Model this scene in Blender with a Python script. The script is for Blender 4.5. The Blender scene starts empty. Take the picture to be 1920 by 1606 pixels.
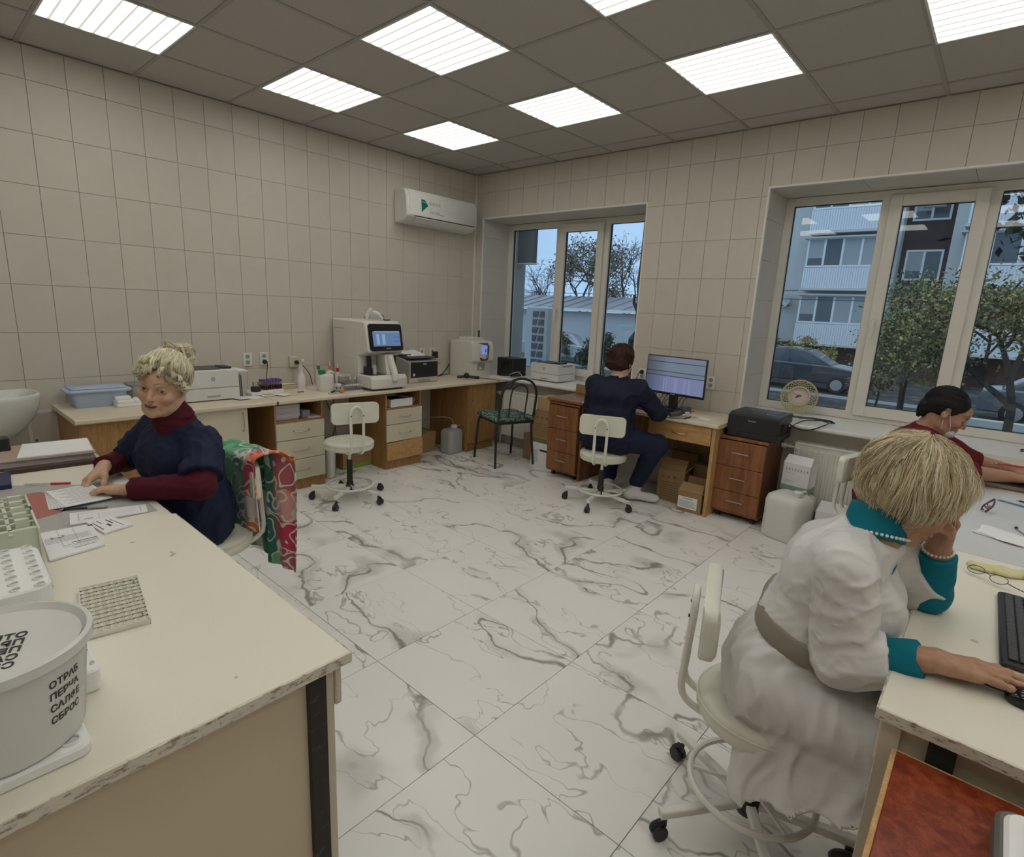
import bpy, bmesh, math, random
import numpy as np
from math import pi, sin, cos, radians
from mathutils import Vector, Matrix

C = bpy.context.scene.collection
SC = bpy.context.scene

# ---------------------------------------------------------------- camera, world, exposure
CAM = np.array([4.664, -4.5546, 1.5185])
YAW, PITCH, ROLL, FOC = .7186, -.2169, .0463, 1030.07
_f = np.array([-sin(YAW)*cos(PITCH), cos(YAW)*cos(PITCH), sin(PITCH)])
_r = np.array([cos(YAW), sin(YAW), 0.0]); _u = np.cross(_r, _f)
_r2 = _r*cos(ROLL)+_u*sin(ROLL); _u2 = _u*cos(ROLL)-_r*sin(ROLL)
cd = bpy.data.cameras.new('camera'); co = bpy.data.objects.new('camera', cd); C.objects.link(co)
cd.sensor_fit = 'HORIZONTAL'; cd.sensor_width = 36; cd.lens = 36*FOC/1920; cd.clip_start = .05; cd.clip_end = 300
co.matrix_world = Matrix(((_r2[0], _u2[0], -_f[0], CAM[0]), (_r2[1], _u2[1], -_f[1], CAM[1]), (_r2[2], _u2[2], -_f[2], CAM[2]), (0, 0, 0, 1)))
SC.camera = co
W = bpy.data.worlds.new('sky'); SC.world = W; W.use_nodes = True
nt = W.node_tree; nt.nodes.clear()
_o = nt.nodes.new('ShaderNodeOutputWorld'); _b = nt.nodes.new('ShaderNodeBackground')
_t = nt.nodes.new('ShaderNodeTexCoord'); _s = nt.nodes.new('ShaderNodeSeparateXYZ'); _c = nt.nodes.new('ShaderNodeValToRGB')
nt.links.new(_t.outputs['Generated'], _s.inputs[0]); nt.links.new(_s.outputs['Z'], _c.inputs[0])
_c.color_ramp.elements[0].position = 0.0; _c.color_ramp.elements[0].color = (.36, .56, .84, 1)
_c.color_ramp.elements[1].position = .6; _c.color_ramp.elements[1].color = (.50, .62, .80, 1)
nt.links.new(_c.outputs[0], _b.inputs[0]); _b.inputs[1].default_value = 1.3
nt.links.new(_b.outputs[0], _o.inputs[0])
SC.view_settings.view_transform = 'Standard'; SC.view_settings.look = 'None'
SC.view_settings.exposure = 0.0; SC.view_settings.gamma = 1.0; SC.view_settings.use_curve_mapping = False
LIGHT_POWER = 3.3

# ---------------------------------------------------------------- materials
def nmat(name):
    m = bpy.data.materials.new(name); m.use_nodes = True
    return m, m.node_tree, m.node_tree.nodes['Principled BSDF']
def N(nt, kind, **kw):
    n = nt.nodes.new('ShaderNode'+kind)
    for k, v in kw.items():
        if k.startswith('i_'):
            key = k[2:]; key = int(key) if key.isdigit() else key.replace('_', ' ')
            n.inputs[key].default_value = v
        else: setattr(n, k, v)
    return n
def bump(nt, b, src, strength=.2, dist=.002):
    bp = N(nt, 'Bump', i_Strength=strength, i_Distance=dist)
    nt.links.new(src, bp.inputs['Height']); nt.links.new(bp.outputs[0], b.inputs['Normal'])
def mixc(nt, fac, a, b, mode='MIX'):
    m = N(nt, 'Mix', data_type='RGBA', blend_type=mode)
    for i, s in ((0, fac), (6, a), (7, b)):
        if isinstance(s, (int, float)): m.inputs[i].default_value = s
        elif isinstance(s, tuple): m.inputs[i].default_value = s if len(s) == 4 else s+(1,)
        else: nt.links.new(s, m.inputs[i])
    return m.outputs[2]
def ramp(nt, src, stops, interp='LINEAR'):
    r = N(nt, 'ValToRGB'); nt.links.new(src, r.inputs[0]); cr = r.color_ramp; cr.interpolation = interp
    while len(cr.elements) > 1: cr.elements.remove(cr.elements[-1])
    cr.elements[0].position = stops[0][0]; c = stops[0][1]; cr.elements[0].color = c+(1,) if isinstance(c, tuple) else (c, c, c, 1)
    for p, c in stops[1:]:
        e = cr.elements.new(p); e.color = c+(1,) if isinstance(c, tuple) else (c, c, c, 1)
    return r.outputs[0]
def coord(nt, scale=(1, 1, 1), rnd=False, rot=(0, 0, 0)):
    t = N(nt, 'TexCoord'); mp = N(nt, 'Mapping'); mp.inputs['Scale'].default_value = scale; mp.inputs['Rotation'].default_value = rot
    nt.links.new(t.outputs['Object'], mp.inputs[0])
    if rnd:
        oi = N(nt, 'ObjectInfo'); ml = N(nt, 'Math', operation='MULTIPLY'); ml.inputs[1].default_value = 43.0
        nt.links.new(oi.outputs['Random'], ml.inputs[0]); ad = N(nt, 'VectorMath', operation='ADD')
        nt.links.new(mp.outputs[0], ad.inputs[0]); nt.links.new(ml.outputs[0], ad.inputs[1]); return ad.outputs[0]
    return mp.outputs[0]
MC = {}
def mat(name, col, rough=.5, metal=0, var=.06, scale=30, bmp=0, spec=.5, trans=0, alpha=1, coat=0, sheen=0, sub=0):
    """plain surface with a faint procedural mottling"""
    if name in MC: return MC[name]
    m, nt, b = nmat(name)
    if var or bmp:
        n = N(nt, 'TexNoise', i_Scale=scale, i_Detail=3.0); nt.links.new(coord(nt), n.inputs['Vector'])
        c = mixc(nt, n.outputs[0], tuple(max(0, x*(1-var)) for x in col), tuple(min(1, x*(1+var)) for x in col))
        nt.links.new(c, b.inputs['Base Color'])
        if bmp: bump(nt, b, n.outputs[0], bmp, .002)
    else: b.inputs['Base Color'].default_value = col+(1,)
    b.inputs['Roughness'].default_value = rough; b.inputs['Metallic'].default_value = metal
    b.inputs['Specular IOR Level'].default_value = spec
    if trans: b.inputs['Transmission Weight'].default_value = trans
    if alpha < 1: b.inputs['Alpha'].default_value = alpha
    if coat: b.inputs['Coat Weight'].default_value = coat
    if sheen: b.inputs['Sheen Weight'].default_value = sheen; b.inputs['Sheen Roughness'].default_value = .4
    if sub: b.inputs['Subsurface Weight'].default_value = sub; b.inputs['Subsurface Radius'].default_value = (.01, .005, .003); b.inputs['Subsurface Scale'].default_value = .5
    MC[name] = m; return m
def emit(name, col, s=1.0):
    if name in MC: return MC[name]
    m, nt, b = nmat(name); b.inputs['Base Color'].default_value = tuple(c*.3 for c in col)+(1,)
    b.inputs['Emission Color'].default_value = col+(1,); b.inputs['Emission Strength'].default_value = s; b.inputs['Roughness'].default_value = .25
    MC[name] = m; return m
def wood(name, c1, c2, scale=(3, 3, .35), rough=.45, fine=1.0, spec=.4):
    if name in MC: return MC[name]
    m, nt, b = nmat(name); v = coord(nt, scale)
    n = N(nt, 'TexNoise', i_Scale=9.0*fine, i_Detail=5.0, i_Distortion=.6); nt.links.new(v, n.inputs['Vector'])
    n2 = N(nt, 'TexNoise', i_Scale=60.0*fine, i_Detail=2.0); nt.links.new(v, n2.inputs['Vector'])
    f = ramp(nt, n.outputs[0], [(.35, 0.0), (.65, 1.0)])
    c = mixc(nt, f, c1, c2); c = mixc(nt, .22, c, ramp(nt, n2.outputs[0], [(.4, .2), (.6, .9)]), 'SOFT_LIGHT')
    nt.links.new(c, b.inputs['Base Color']); b.inputs['Roughness'].default_value = rough; b.inputs['Specular IOR Level'].default_value = spec
    MC[name] = m; return m
def vcol(name, rough=.6, sheen=0, bmp=0, bscale=200, sub=0, spec=.5, var=0, aniso=0):
    """uses the colour attribute laid down with the mesh (skin tones, lips, printed cloth)"""
    if name in MC: return MC[name]
    m, nt, b = nmat(name); a = N(nt, 'VertexColor', layer_name='Col'); c = a.outputs[0]
    if var:
        n = N(nt, 'TexNoise', i_Scale=bscale, i_Detail=2.0); nt.links.new(coord(nt), n.inputs['Vector'])
        c = mixc(nt, n.outputs[0], c, mixc(nt, 1.0, c, (1-var, 1-var, 1-var), 'MULTIPLY'))
    nt.links.new(c, b.inputs['Base Color']); b.inputs['Roughness'].default_value = rough; b.inputs['Specular IOR Level'].default_value = spec
    if sheen: b.inputs['Sheen Weight'].default_value = sheen
    if sub: b.inputs['Subsurface Weight'].default_value = sub; b.inputs['Subsurface Radius'].default_value = (1, .4, .2); b.inputs['Subsurface Scale'].default_value = .004
    if bmp:
        n = N(nt, 'TexNoise', i_Scale=bscale, i_Detail=2.0); nt.links.new(coord(nt), n.inputs['Vector']); bump(nt, b, n.outputs[0], bmp, .001)
    MC[name] = m; return m
def glassy(name, tint=(.9, .95, .95), refl=1.0, rough=0.0, haze=0.0, hcol=(.8, .85, .85), tl=.4):
    """thin pane: see-through plus Fresnel reflection, optional milky haze"""
    if name in MC: return MC[name]
    m = bpy.data.materials.new(name); m.use_nodes = True; nt = m.node_tree; nt.nodes.clear()
    o = N(nt, 'OutputMaterial'); t = N(nt, 'BsdfTransparent'); t.inputs[0].default_value = tint+(1,)
    g = N(nt, 'BsdfGlossy'); g.inputs['Roughness'].default_value = rough; g.inputs[0].default_value = (refl, refl, refl, 1)
    f = N(nt, 'Fresnel', i_IOR=1.45); x = N(nt, 'MixShader'); nt.links.new(f.outputs[0], x.inputs[0])
    s = t.outputs[0]
    if haze:
        d0 = N(nt, 'BsdfDiffuse'); d0.inputs[0].default_value = hcol+(1,); d1 = N(nt, 'BsdfTranslucent'); d1.inputs[0].default_value = hcol+(1,); d = N(nt, 'MixShader'); d.inputs[0].default_value = tl; nt.links.new(d0.outputs[0], d.inputs[1]); nt.links.new(d1.outputs[0], d.inputs[2]); y = N(nt, 'MixShader'); y.inputs[0].default_value = haze
        nt.links.new(s, y.inputs[1]); nt.links.new(d.outputs[0], y.inputs[2]); s = y.outputs[0]
    nt.links.new(s, x.inputs[1]); nt.links.new(g.outputs[0], x.inputs[2]); nt.links.new(x.outputs[0], o.inputs[0])
    MC[name] = m; return m

# ---------------------------------------------------------------- mesh builder
def ident(p): return p
def rotz(a): return np.array([[cos(a), -sin(a), 0], [sin(a), cos(a), 0], [0, 0, 1.0]])
def rotx(a): return np.array([[1.0, 0, 0], [0, cos(a), -sin(a)], [0, sin(a), cos(a)]])
def roty(a): return np.array([[cos(a), 0, sin(a)], [0, 1.0, 0], [-sin(a), 0, cos(a)]])
def frame(d):
    d = np.asarray(d, float); d = d/np.linalg.norm(d)
    a = np.array([0, 0, 1.0]) if abs(d[2]) < .9 else np.array([1.0, 0, 0])
    u = np.cross(a, d); u /= np.linalg.norm(u); return u, np.cross(d, u), d
class MB:
    def __init__(s): s.v = []; s.f = []; s.m = []; s.n = 0; s.R = None; s.t = None
    def add(s, v, f, m=0):
        v = np.asarray(v, float)
        if s.R is not None: v = v@s.R.T
        if s.t is not None: v = v+s.t
        s.v.append(v); s.f += [tuple(i+s.n for i in q) for q in f]; s.m += [m]*len(f); s.n += len(v); return s
    def at(s, t=None, R=None): s.t = None if t is None else np.array(t, float); s.R = R; return s
    def box(s, x0, x1, y0, y1, z0, z1, c=.0015, m=0):
        c = min(c, abs(x1-x0)*.4, abs(y1-y0)*.4, abs(z1-z0)*.4)
        if c <= 0:
            v = [(x, y, z) for x in (x0, x1) for y in (y0, y1) for z in (z0, z1)]
            return s.add(v, [(0, 1, 3, 2), (4, 6, 7, 5), (0, 4, 5, 1), (2, 3, 7, 6), (0, 2, 6, 4), (1, 5, 7, 3)], m)
        v = []; X = (x0, x1); Y = (y0, y1); Z = (z0, z1); idx = {}
        for i in (0, 1):
            for j in (0, 1):
                for k in (0, 1):
                    sx = c if i == 0 else -c; sy = c if j == 0 else -c; sz = c if k == 0 else -c
                    for a, p in enumerate(((X[i], Y[j]+sy, Z[k]+sz), (X[i]+sx, Y[j], Z[k]+sz), (X[i]+sx, Y[j]+sy, Z[k]))):
                        idx[i, j, k, a] = len(v); v.append(p)
        f = []
        def q(*k): f.append(tuple(idx[x] for x in k))
        q((0,0,0,0),(0,0,1,0),(0,1,1,0),(0,1,0,0)); q((1,0,0,0),(1,1,0,0),(1,1,1,0),(1,0,1,0))
        q((0,0,0,1),(1,0,0,1),(1,0,1,1),(0,0,1,1)); q((0,1,0,1),(0,1,1,1),(1,1,1,1),(1,1,0,1))
        q((0,0,0,2),(0,1,0,2),(1,1,0,2),(1,0,0,2)); q((0,0,1,2),(1,0,1,2),(1,1,1,2),(0,1,1,2))
        for k in (0, 1):
            w = 1 if k else -1
            for j in (0, 1):
                e = [(0,j,k,1),(1,j,k,1),(1,j,k,2),(0,j,k,2)]; f.append(tuple(idx[x] for x in (e if (w > 0) != (j == 1) else e[::-1])))
            for i in (0, 1):
                e = [(i,0,k,0),(i,1,k,0),(i,1,k,2),(i,0,k,2)]; f.append(tuple(idx[x] for x in (e if (w > 0) == (i == 1) else e[::-1])))
        for i in (0, 1):
            for j in (0, 1):
                e = [(i,j,0,0),(i,j,1,0),(i,j,1,1),(i,j,0,1)]; f.append(tuple(idx[x] for x in (e if (i == j) != False and (i == 1) == (j == 1) else e[::-1])))
                for k in (0, 1):
                    t = [(i,j,k,0),(i,j,k,1),(i,j,k,2)]; f.append(tuple(idx[x] for x in (t if (i+j+k) % 2 else t[::-1])))
        return s.add(v, f, m)
    def prism(s, poly, z0, z1, c=0.0, m=0, ax='z'):
        P = np.array(poly, float); n = len(P)
        if c > 0:
            cen = P.mean(0); A = np.roll(P, 1, 0)-P; B = np.roll(P, -1, 0)-P
            A /= np.linalg.norm(A, axis=1)[:, None]+1e-9; B /= np.linalg.norm(B, axis=1)[:, None]+1e-9
            nb = np.stack([B[:, 1], -B[:, 0]], 1); na = np.stack([-A[:, 1], A[:, 0]], 1); nn = na+nb; nn /= np.linalg.norm(nn, axis=1)[:, None]+1e-9
            area = np.sum(P[:, 0]*np.roll(P[:, 1], -1)-P[:, 1]*np.roll(P[:, 0], -1)); 
            Q = P-nn*c*(1 if area > 0 else -1)
            L = [(Q, z0), (P, z0+c), (P, z1-c), (Q, z1)]
        else: L = [(P, z0), (P, z1)]
        v = np.concatenate([np.c_[p, np.full(n, z)] for p, z in L]); f = []
        for k in range(len(L)-1):
            for i in range(n): j = (i+1) % n; f.append((k*n+i, k*n+j, (k+1)*n+j, (k+1)*n+i))
        f.append(tuple(range(n))[::-1]); f.append(tuple((len(L)-1)*n+i for i in range(n)))
        if ax == 'x': v = v[:, [2, 0, 1]]
        elif ax == 'y': v = v[:, [1, 2, 0]]
        return s.add(v, f, m)
    def rbox(s, x0, x1, y0, y1, z0, z1, r=.01, c=.003, ax='z', m=0, n=5):
        if ax == 'z': return s.prism(rrect(x0, x1, y0, y1, r, n), z0, z1, c, m, 'z')
        if ax == 'x': return s.prism(rrect(y0, y1, z0, z1, r, n), x0, x1, c, m, 'x')
        return s.prism(rrect(z0, z1, x0, x1, r, n), y0, y1, c, m, 'y')
    def cyl(s, a, b, r, r2=None, n=14, m=0, cap=True, c=0):
        r2 = r if r2 is None else r2; a = np.array(a, float); b = np.array(b, float); L = np.linalg.norm(b-a)
        pr = [(r, 0), (r2, L)] if not c else [(r-c, 0), (r, c), (r2, L-c), (r2-c, L)]
        return s.lathe(pr, a, n, m, d=b-a, cap=cap)
    def lathe(s, prof, c=(0, 0, 0), n=20, m=0, d=(0, 0, 1), cap=True, sx=1, sy=1):
        u, w, d = frame(d); c = np.array(c, float)
        if abs(d[2]) > .99: u = np.array([1.0, 0, 0]); w = np.cross(d, u)
        v = []; f = []
        for r, z in prof:
            for i in range(n): t = 2*pi*i/n; v.append(c+d*z+u*r*cos(t)*sx+w*r*sin(t)*sy)
        for k in range(len(prof)-1):
            for i in range(n): j = (i+1) % n; f.append((k*n+i, k*n+j, (k+1)*n+j, (k+1)*n+i))
        if cap: f.append(tuple(range(n))[::-1]); f.append(tuple((len(prof)-1)*n+i for i in range(n)))
        return s.add(v, f, m)
    def tube(s, pts, r, n=8, m=0, closed=False, cap=True):
        P = [np.array(p, float) for p in pts]; k = len(P); rr = r if hasattr(r, '__len__') else [r]*k
        u = None; v = []; f = []
        for i in range(k):
            d = (P[(i+1) % k]-P[i-1]) if closed else (P[min(i+1, k-1)]-P[max(i-1, 0)])
            d = d/(np.linalg.norm(d)+1e-12)
            if u is None: u = frame(d)[0]
            u = u-d*np.dot(u, d); u /= np.linalg.norm(u)+1e-12; w = np.cross(d, u)
            for j in range(n): t = 2*pi*j/n; v.append(P[i]+(u*cos(t)+w*sin(t))*rr[i])
        for i in range(k if closed else k-1):
            a = i*n; b = ((i+1) % k)*n
            for j in range(n): j2 = (j+1) % n; f.append((a+j, a+j2, b+j2, b+j))
        if cap and not closed: f.append(tuple(range(n))[::-1]); f.append(tuple((k-1)*n+j for j in range(n)))
        return s.add(v, f, m)
    def ell(s, c, r, n=14, k=9, m=0, R=None):
        v = []; f = []
        for i in range(k+1):
            ph = pi*i/k
            for j in range(n): t = 2*pi*j/n; v.append((r[0]*sin(ph)*cos(t), r[1]*sin(ph)*sin(t), -r[2]*cos(ph)))
        for i in range(k):
            for j in range(n): j2 = (j+1) % n; f.append((i*n+j, i*n+j2, (i+1)*n+j2, (i+1)*n+j))
        v = np.array(v)
        if R is not None: v = v@np.asarray(R).T
        return s.add(v+np.array(c, float), f, m)
    def quad(s, p, m=0): return s.add(p, [tuple(range(len(p)))], m)
    def mesh(s, name, mats, ang=35):
        me = bpy.data.meshes.new(name); me.from_pydata(np.concatenate(s.v).tolist(), [], s.f)
        for mt in (mats if isinstance(mats, (list, tuple)) else [mats]): me.materials.append(mt)
        me.polygons.foreach_set('material_index', s.m)
        bm = bmesh.new(); bm.from_mesh(me); bmesh.ops.recalc_face_normals(bm, faces=bm.faces); bm.to_mesh(me); bm.free()
        if ang: me.shade_smooth(); me.set_sharp_from_angle(angle=radians(ang))
        me.update(); return me
    def build(s, name, mats, parent=None, ang=35, loc=None, rz=0):
        return link(name, s.mesh(name, mats, ang), parent, loc, rz)
def link(name, me, parent=None, loc=None, rz=0):
    o = bpy.data.objects.new(name, me); C.objects.link(o)
    if parent is not None: o.parent = parent
    if loc is not None: o.location = loc
    if rz: o.rotation_euler.z = rz
    return o
def rrect(x0, x1, y0, y1, r, n=5):
    r = min(r, (x1-x0)*.49, (y1-y0)*.49); p = []
    if r <= 0: return [(x0, y0), (x1, y0), (x1, y1), (x0, y1)]
    for cx, cy, a0 in ((x1-r, y0+r, -pi/2), (x1-r, y1-r, 0), (x0+r, y1-r, pi/2), (x0+r, y0+r, pi)):
        for i in range(n+1): a = a0+pi/2*i/n; p.append((cx+r*cos(a), cy+r*sin(a)))
    return p
def tag(o, label, cat, group=None):
    o['label'] = label; o['category'] = cat
    if group: o['group'] = group
    return o
def struct(o): o['kind'] = 'structure'; return o
def thing(name, label, cat, loc=(0, 0, 0), rz=0, group=None, parent=None):
    o = bpy.data.objects.new(name, None); C.objects.link(o); o.location = loc; o.rotation_euler = (0, 0, rz); o.empty_display_size = .05
    return tag(o, label, cat, group)
def dup(root, loc, rz, label, group=None):
    r = root.copy(); C.objects.link(r); r.location = loc; r.rotation_euler = (0, 0, rz); r['label'] = label
    if group: r['group'] = group
    for ch in list(root.children):
        c = ch.copy(); C.objects.link(c); c.parent = r
        for g in list(ch.children): e = g.copy(); C.objects.link(e); e.parent = c
    return r
def smoothpath(pts, n=6):
    P = [np.array(p, float) for p in pts]; P = [2*P[0]-P[1]]+P+[2*P[-1]-P[-2]]; out = []
    for i in range(1, len(P)-2):
        for k in range(n):
            t = k/n; a, b, c, d = P[i-1:i+3]
            out.append(.5*((2*b)+(c-a)*t+(2*a-5*b+4*c-d)*t*t+(3*b-a-3*c+d)*t**3))
    out.append(P[-2]); return out
def text(name, s, size, loc, xdir, ydir, m, parent=None, mirror=False, align='LEFT', thick=.0003, shear=0, bold=0):
    """flat lettering laid on a surface; xdir = reading direction, ydir = up"""
    cu = bpy.data.curves.new(name, 'FONT'); cu.body = s; cu.size = size; cu.align_x = align; cu.extrude = thick; cu.resolution_u = 2; cu.shear = shear; cu.offset = bold
    t = bpy.data.objects.new(name, cu); C.objects.link(t)
    me = bpy.data.meshes.new_from_object(t.evaluated_get(bpy.context.evaluated_depsgraph_get())); bpy.data.objects.remove(t)
    me.materials.clear(); me.materials.append(m)
    x = Vector(xdir).normalized(); y = Vector(ydir).normalized(); z = x.cross(y)
    if mirror: x = -x
    o = link(name, me, parent); o.matrix_local = Matrix(((x[0], y[0], z[0], loc[0]), (x[1], y[1], z[1], loc[1]), (x[2], y[2], z[2], loc[2]), (0, 0, 0, 1)))
    return o
# ---------------------------------------------------------------- named materials
def marble():
    m, nt, b = nmat('veined_marble_tile'); v = coord(nt, (1, 1, 1), rnd=True)
    w = N(nt, 'TexNoise', i_Scale=2.4, i_Detail=4.0, i_Roughness=.48); nt.links.new(v, w.inputs['Vector'])
    ws = N(nt, 'VectorMath', operation='SCALE'); ws.inputs['Scale'].default_value = .42; nt.links.new(w.outputs['Color'], ws.inputs[0])
    va = N(nt, 'VectorMath', operation='ADD'); nt.links.new(v, va.inputs[0]); nt.links.new(ws.outputs[0], va.inputs[1])
    mp = N(nt, 'Mapping'); mp.inputs['Rotation'].default_value = (0, 0, .5); mp.inputs['Scale'].default_value = (.8, 2.0, 1); nt.links.new(va.outputs[0], mp.inputs[0])
    def vein(scale, wid, det=2.0):
        n = N(nt, 'TexNoise', i_Scale=scale, i_Detail=det, i_Roughness=.55, i_Distortion=.35); nt.links.new(mp.outputs[0], n.inputs['Vector'])
        s = N(nt, 'Math', operation='SUBTRACT'); s.inputs[1].default_value = .5; nt.links.new(n.outputs[0], s.inputs[0])
        a = N(nt, 'Math', operation='ABSOLUTE'); nt.links.new(s.outputs[0], a.inputs[0])
        return ramp(nt, a.outputs[0], [(0, 1.0), (wid*.35, .8), (wid, 0.0)], 'EASE')
    v1 = vein(.75, .0085, 2.0); v2 = vein(1.9, .0065, 3.0); band = vein(.75, .050, 2.0)
    k = N(nt, 'TexNoise', i_Scale=2.6, i_Detail=2.0); nt.links.new(v, k.inputs['Vector']); mask = ramp(nt, k.outputs[0], [(.50, 0.0), (.60, 1.0)])
    k2 = N(nt, 'TexNoise', i_Scale=5.0, i_Detail=2.0); nt.links.new(va.outputs[0], k2.inputs['Vector']); mask2 = ramp(nt, k2.outputs[0], [(.34, .2), (.52, 1.0)])
    def mul(a, b_):
        x = N(nt, 'Math', operation='MULTIPLY')
        for i, s in enumerate((a, b_)):
            if isinstance(s, float): x.inputs[i].default_value = s
            else: nt.links.new(s, x.inputs[i])
        return x.outputs[0]
    base = mixc(nt, k.outputs[0], (.79, .775, .735), (.85, .835, .80))
    c = mixc(nt, mul(mul(band, mask), .62), base, (.47, .455, .43))
    c = mixc(nt, mul(mul(v1, mask2), .85), c, (.17, .16, .145))
    c = mixc(nt, mul(mul(v2, mask2), .75), c, (.30, .28, .25))
    nt.links.new(c, b.inputs['Base Color']); b.inputs['Roughness'].default_value = .30; b.inputs['Specular IOR Level'].default_value = .4
    return m
def wtile():
    m, nt, b = nmat('wall_tile_glaze'); v = coord(nt, (1, 1, 1), rnd=True)
    n = N(nt, 'TexNoise', i_Scale=7.0, i_Detail=3.0, i_Distortion=.8); nt.links.new(v, n.inputs['Vector'])
    oi = N(nt, 'ObjectInfo')
    c = mixc(nt, n.outputs[0], (.565, .525, .455), (.625, .585, .515)); c = mixc(nt, .12, c, mixc(nt, oi.outputs['Random'], (.52, .48, .42), (.66, .62, .55)))
    nt.links.new(c, b.inputs['Base Color']); b.inputs['Roughness'].default_value = .48; b.inputs['Specular IOR Level'].default_value = .35
    bump(nt, b, n.outputs[0], .25, .002); return m
def diffuser():
    m, nt, b = nmat('light_diffuser'); t = N(nt, 'TexCoord'); s = N(nt, 'SeparateXYZ'); nt.links.new(t.outputs['Object'], s.inputs[0])
    a = N(nt, 'Math', operation='MULTIPLY'); a.inputs[1].default_value = 2*pi/.0655; nt.links.new(s.outputs[1], a.inputs[0])
    c = N(nt, 'Math', operation='COSINE'); nt.links.new(a.outputs[0], c.inputs[0])
    n = N(nt, 'TexNoise', i_Scale=14.0); nt.links.new(t.outputs['Object'], n.inputs['Vector'])
    r = N(nt, 'MapRange'); r.inputs[1].default_value = -1; r.inputs[2].default_value = 1; r.inputs[3].default_value = .13; r.inputs[4].default_value = 1.9
    p = N(nt, 'Math', operation='MULTIPLY'); nt.links.new(r.outputs[0], p.inputs[0]); p.inputs[1].default_value = LIGHT_POWER
    nt.links.new(c.outputs[0], r.inputs[0])
    b.inputs['Emission Color'].default_value = (1.0, .975, .91, 1); nt.links.new(p.outputs[0], b.inputs['Emission Strength'])
    b.inputs['Base Color'].default_value = (.8, .8, .8, 1); return m
def laminate(name, c1, c2, spots=True):
    m, nt, b = nmat(name); v = coord(nt)
    n = N(nt, 'TexNoise', i_Scale=3.0, i_Detail=4.0); nt.links.new(v, n.inputs['Vector'])
    f = N(nt, 'TexNoise', i_Scale=260.0, i_Detail=2.0); nt.links.new(v, f.inputs['Vector'])
    c = mixc(nt, n.outputs[0], c1, c2); c = mixc(nt, .16, c, ramp(nt, f.outputs[0], [(.35, .35), (.65, .65)]), 'SOFT_LIGHT')
    if spots:
        s = N(nt, 'TexNoise', i_Scale=21.0, i_Detail=1.0); nt.links.new(v, s.inputs['Vector'])
        c = mixc(nt, ramp(nt, s.outputs[0], [(.785, 0.0), (.80, .6)]), c, (.35, .28, .2))
    nt.links.new(c, b.inputs['Base Color']); b.inputs['Roughness'].default_value = .42; b.inputs['Specular IOR Level'].default_value = .35; return m
def chipped(name, c1, c2, thr=.5, scale=22.0, stretch=(1, 1, 3)):
    m, nt, b = nmat(name); v = coord(nt, stretch)
    n = N(nt, 'TexNoise', i_Scale=scale, i_Detail=6.0, i_Roughness=.7); nt.links.new(v, n.inputs['Vector'])
    f = ramp(nt, n.outputs[0], [(thr-.04, 0.0), (thr+.04, 1.0)]); nt.links.new(mixc(nt, f, c1, c2), b.inputs['Base Color'])
    b.inputs['Roughness'].default_value = .7; bump(nt, b, f, .5, .002); return m
def ground():
    m, nt, b = nmat('wet_soil_and_leaves'); v = coord(nt)
    n = N(nt, 'TexNoise', i_Scale=1.2, i_Detail=8.0, i_Roughness=.75); nt.links.new(v, n.inputs['Vector'])
    k = N(nt, 'TexVoronoi', i_Scale=9.0); nt.links.new(v, k.inputs['Vector'])
    c = ramp(nt, n.outputs[0], [(.35, (.02, .022, .02)), (.5, (.06, .058, .05)), (.6, (.13, .12, .10)), (.7, (.30, .31, .30))])
    c = mixc(nt, ramp(nt, k.outputs['Distance'], [(.0, .6), (.25, 0.0)]), c, (.20, .15, .07))
    nt.links.new(c, b.inputs['Base Color']); b.inputs['Roughness'].default_value = .7; return m
M_MARBLE = marble(); M_WT = wtile(); M_DIFF = diffuser()
M_GROUT = mat('grout', (.40, .365, .31), .9); M_FGROUT = mat('floor_grout', (.26, .245, .22), .9)
M_CEIL = mat('ceiling_tile', (.46, .44, .41), .9, var=.04, scale=60, bmp=.1); M_CBAR = mat('ceiling_bar', (.36, .345, .32), .6)
M_WHITE = mat('white_plastic', (.72, .72, .69), .35); M_PVC = mat('white_window_plastic', (.74, .72, .66), .35, var=.03)
M_TRIM = mat('white_trim', (.78, .76, .72), .4); M_PLAST = mat('plaster', (.55, .53, .48), .8)
M_OAK = wood('honey_oak', (.31, .165, .058), (.40, .225, .088)); M_OAKD = wood('oak_inside', (.20, .10, .035), (.27, .14, .05))
M_OAKL = wood('light_oak', (.46, .27, .11), (.55, .34, .15)); M_OAKH = wood('oak_drawer', (.44, .25, .095), (.54, .32, .13), scale=(.35, 3, 3))
M_WAL = wood('walnut', (.19, .072, .026), (.29, .12, .048)); M_WALD = wood('walnut_dark', (.10, .035, .014), (.16, .06, .026))
M_MAHO = wood('red_mahogany', (.15, .022, .009), (.27, .055, .022), scale=(4, 4, .5), rough=.3)
M_CREAM = mat('cream_front', (.63, .585, .45), .45, var=.03); M_TOP = laminate('cream_worktop', (.66, .57, .43), (.73, .645, .50), False)
M_DESK = laminate('cream_desk_top', (.74, .71, .59), (.80, .77, .66)); M_DESK2 = laminate('grey_desk_top', (.55, .56, .56), (.64, .65, .65))
M_DESKP = mat('cream_desk_panel', (.58, .49, .35), .6, var=.05, scale=4); M_DESKR = mat('beige_rail', (.60, .53, .40), .5, var=.04)
M_CHIP = chipped('chipped_edge', (.66, .62, .52), (.30, .24, .16), .57, 40.0); M_BLKW = chipped('scuffed_black_metal', (.025, .022, .02), (.09, .06, .045), .62, 12)
M_CHAIRW = mat('cream_vinyl', (.72, .72, .61), .38, var=.05, scale=12, bmp=.1); M_TUBEW = mat('white_tube_enamel', (.75, .74, .68), .3, var=.03)
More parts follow.
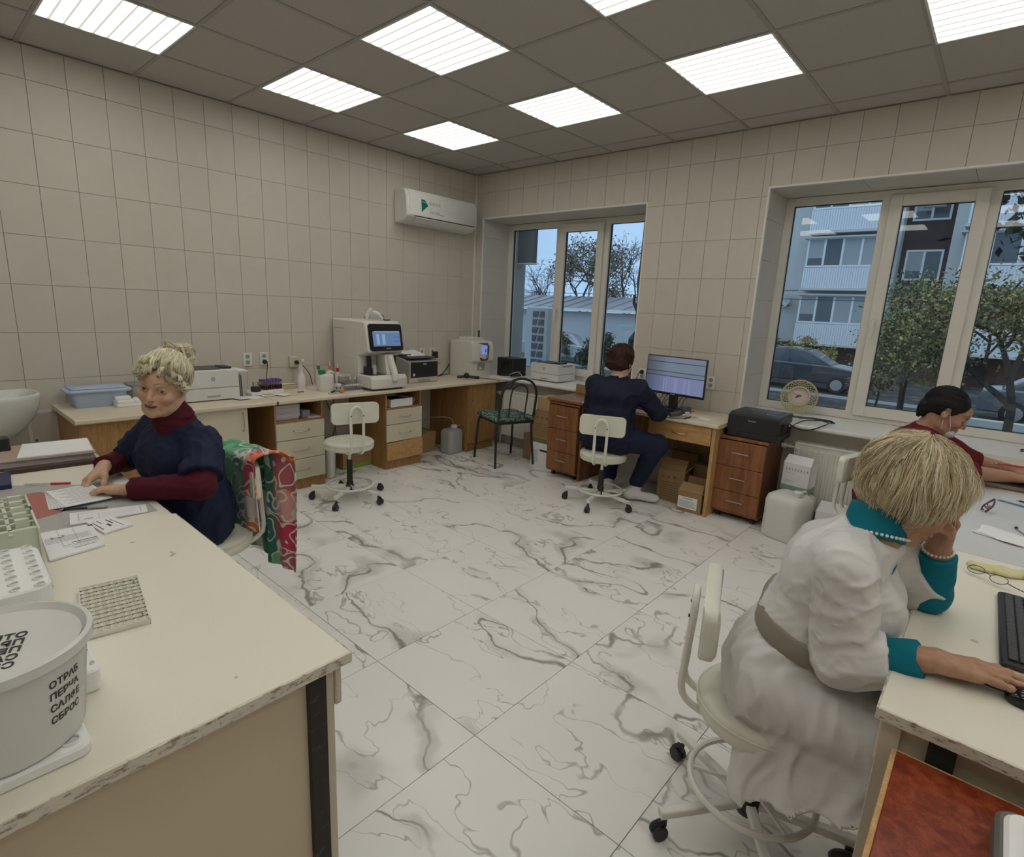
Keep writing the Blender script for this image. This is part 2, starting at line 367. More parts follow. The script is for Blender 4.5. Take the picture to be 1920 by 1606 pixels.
M_BLACK = mat('black_plastic', (.018, .018, .02), .4); M_BLKG = mat('black_gloss', (.008, .008, .01), .12); M_RUB = mat('black_rubber', (.02, .02, .02), .7)
M_DGREY = mat('dark_grey_plastic', (.06, .06, .065), .45); M_GREY = mat('grey_plastic', (.35, .35, .34), .45); M_LGREY = mat('light_grey_plastic', (.58, .58, .55), .4)
M_CHROME = mat('chrome', (.7, .7, .68), .2, metal=1, var=0); M_STEEL = mat('brushed_steel', (.55, .52, .46), .32, metal=1, var=0); M_BRASS = mat('brass', (.65, .47, .2), .3, metal=1, var=0)
M_CARD = mat('brown_cardboard', (.33, .21, .10), .85, var=.08, scale=8); M_CARDD = mat('dark_cardboard', (.20, .12, .06), .85); M_CARDL = mat('pale_cardboard', (.45, .32, .17), .85)
M_PAPER = mat('white_paper', (.80, .80, .80), .8, var=.02); M_PAPL = mat('lilac_paper', (.66, .62, .68), .8, var=.04)
M_INK = mat('ink', (.03, .03, .035), .6, var=0); M_INKG = mat('grey_ink', (.30, .30, .31), .7, var=0); M_INKL = mat('light_ink', (.50, .50, .51), .7, var=0)
M_FOAM = mat('white_foam', (.82, .83, .81), .75, var=.03, scale=160, bmp=.15); M_CERAM = mat('white_ceramic', (.66, .67, .63), .12, var=.02)
M_RAD = mat('radiator_enamel', (.70, .69, .63), .3, var=.02); M_RACK = mat('pale_green_plastic', (.66, .70, .58), .4, var=.03)
M_HAZE = glassy('milky_plastic', (.94, .95, .93), .5, .15, .5, (.88, .88, .82)); M_HAZE2 = glassy('clear_plastic', (.92, .94, .94), .9, .05, .15, (.8, .84, .86))
M_CAN = glassy('translucent_canister', (.7, .72, .72), .6, .25, .82, (.74, .75, .73)); M_GLASS = glassy('window_glass', (.93, .96, .96), 1.0)
M_LENS = glassy('lens_glass', (.95, .96, .96), 1.0)
M_RED = mat('red_plastic', (.55, .03, .03), .35); M_GRN = mat('green_plastic', (.02, .22, .09), .35); M_ORG = mat('orange_plastic', (.70, .20, .04), .4)
M_PURP = mat('purple_plastic', (.16, .08, .32), .4); M_BLOOD = mat('dark_blood', (.08, .01, .01), .2); M_BLUE = mat('blue_plastic', (.10, .25, .50), .4); M_NAVYB = mat('navy_plastic', (.015, .022, .09), .35)
M_TUB = mat('pale_blue_plastic', (.42, .52, .68), .4, var=.03)
# ================================================================ the room
H = 2.912; XR = 7.2; YB = -6.2; WT = .5
WIN = [(.125, 2.12, .765, 2.452), (3.14, 6.05, .765, 2.477)]
def slab_struct(name, b, m): mb = MB(); mb.box(*b, c=0); return struct(mb.build(name, m, ang=0))
# floor
fl = slab_struct('floor', (-.1, XR, YB, .0, -.12, -.010), M_FGROUT)
FU, FV, TS = 2.8795, -2.7265, .6
fm = {}
def tile_mesh(cache, w, d, t, ax, m, c=.0012, name='tile'):
    k = (round(w, 3), round(d, 3))
    if k not in cache:
        mb = MB()
        if ax == 'z': mb.box(-w/2, w/2, -d/2, d/2, -t, 0, c)
        elif ax == 'x': mb.box(-t, 0, -w/2, w/2, -d/2, d/2, c)
        else: mb.box(-w/2, w/2, 0, t, -d/2, d/2, c)
        cache[k] = mb.mesh(name, m, 0)
    return cache[k]
g = .0012
for i in range(-6, 9):
    for j in range(-5, 7):
        x0 = FU+i*TS; y1 = FV-j*TS; x1 = x0+TS; y0 = y1-TS
        x0, x1, y0, y1 = max(x0, 0), min(x1, XR), max(y0, YB), min(y1, 0)
        if x1-x0 < .03 or y1-y0 < .03: continue
        link('floor_tile', tile_mesh(fm, x1-x0-2*g, y1-y0-2*g, .010, 'z', M_MARBLE, .0008), fl, ((x0+x1)/2, (y0+y1)/2, 0))
# ceiling
ce = slab_struct('ceiling', (-.1, XR, YB, .0, H+.02, H+.12), M_CEIL)
CA, CB = .5295, .8265
xs = [0]+[CA+.6*i for i in range(12)]; xs = [x for x in xs if x < XR]+[XR]
ys = [0, -(CB-.6)]+[-(CB+.6*i) for i in range(10)]; ys = [y for y in ys if y > YB]+[YB]
cm = {}; lm = {}
mb = MB(); mb.box(-.288, .288, -.288, .288, 0, .02, .002); fr_me = None
def ceil_light(x, y, lab):
    t = thing('ceiling_light', lab, 'ceiling light', (x, y, H), group='square ceiling light panels')
    if 'f' not in lm:
        f = MB()
        for a in ((-.297, .297, -.297, -.286), (-.297, .297, .286, .297), (-.297, -.286, -.286, .286), (.286, .297, -.286, .286)): f.box(*a, -.003, .01, .001)
        lm['f'] = f.mesh('frame', M_WHITE, 0)
        d = MB(); d.box(-.285, .285, -.285, .285, .001, .006, 0); lm['d'] = d.mesh('diffuser', M_DIFF, 0)
    link('frame', lm['f'], t); link('diffuser', lm['d'], t)
LLAB = {(0, 0): 'light panel nearest the wall corner, above the air conditioner', (2, 0): 'light panel above the small far window, right of the corner panel',
        (0, 2): 'second light panel from the corner along the tiled left wall', (2, 2): 'large bright panel at the top middle, between left wall row and windows',
        (4, 0): 'light panel above the wall between the two windows', (0, 4): 'light panel at the top left corner of the photo',
        (4, 2): 'light panel cut by the middle of the top edge', (6, 0): 'light panel at the top right corner, over the large window'}
cells = set()
for i in range(len(xs)-1):
    for j in range(len(ys)-1):
        x0, x1, y1, y0 = xs[i], xs[i+1], ys[j], ys[j+1]
        m_, n_ = i-1, j-2
        if m_ >= 0 and n_ >= 0 and m_ % 2 == 0 and n_ % 2 == 0 and x1 < XR-.01 and y0 > YB+.01:
            ceil_light((x0+x1)/2, (y0+y1)/2, LLAB.get((m_, n_), 'square ceiling light panel behind the camera')); continue
        link('ceiling_panel', tile_mesh(cm, x1-x0-.022, y1-y0-.022, .012, 'z', M_CEIL, .001), ce, ((x0+x1)/2, (y0+y1)/2, H+.016))
for k, x in enumerate(xs[1:-1]):
    mb = MB(); mb.box(x-.012, x+.012, YB, 0, H, H+.02, 0); mb.build('grid_bar', M_CBAR, ce, 0)
for y in ys[1:-1]:
    mb = MB(); mb.box(0, XR, y-.012, y+.012, H+.0004, H+.019, 0); mb.build('grid_bar', M_CBAR, ce, 0)
# left wall, tiled
wl = slab_struct('wall_left', (-.15, -.0065, YB, .5, -.1, H+.1), M_GROUT)
wm = {}; gg = .0011
zl = [0]+[.02+.3*k for k in range(0, 10)]+[H]; zl = [z for z in zl if z <= H]
yl = [-.2*k for k in range(0, 32)]
cnt = 0
for i in range(len(yl)-1):
    for k in range(len(zl)-1):
        y1, y0 = yl[i], max(yl[i+1], YB); z0, z1 = zl[k], zl[k+1]
        if z1-z0 < .03 or z1 < .3 or y1 < -4.7: 
            if y1 >= -4.7 or k: continue
            if z1-z0 < .03: continue
        me = tile_mesh(wm, y1-y0-2*gg, z1-z0-2*gg, .006, 'x', M_WT, .0009)
        link('tile', me, wl, (0, (y0+y1)/2, (z0+z1)/2)); cnt += 1
mb = MB(); mb.box(-.006, -.0005, YB, 0, .0, .318, 0); mb.box(-.006, -.0005, YB, -4.8, .318, H, 0); mb.build('plain_tiling', M_WT, wl, 0)
# window wall (brick core with openings, then tiles)
(a0, a1, az0, az1), (b0, b1, bz0, bz1) = WIN
mb = MB(); D = .0065
for b in ((-.15, a0, D, WT, -.1, H+.1), (a1, b0, D, WT, -.1, H+.1), (b1, XR+.1, D, WT, -.1, H+.1), (a0, a1, D, WT, -.1, az0-.03), (a0, a1, D, WT, az1, H+.1), (b0, b1, D, WT, -.1, bz0-.03), (b0, b1, D, WT, bz1, H+.1)): mb.box(*b, c=0)
ww = struct(mb.build('wall_windows', [M_GROUT], ang=0))
wm2 = {}
XO = .085
def clip(r, w):
    x0, x1, z0, z1 = r; a, b, c, d = w
    if x1 <= a or x0 >= b or z1 <= c or z0 >= d: return [r]
    out = []
    if x0 < a: out.append((x0, a, z0, z1)); x0 = a
    if x1 > b: out.append((b, x1, z0, z1)); x1 = b
    if z0 < c: out.append((x0, x1, z0, c)); z0 = c
    if z1 > d: out.append((x0, x1, d, z1))
    return out
x = XO-.2; XL = []
while x < 6.4: XL.append((max(x, 0), x+.2)); x += .2
zlow = [.02+.3*k for k in range(1, 10)]+[H]
for x0, x1 in XL:
    for k in range(len(zlow)-1):
        for r in clip((x0, x1, zlow[k], zlow[k+1]), (a0-.004, a1+.004, -1, az1+.004)):
            for q in clip(r, (b0-.004, b1+.004, -1, bz1+.004)):
                if q[1]-q[0] < .012 or q[3]-q[2] < .012: continue
                me = tile_mesh(wm2, q[1]-q[0]-2*gg, q[3]-q[2]-2*gg, .006, 'y', M_WT, .0009)
                link('tile', me, ww, ((q[0]+q[1])/2, 0, (q[2]+q[3])/2))
mb = MB()
for b in ((0, XR, .0005, .006, 0, .318), (a0, a1, .0005, .006, .318, az0-.04), (b0, b1, .0005, .006, .318, bz0-.04), (6.4, XR, .0005, .006, .318, H)): mb.box(*b, c=0)
mb.build('plain_tiling', M_WT, ww, 0)
M_REV = mat('reveal_tile', (.60, .58, .54), .3, var=.04, scale=5)  # cool daylight mixed into the colour, greyer than the wall tiles
for n, (x0, x1, z0, z1) in enumerate(WIN):
    for xx, sg in ((x0, 1), (x1, -1)):                   # side reveals, tiled
        zz = z0
        while zz < z1-.01:
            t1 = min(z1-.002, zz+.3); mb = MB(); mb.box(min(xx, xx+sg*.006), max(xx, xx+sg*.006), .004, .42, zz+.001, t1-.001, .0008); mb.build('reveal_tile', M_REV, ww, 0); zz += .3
    xx = x0
    while xx < x1-.01:
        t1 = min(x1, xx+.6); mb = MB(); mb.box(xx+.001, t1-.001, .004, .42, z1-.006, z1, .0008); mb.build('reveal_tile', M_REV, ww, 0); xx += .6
    mb = MB()
    mb.box(x0-.012, x0+.002, -.004, .012, z0-.0, z1+.012, .001); mb.box(x1-.002, x1+.012, -.004, .012, z0, z1+.012, .001); mb.box(x0-.012, x1+.012, -.0045, .012, z1-.002, z1+.012, .001)
    o = struct(mb.build('trim_%d' % (n+1), M_TRIM)); 
    sl = MB(); sl.prism([(-.135, -.028), (-.14, -.02), (-.14, -.006), (-.132, 0), (.42, .012), (.42, -.028)], x0-.03 if n == 0 else x0-.02, x1+.03, 0, 0, 'x'); sl.at(None)
    o = sl.build('window_sill', M_TRIM, None, 30); o.location.z = z0; tag(o, ('white plastic sill of the small far window, a printer standing on it', 'white plastic sill of the large window behind the clock')[n], 'window sill', None)
# other two walls (behind the camera)
slab_struct('wall_right', (XR, XR+.15, YB, .5, -.1, H+.1), mat('painted_wall', (.56, .52, .45), .7)); slab_struct('wall_back', (-.15, XR+.15, YB-.15, YB, -.1, H+.1), MC['painted_wall'])
# thin white cable trunking in the corner
mb = MB(); mb.rbox(.001, .016, -.022, -.002, .78, H, .003, .001); tag(mb.build('corner_trunking', M_TRIM), 'thin white trunking running down the wall corner', 'trunking')

# ================================================================ windows
M_GASK = mat('black_gasket', (.02, .02, .02), .6)
def ring(mb, x0, x1, z0, z1, w, y0, y1, c=.004, m=0):
    mb.box(x0, x0+w, y0, y1, z0, z1, c, m); mb.box(x1-w, x1, y0, y1, z0, z1, c, m); mb.box(x0+w*.98, x1-w*.98, y0, y1, z0, z0+w, c, m); mb.box(x0+w*.98, x1-w*.98, y0, y1, z1-w, z1, c, m)
def window(n, x0, x1, z0, z1, muls, sash):
    """muls: x of mullion centres; sash: index of the light that opens"""
    f = MB(); ring(f, x0, x1, z0, z1, .062, .415, .485)
    for mx in muls: f.box(mx-.038, mx+.038, .417, .483, z0+.05, z1-.05, .004)
    w = struct(f.build('window_%d' % n, M_PVC, None, 30))
    e = [x0+.062]+[v for mx in muls for v in (mx-.038, mx+.038)]+[x1-.062]
    for k in range(len(muls)+1):
        p0, p1, q0, q1 = e[2*k], e[2*k+1], z0+.062, z1-.062
        gy = .455
        if k in sash:
            s = MB(); ring(s, p0-.022, p1+.022, q0-.022, q1+.022, .078, .392, .455); sm = s.build('sash', M_PVC, w, 30)
            hx = p0+.012; hz = z0+(z1-z0)*.44
            h = MB(); h.rbox(hx-.014, hx+.014, .384, .392, hz-.035, hz+.035, .012, .002, 'y'); h.cyl((hx, .386, hz), (hx, .352, hz), .009, n=10); h.rbox(hx-.011, hx+.011, .342, .356, hz-.115, hz+.014, .01, .003, 'y'); h.build('handle', M_WHITE, sm)
            for zz in (q1-.04, q0+.06):
                hh = MB(); hh.cyl((p1+.026, .388, zz-.035), (p1+.026, .388, zz+.035), .007, n=8); hh.build('hinge', M_LGREY, sm)
            p0 += .056; p1 -= .056; q0 += .056; q1 -= .056; gy = .43
        gk = MB(); ring(gk, p0-.001, p1+.001, q0-.001, q1+.001, .005, gy-.012, gy+.012, 0); gk.build('gasket', M_GASK, w, 0)
        gl = MB(); gl.box(p0, p1, gy-.001, gy+.001, q0, q1, 0); gl.build('pane', M_GLASS, w, 0)
window(1, a0+.004, a1-.004, az0+.014, az1-.008, [.868, 1.46], [1])
window(2, b0+.004, b1-.004, bz0+.014, bz1-.008, [3.845, 4.44, 5.1], [1, 3])

# ================================================================ radiators
def radiator(x0, x1, z0, z1, y0, y1, lab):
    t = thing('radiator', lab, 'radiator', ((x0+x1)/2, (y0+y1)/2, z0)); w = (x1-x0)/2; h = z1-z0; d = (y1-y0)/2
    b = MB(); b.box(-w, w, -d+.008, -d+.012, .0, h-.012, 0)
    n = int(2*w/.04); s = 2*w/n
    for i in range(n):
        c = -w+s*(i+.5); b.prism([(c-s*.32, -d+.009), (c-s*.2, -d), (c+s*.2, -d), (c+s*.32, -d+.009)], .035, h-.045, 0.002)
    b.build('front_panel', M_RAD, t, 25)
    r = MB(); r.box(-w, w, d-.01, d-.004, 0, h-.012, 0)
    r.box(-w-.004, w+.004, -d+.004, d-.002, h-.014, h, .002); r.build('top_grille', M_RAD, t)
    g2 = MB()
    k = int(2*w/.13)
    for i in range(k):
        for q in (-.012, 0, .012): g2.box(-w+2*w*(i+.5)/k+q-.003, -w+2*w*(i+.5)/k+q+.003, -d+.03, d-.03, h-.0005, h+.0008, 0)
    g2.build('grille_slots', M_GREY, t, 0)
    sd = MB(); sd.box(-w-.004, -w, -d+.004, d-.002, 0, h, .001); sd.box(w, w+.004, -d+.004, d-.002, 0, h, .001); sd.build('side_panel', M_RAD, t)
    v = MB(); v.cyl((-w-.004, 0, .06), (-w-.06, 0, .06), .010, n=10); v.cyl((-w-.055, 0, .06), (-w-.055, 0, .01-z0), .009, n=10); v.cyl((-w-.004, 0, h-.05), (-w-.075, 0, h-.05), .010, n=10); v.cyl((-w-.075, 0, h-.05), (-w-.115, 0, h-.05), .022, .018, n=14)
    v.cyl((-w-.055, .0, h-.05), (-w-.055, .055, h-.05), .009, n=10); v.build('valve', M_WHITE, t)
    return t
radiator(.63, 1.80, .13, .63, -.125, -.03, 'white ribbed panel radiator under the small far window, behind the black chair')
radiator(3.62, 5.35, .13, .63, -.125, -.03, 'white ribbed panel radiator under the large window beside the walnut drawers')

# ================================================================ sockets
def socket(p, ax, kind, lab):
    """double wall socket; local x right, y up, z out of the wall"""
    t = thing('wall_socket', lab, 'socket', p); t.rotation_euler = (pi/2, 0, pi/2 if ax == 'x' else 0)
    k = 'sock'
    if kind == 'switch':
        b = MB(); b.rbox(-.04, .04, -.05, .05, 0, .032, .006, .004); b.build('cover', mat('cream_switch', (.62, .58, .46), .4), t); c = MB(); c.rbox(-.028, .028, -.036, .036, .032, .035, .004, .001); c.build('faceplate', MC['cream_switch'], t); return t
    b = MB(); b.rbox(-.037, .037, -.055, .055, 0, .010, .005, .003); b.build('plate', M_WHITE, t)
    for yy in (-.022, .024):
        c = MB(); c.lathe([(.021, .010), (.0205, .0125), (.0185, .0125), (.0175, .0105)], (0, yy, 0), 20, cap=False); o = c.build('outlet', M_WHITE, t)
        q = MB(); q.lathe([(.0175, 0), (.0175, .0103)], (0, yy, 0), 20); q.build('recess', M_GREY, t)
        q = MB(); q.cyl((-.0075, yy, .010), (-.0075, yy, .0115), .003, n=8); q.cyl((.0075, yy, .010), (.0075, yy, .0115), .003, n=8); q.build('pin_holes', M_BLACK, t)
    return t
def plug(p, ax, pts, lab, bent=True):
    t = thing('power_plug', lab, 'plug', p)
    d = np.array((1, 0, 0.) if ax == 'x' else (0, -1, 0.))
    b = MB(); b.cyl(d*.0, d*.012, .019, n=14); b.cyl(d*.012, d*.04, .019, .009, n=14); b.build('plug_body', M_BLACK, t)
    c = MB(); c.tube(smoothpath([d*.03, d*.055+np.array([0, 0, -.01])]+[np.array(q)-np.array(p) for q in pts], 6), .0035, 6); c.build('cord', M_BLACK, t)
    return t
# ================================================================ counter along the left wall
def bow_handle(parent, c, L, out, ax='y', m=None, drop=.012, name='handle', th=.004):
    """bowed bar handle centred at c, length L along ax, standing off along +x or given out vector"""
    out = np.array(out, float); a = {'x': np.array([1, 0, 0.]), 'y': np.array([0, 1, 0.]), 'z': np.array([0, 0, 1.])}[ax]; c = np.array(c, float)
    P = [c-a*L/2, c-a*L/2+out*.8, c-a*L*.3+out*1.15, c+out*1.3, c+a*L*.3+out*1.15, c+a*L/2+out*.8, c+a*L/2]
    if drop and ax != 'z': P = [p-np.array([0, 0, drop])*(0 if i in (0, 6) else 1 if i in (2, 3, 4) else .7) for i, p in enumerate(P)]
    mb = MB(); mb.tube(smoothpath(P, 4), th, 8); return mb.build(name, m or M_STEEL, parent)
def worktop(y0, y1, lab, x1=.665, chip=None):
    mb = MB(); mb.prism([(0.002, .72), (x1-.008, .72), (x1, .727), (x1, .745), (x1-.006, .75), (0.002, .75)], y0, y1, 0, 0, 'y')
    v = mb.v[0].copy(); mb.v[0] = np.c_[v[:, 2], v[:, 1], v[:, 0]] if False else v
    # prism ax 'y' lays poly as (z,x): swap back
    mb = MB(); mb.prism([(.72, .002), (.72, x1-.008), (.727, x1), (.745, x1), (.75, x1-.006), (.75, .002)], y0, y1, 0, 0, 'y')
    o = mb.build('worktop', M_TOP, None, 30); return tag(o, lab, 'worktop')
worktop(-3.885, -2.668, 'left cream worktop on the wall counter, under the blue tub and white printer')
worktop(-2.662, -.02, 'long right cream worktop on the wall counter, under the blood analyzers')
t = thing('chipped_corner', 'dark chipped spot where the two worktops meet', 'damage', (.66, -2.665, .735)); mb = MB(); mb.ell((0, 0, 0), (.010, .013, .014), 10, 6); mb.build('chip', mat('dark_chip', (.12, .08, .05), .8), t)

def carcass(t, w, d, z0, z1, m, back=True, shelf=(), th=.016, bottom=True, front0=0):
    """box body: local x depth (0 at wall, d front), y from 0 to w"""
    for nm, b in (('side_panel', (0, d, 0, th, z0, z1)), ('side_panel', (0, d, w-th, w, z0, z1))):
        mb = MB(); mb.box(*b, .001); mb.build(nm, m, t)
    if back: mb = MB(); mb.box(.002, .010, th, w-th, z0+.06, z1, 0); mb.build('back_panel', M_OAKD, t)
    if bottom: mb = MB(); mb.box(.01, d-.004, th, w-th, .07, .086, .001); mb.build('bottom_panel', m, t)
    for s in shelf: mb = MB(); mb.box(.01, d-.002, th, w-th, s-.016, s, .001); mb.build('shelf', m, t)
# cabinet 1: plain oak front and a cream door
t = thing('base_cabinet', 'oak base cabinet with cream door at the left end of the wall counter', 'cabinet', (0, -3.865, 0))
carcass(t, .995, .60, 0, .72, M_OAK); mb = MB(); mb.box(.60, .618, 0, .52, .0, .715, .0015); mb.build('front_panel', M_OAK, t)
mb = MB(); mb.box(.55, .565, .52, .979, 0, .07, .001); mb.build('plinth', M_OAK, t)
mb = MB(); mb.box(.602, .620, .523, .993, .075, .715, .002); d = mb.build('door', M_CREAM, t); bow_handle(d, (.62, .953, .615), .13, (.022, 0, 0), 'z', M_STEEL)
def drawer_unit(y0, w, lab, last_oak=False):
    t = thing('drawer_unit', lab, 'drawer cabinet', (0, y0, 0), group='drawer cabinets under the wall counter')
    carcass(t, w, .60, 0, .72, M_OAK, shelf=(.575,)); mb = MB(); mb.box(.54, .594, .016, w-.016, 0, .085, .001); mb.build('plinth', M_OAK, t)
    for k, (a, b) in enumerate(((.425, .560), (.262, .420), (.092, .257))):
        mb = MB(); mb.box(0, .018, -w/2+.002, w/2-.002, -(b-a)/2, (b-a)/2, .002); oak = last_oak and k == 2
        dr = mb.build('drawer', M_OAKH if oak else M_CREAM, t, loc=(.602, w/2, (a+b)/2))
        if oak: dr.rotation_euler = (radians(1.6), 0, radians(-2.5)); dr.location.x += .012; dr['label'] = 'bare oak drawer front hanging slightly crooked'
        bow_handle(dr, (.018, .0, .005), .125, (.016, 0, 0), 'y', M_STEEL if not oak else M_BRASS)
drawer_unit(-2.668, .405, 'oak drawer unit with three cream drawers and papers on its open shelf')
drawer_unit(-1.650, .405, 'oak drawer unit whose lowest drawer is bare oak and crooked', True)
t = thing('narrow_cabinet', 'oak cabinet with plain oak door near the wall corner', 'cabinet', (0, -.625, 0))
carcass(t, .40, .60, 0, .72, M_OAK); mb = MB(); mb.box(.55, .594, .016, .384, 0, .085, .001); mb.build('plinth', M_OAK, t)
mb = MB(); mb.box(.602, .620, .004, .396, .09, .715, .002); d = mb.build('door', M_OAK, t); bow_handle(d, (.62, .045, .62), .13, (.022, 0, 0), 'z', M_BRASS)
# contents of shelves and kneeholes
random.seed(4)
for k in range(5):
    h = .022+.004*(k % 2); z = .576+sum(.022+.004*(i % 2) for i in range(k))
    if z+h > .695: break
    mb = MB()
    for i in range(4): mb.box(-.12+random.uniform(-.004, .004), .12+random.uniform(-.004, .006), -.10, .10+random.uniform(-.004, .004), h*i/4, h*(i+1)/4-.0006, 0)
    o = mb.build('paper_stack', M_PAPL, None, 0, (.44, -2.545+random.uniform(-.006, .006), z), random.uniform(-.05, .05)); tag(o, 'lilac paper bundle on the open shelf, %s of the pile' % ('lowest', 'second lowest', 'middle', 'second highest', 'topmost')[k], 'paper', 'paper bundles on the open shelf')
mb = MB(); mb.box(-.05, .05, -.035, .035, 0, .055, .002); tag(mb.build('grey_carton', mat('grey_carton', (.33, .31, .36), .8), None, 30, (.5, -2.39, .576), .2), 'small grey carton beside the papers on the open shelf', 'carton')
mb = MB(); mb.box(-.09, .09, -.055, .055, 0, .006, .001); tag(mb.build('notepad', M_PAPL, None, 30, (.44, -2.345, .576)) if False else mb.build('notepad', M_PAPL, None, 30, (.50, -2.33, .576)), 'flat lilac notepad at the right of the open shelf', 'notepad')
t = thing('paper_box', 'white open paper box on the shelf over the crooked drawer', 'box', (.47, -1.47, .576)); mb = MB()
for b in ((-.13, .13, -.125, -.122, 0, .075), (-.13, .13, .122, .125, 0, .075), (-.13, -.127, -.125, .125, 0, .075), (.127, .13, -.125, .125, 0, .075), (-.13, .13, -.125, .125, 0, .003)): mb.box(*b, 0)
mb.build('box_walls', M_PAPER, t); mb = MB(); mb.box(-.12, .118, -.118, .118, .003, .058, .001); mb.build('paper_ream', M_DGREY, t); mb = MB(); mb.tube([(.129, .10, .06), (.133, .14, .07), (.129, .14, .03), (.129, .12, .02)], .002, 5); mb.build('string', M_PAPER, t)
def canister(name, lab, loc, w, d, h, rz, m, neck=True, cap=M_WHITE, off=(0, .0), scale=1):
    t = thing(name, lab, 'canister', loc, rz); mb = MB(); P = []
    for z, k in ((0, .9), (.012, .985), (.03, 1), (h*.44, 1), (h*.5, .985), (h*.56, 1), (h*.78, 1), (h*.88, .93), (h*.94, .72), (h*.955, .5)):
        P.append([(x*k, y*k, z) for x, y in rrect(-w/2, w/2, -d/2, d/2, min(w, d)*.26, 5)])
    n = len(P[0]); v = [p for r in P for p in r]; f = [(k*n+i, k*n+(i+1) % n, (k+1)*n+(i+1) % n, (k+1)*n+i) for k in range(len(P)-1) for i in range(n)]
    f += [tuple(range(n))[::-1], tuple((len(P)-1)*n+i for i in range(n))]; mb.add(v, f); mb.build('body', m, t, 50)
    c = MB(); c.lathe([(.024, h*.93), (.024, h*.955), (.031, h*.957), (.031, h*.957+.028), (.026, h*.957+.032)], (off[0], off[1], 0), 18); c.build('cap', cap, t)
    hd = MB(); hd.tube(smoothpath([(off[0], off[1]+.045, h*.92), (off[0], off[1]+.06, h*1.0), (off[0], off[1]+.10, h*1.0), (off[0], off[1]+.12, h*.9)], 4), .009, 8); hd.build('handle', m, t); return t
M_CANW = mat('white_polythene', (.70, .70, .66), .35, sub=.0, var=.03)
t = canister('waste_canister', 'translucent white waste canister with a hose under the wall counter', (.50, -.748, 0), .17, .21, .27, .1, M_CAN, off=(0, .03))
mb = MB(); mb.tube(smoothpath([(0, .03, .28), (-.02, .0, .36), (-.10, -.10, .375), (-.22, -.18, .33), (-.30, -.2, .10)], 6), .004, 6); mb.build('hose', M_HAZE, t)
mb = MB(); mb.prism(rrect(-.075, .075, -.095, .095, .04), .012, .15, .005); mb.build('liquid', mat('clear_waste', (.62, .62, .58), .3), t)
def carton(name, lab, loc, w, d, h, rz, m=M_CARD, flaps=False, cat='cardboard box', tape=False, col2=None, group=None):
    t = thing(name, lab, cat, loc, rz, group); mb = MB(); k = .004
    for b in ((-w/2, w/2, -d/2, -d/2+k, 0, h), (-w/2, w/2, d/2-k, d/2, 0, h), (-w/2, -w/2+k, -d/2+k, d/2-k, 0, h), (w/2-k, w/2, -d/2+k, d/2-k, 0, h), (-w/2, w/2, -d/2, d/2, 0, k)): mb.box(*b, .0008)
    mb.build('walls', m, t)
    if flaps:
        for kk, (v, s) in enumerate((([(-w/2, -d/2, h), (w/2, -d/2, h), (w/2-.01, -d/2+d*.32, h+d*.30), (-w/2+.01, -d/2+d*.32, h+d*.30)], 1), ([(-w/2, d/2, h), (w/2, d/2, h), (w/2, d/2+.01, h+d*.4), (-w/2, d/2+.01, h+d*.4)], 1), ([(w/2, -d/2, h), (w/2, d/2, h), (w/2+.05, d/2-.01, h+.06), (w/2+.05, -d/2+.01, h+.06)], 1))):
            f = MB(); v = np.array(v, float); nn = np.cross(v[1]-v[0], v[3]-v[0]); nn /= np.linalg.norm(nn); f.add(np.r_[v, v+nn*.004], [(0, 1, 2, 3), (7, 6, 5, 4), (0, 4, 5, 1), (1, 5, 6, 2), (2, 6, 7, 3), (3, 7, 4, 0)]); f.build('flap', m, t, 0)
    else: f = MB(); f.box(-w/2, w/2, -d/2, -.001, h, h+.004, .0008); f.build('flap', m, t, 0); f = MB(); f.box(-w/2, w/2, .001, d/2, h, h+.004, .0008); f.build('flap', m, t, 0)
    if tape: f = MB(); f.box(-w/2-.001, w/2+.001, -.024, .024, h+.0038, h+.0046, 0); f.build('tape', M_CARDL, t, 0)
    return t
carton('carton', 'brown carton on the floor left of the waste canister', (.24, -.93, 0), .22, .18, .21, 0, tape=True)
carton('carton', 'dark red-brown carton standing behind the crooked drawer unit', (.15, -1.13, 0), .20, .18, .33, 0, mat('maroon_carton', (.12, .05, .035), .8), group=None)
t = carton('carton', 'cardboard box with a green base stripe on the floor behind the empty stool', (.24, -1.80, 0), .26, .30, .20, 0)
mb = MB(); mb.box(.1305, .132, -.15, .15, 0, .045, 0); mb.build('green_stripe', mat('lime_print', (.22, .33, .06), .8), t, 0)
mb = MB(); mb.box(.1305, .1315, -.12, .12, .10, .105, 0); mb.box(.1305, .1315, -.12, .12, .13, .135, 0); mb.box(.1305, .1315, -.12, .10, .155, .16, 0); mb.build('printed_lines', M_CARDD, t, 0)
t = thing('plastic_bottle', 'tall white plastic bottle on the floor between the drawer units', 'bottle', (.47, -2.14, 0)); mb = MB(); mb.lathe([(.035, 0), (.042, .006), (.042, .20), (.036, .235), (.018, .26), (.018, .275)], n=20); mb.build('body', M_CANW, t); mb = MB(); mb.cyl((0, 0, .275), (0, 0, .30), .021, c=.002); mb.build('cap', M_WHITE, t)
canister('jerrycan', 'pale jerrycan on the floor behind the tall white bottle', (.30, -2.08, 0), .16, .14, .22, 0, M_CAN)
t = thing('hanging_cables', 'black cables hanging down the wall under the counter between the drawer units', 'cable', (0.03, -2.0, .71))
for k, pts in enumerate(([(0, 0, 0), (.01, .01, -.2), (.0, .07, -.42), (.02, .02, -.58)], [(0, .05, 0), (.01, .10, -.15), (.02, .17, -.35), (.03, .08, -.6)], [(0, .17, 0), (.01, .17, -.3), (.02, .19, -.62)])): mb = MB(); mb.tube(smoothpath(pts, 6), .004, 6); mb.build('cable', M_BLACK, t)
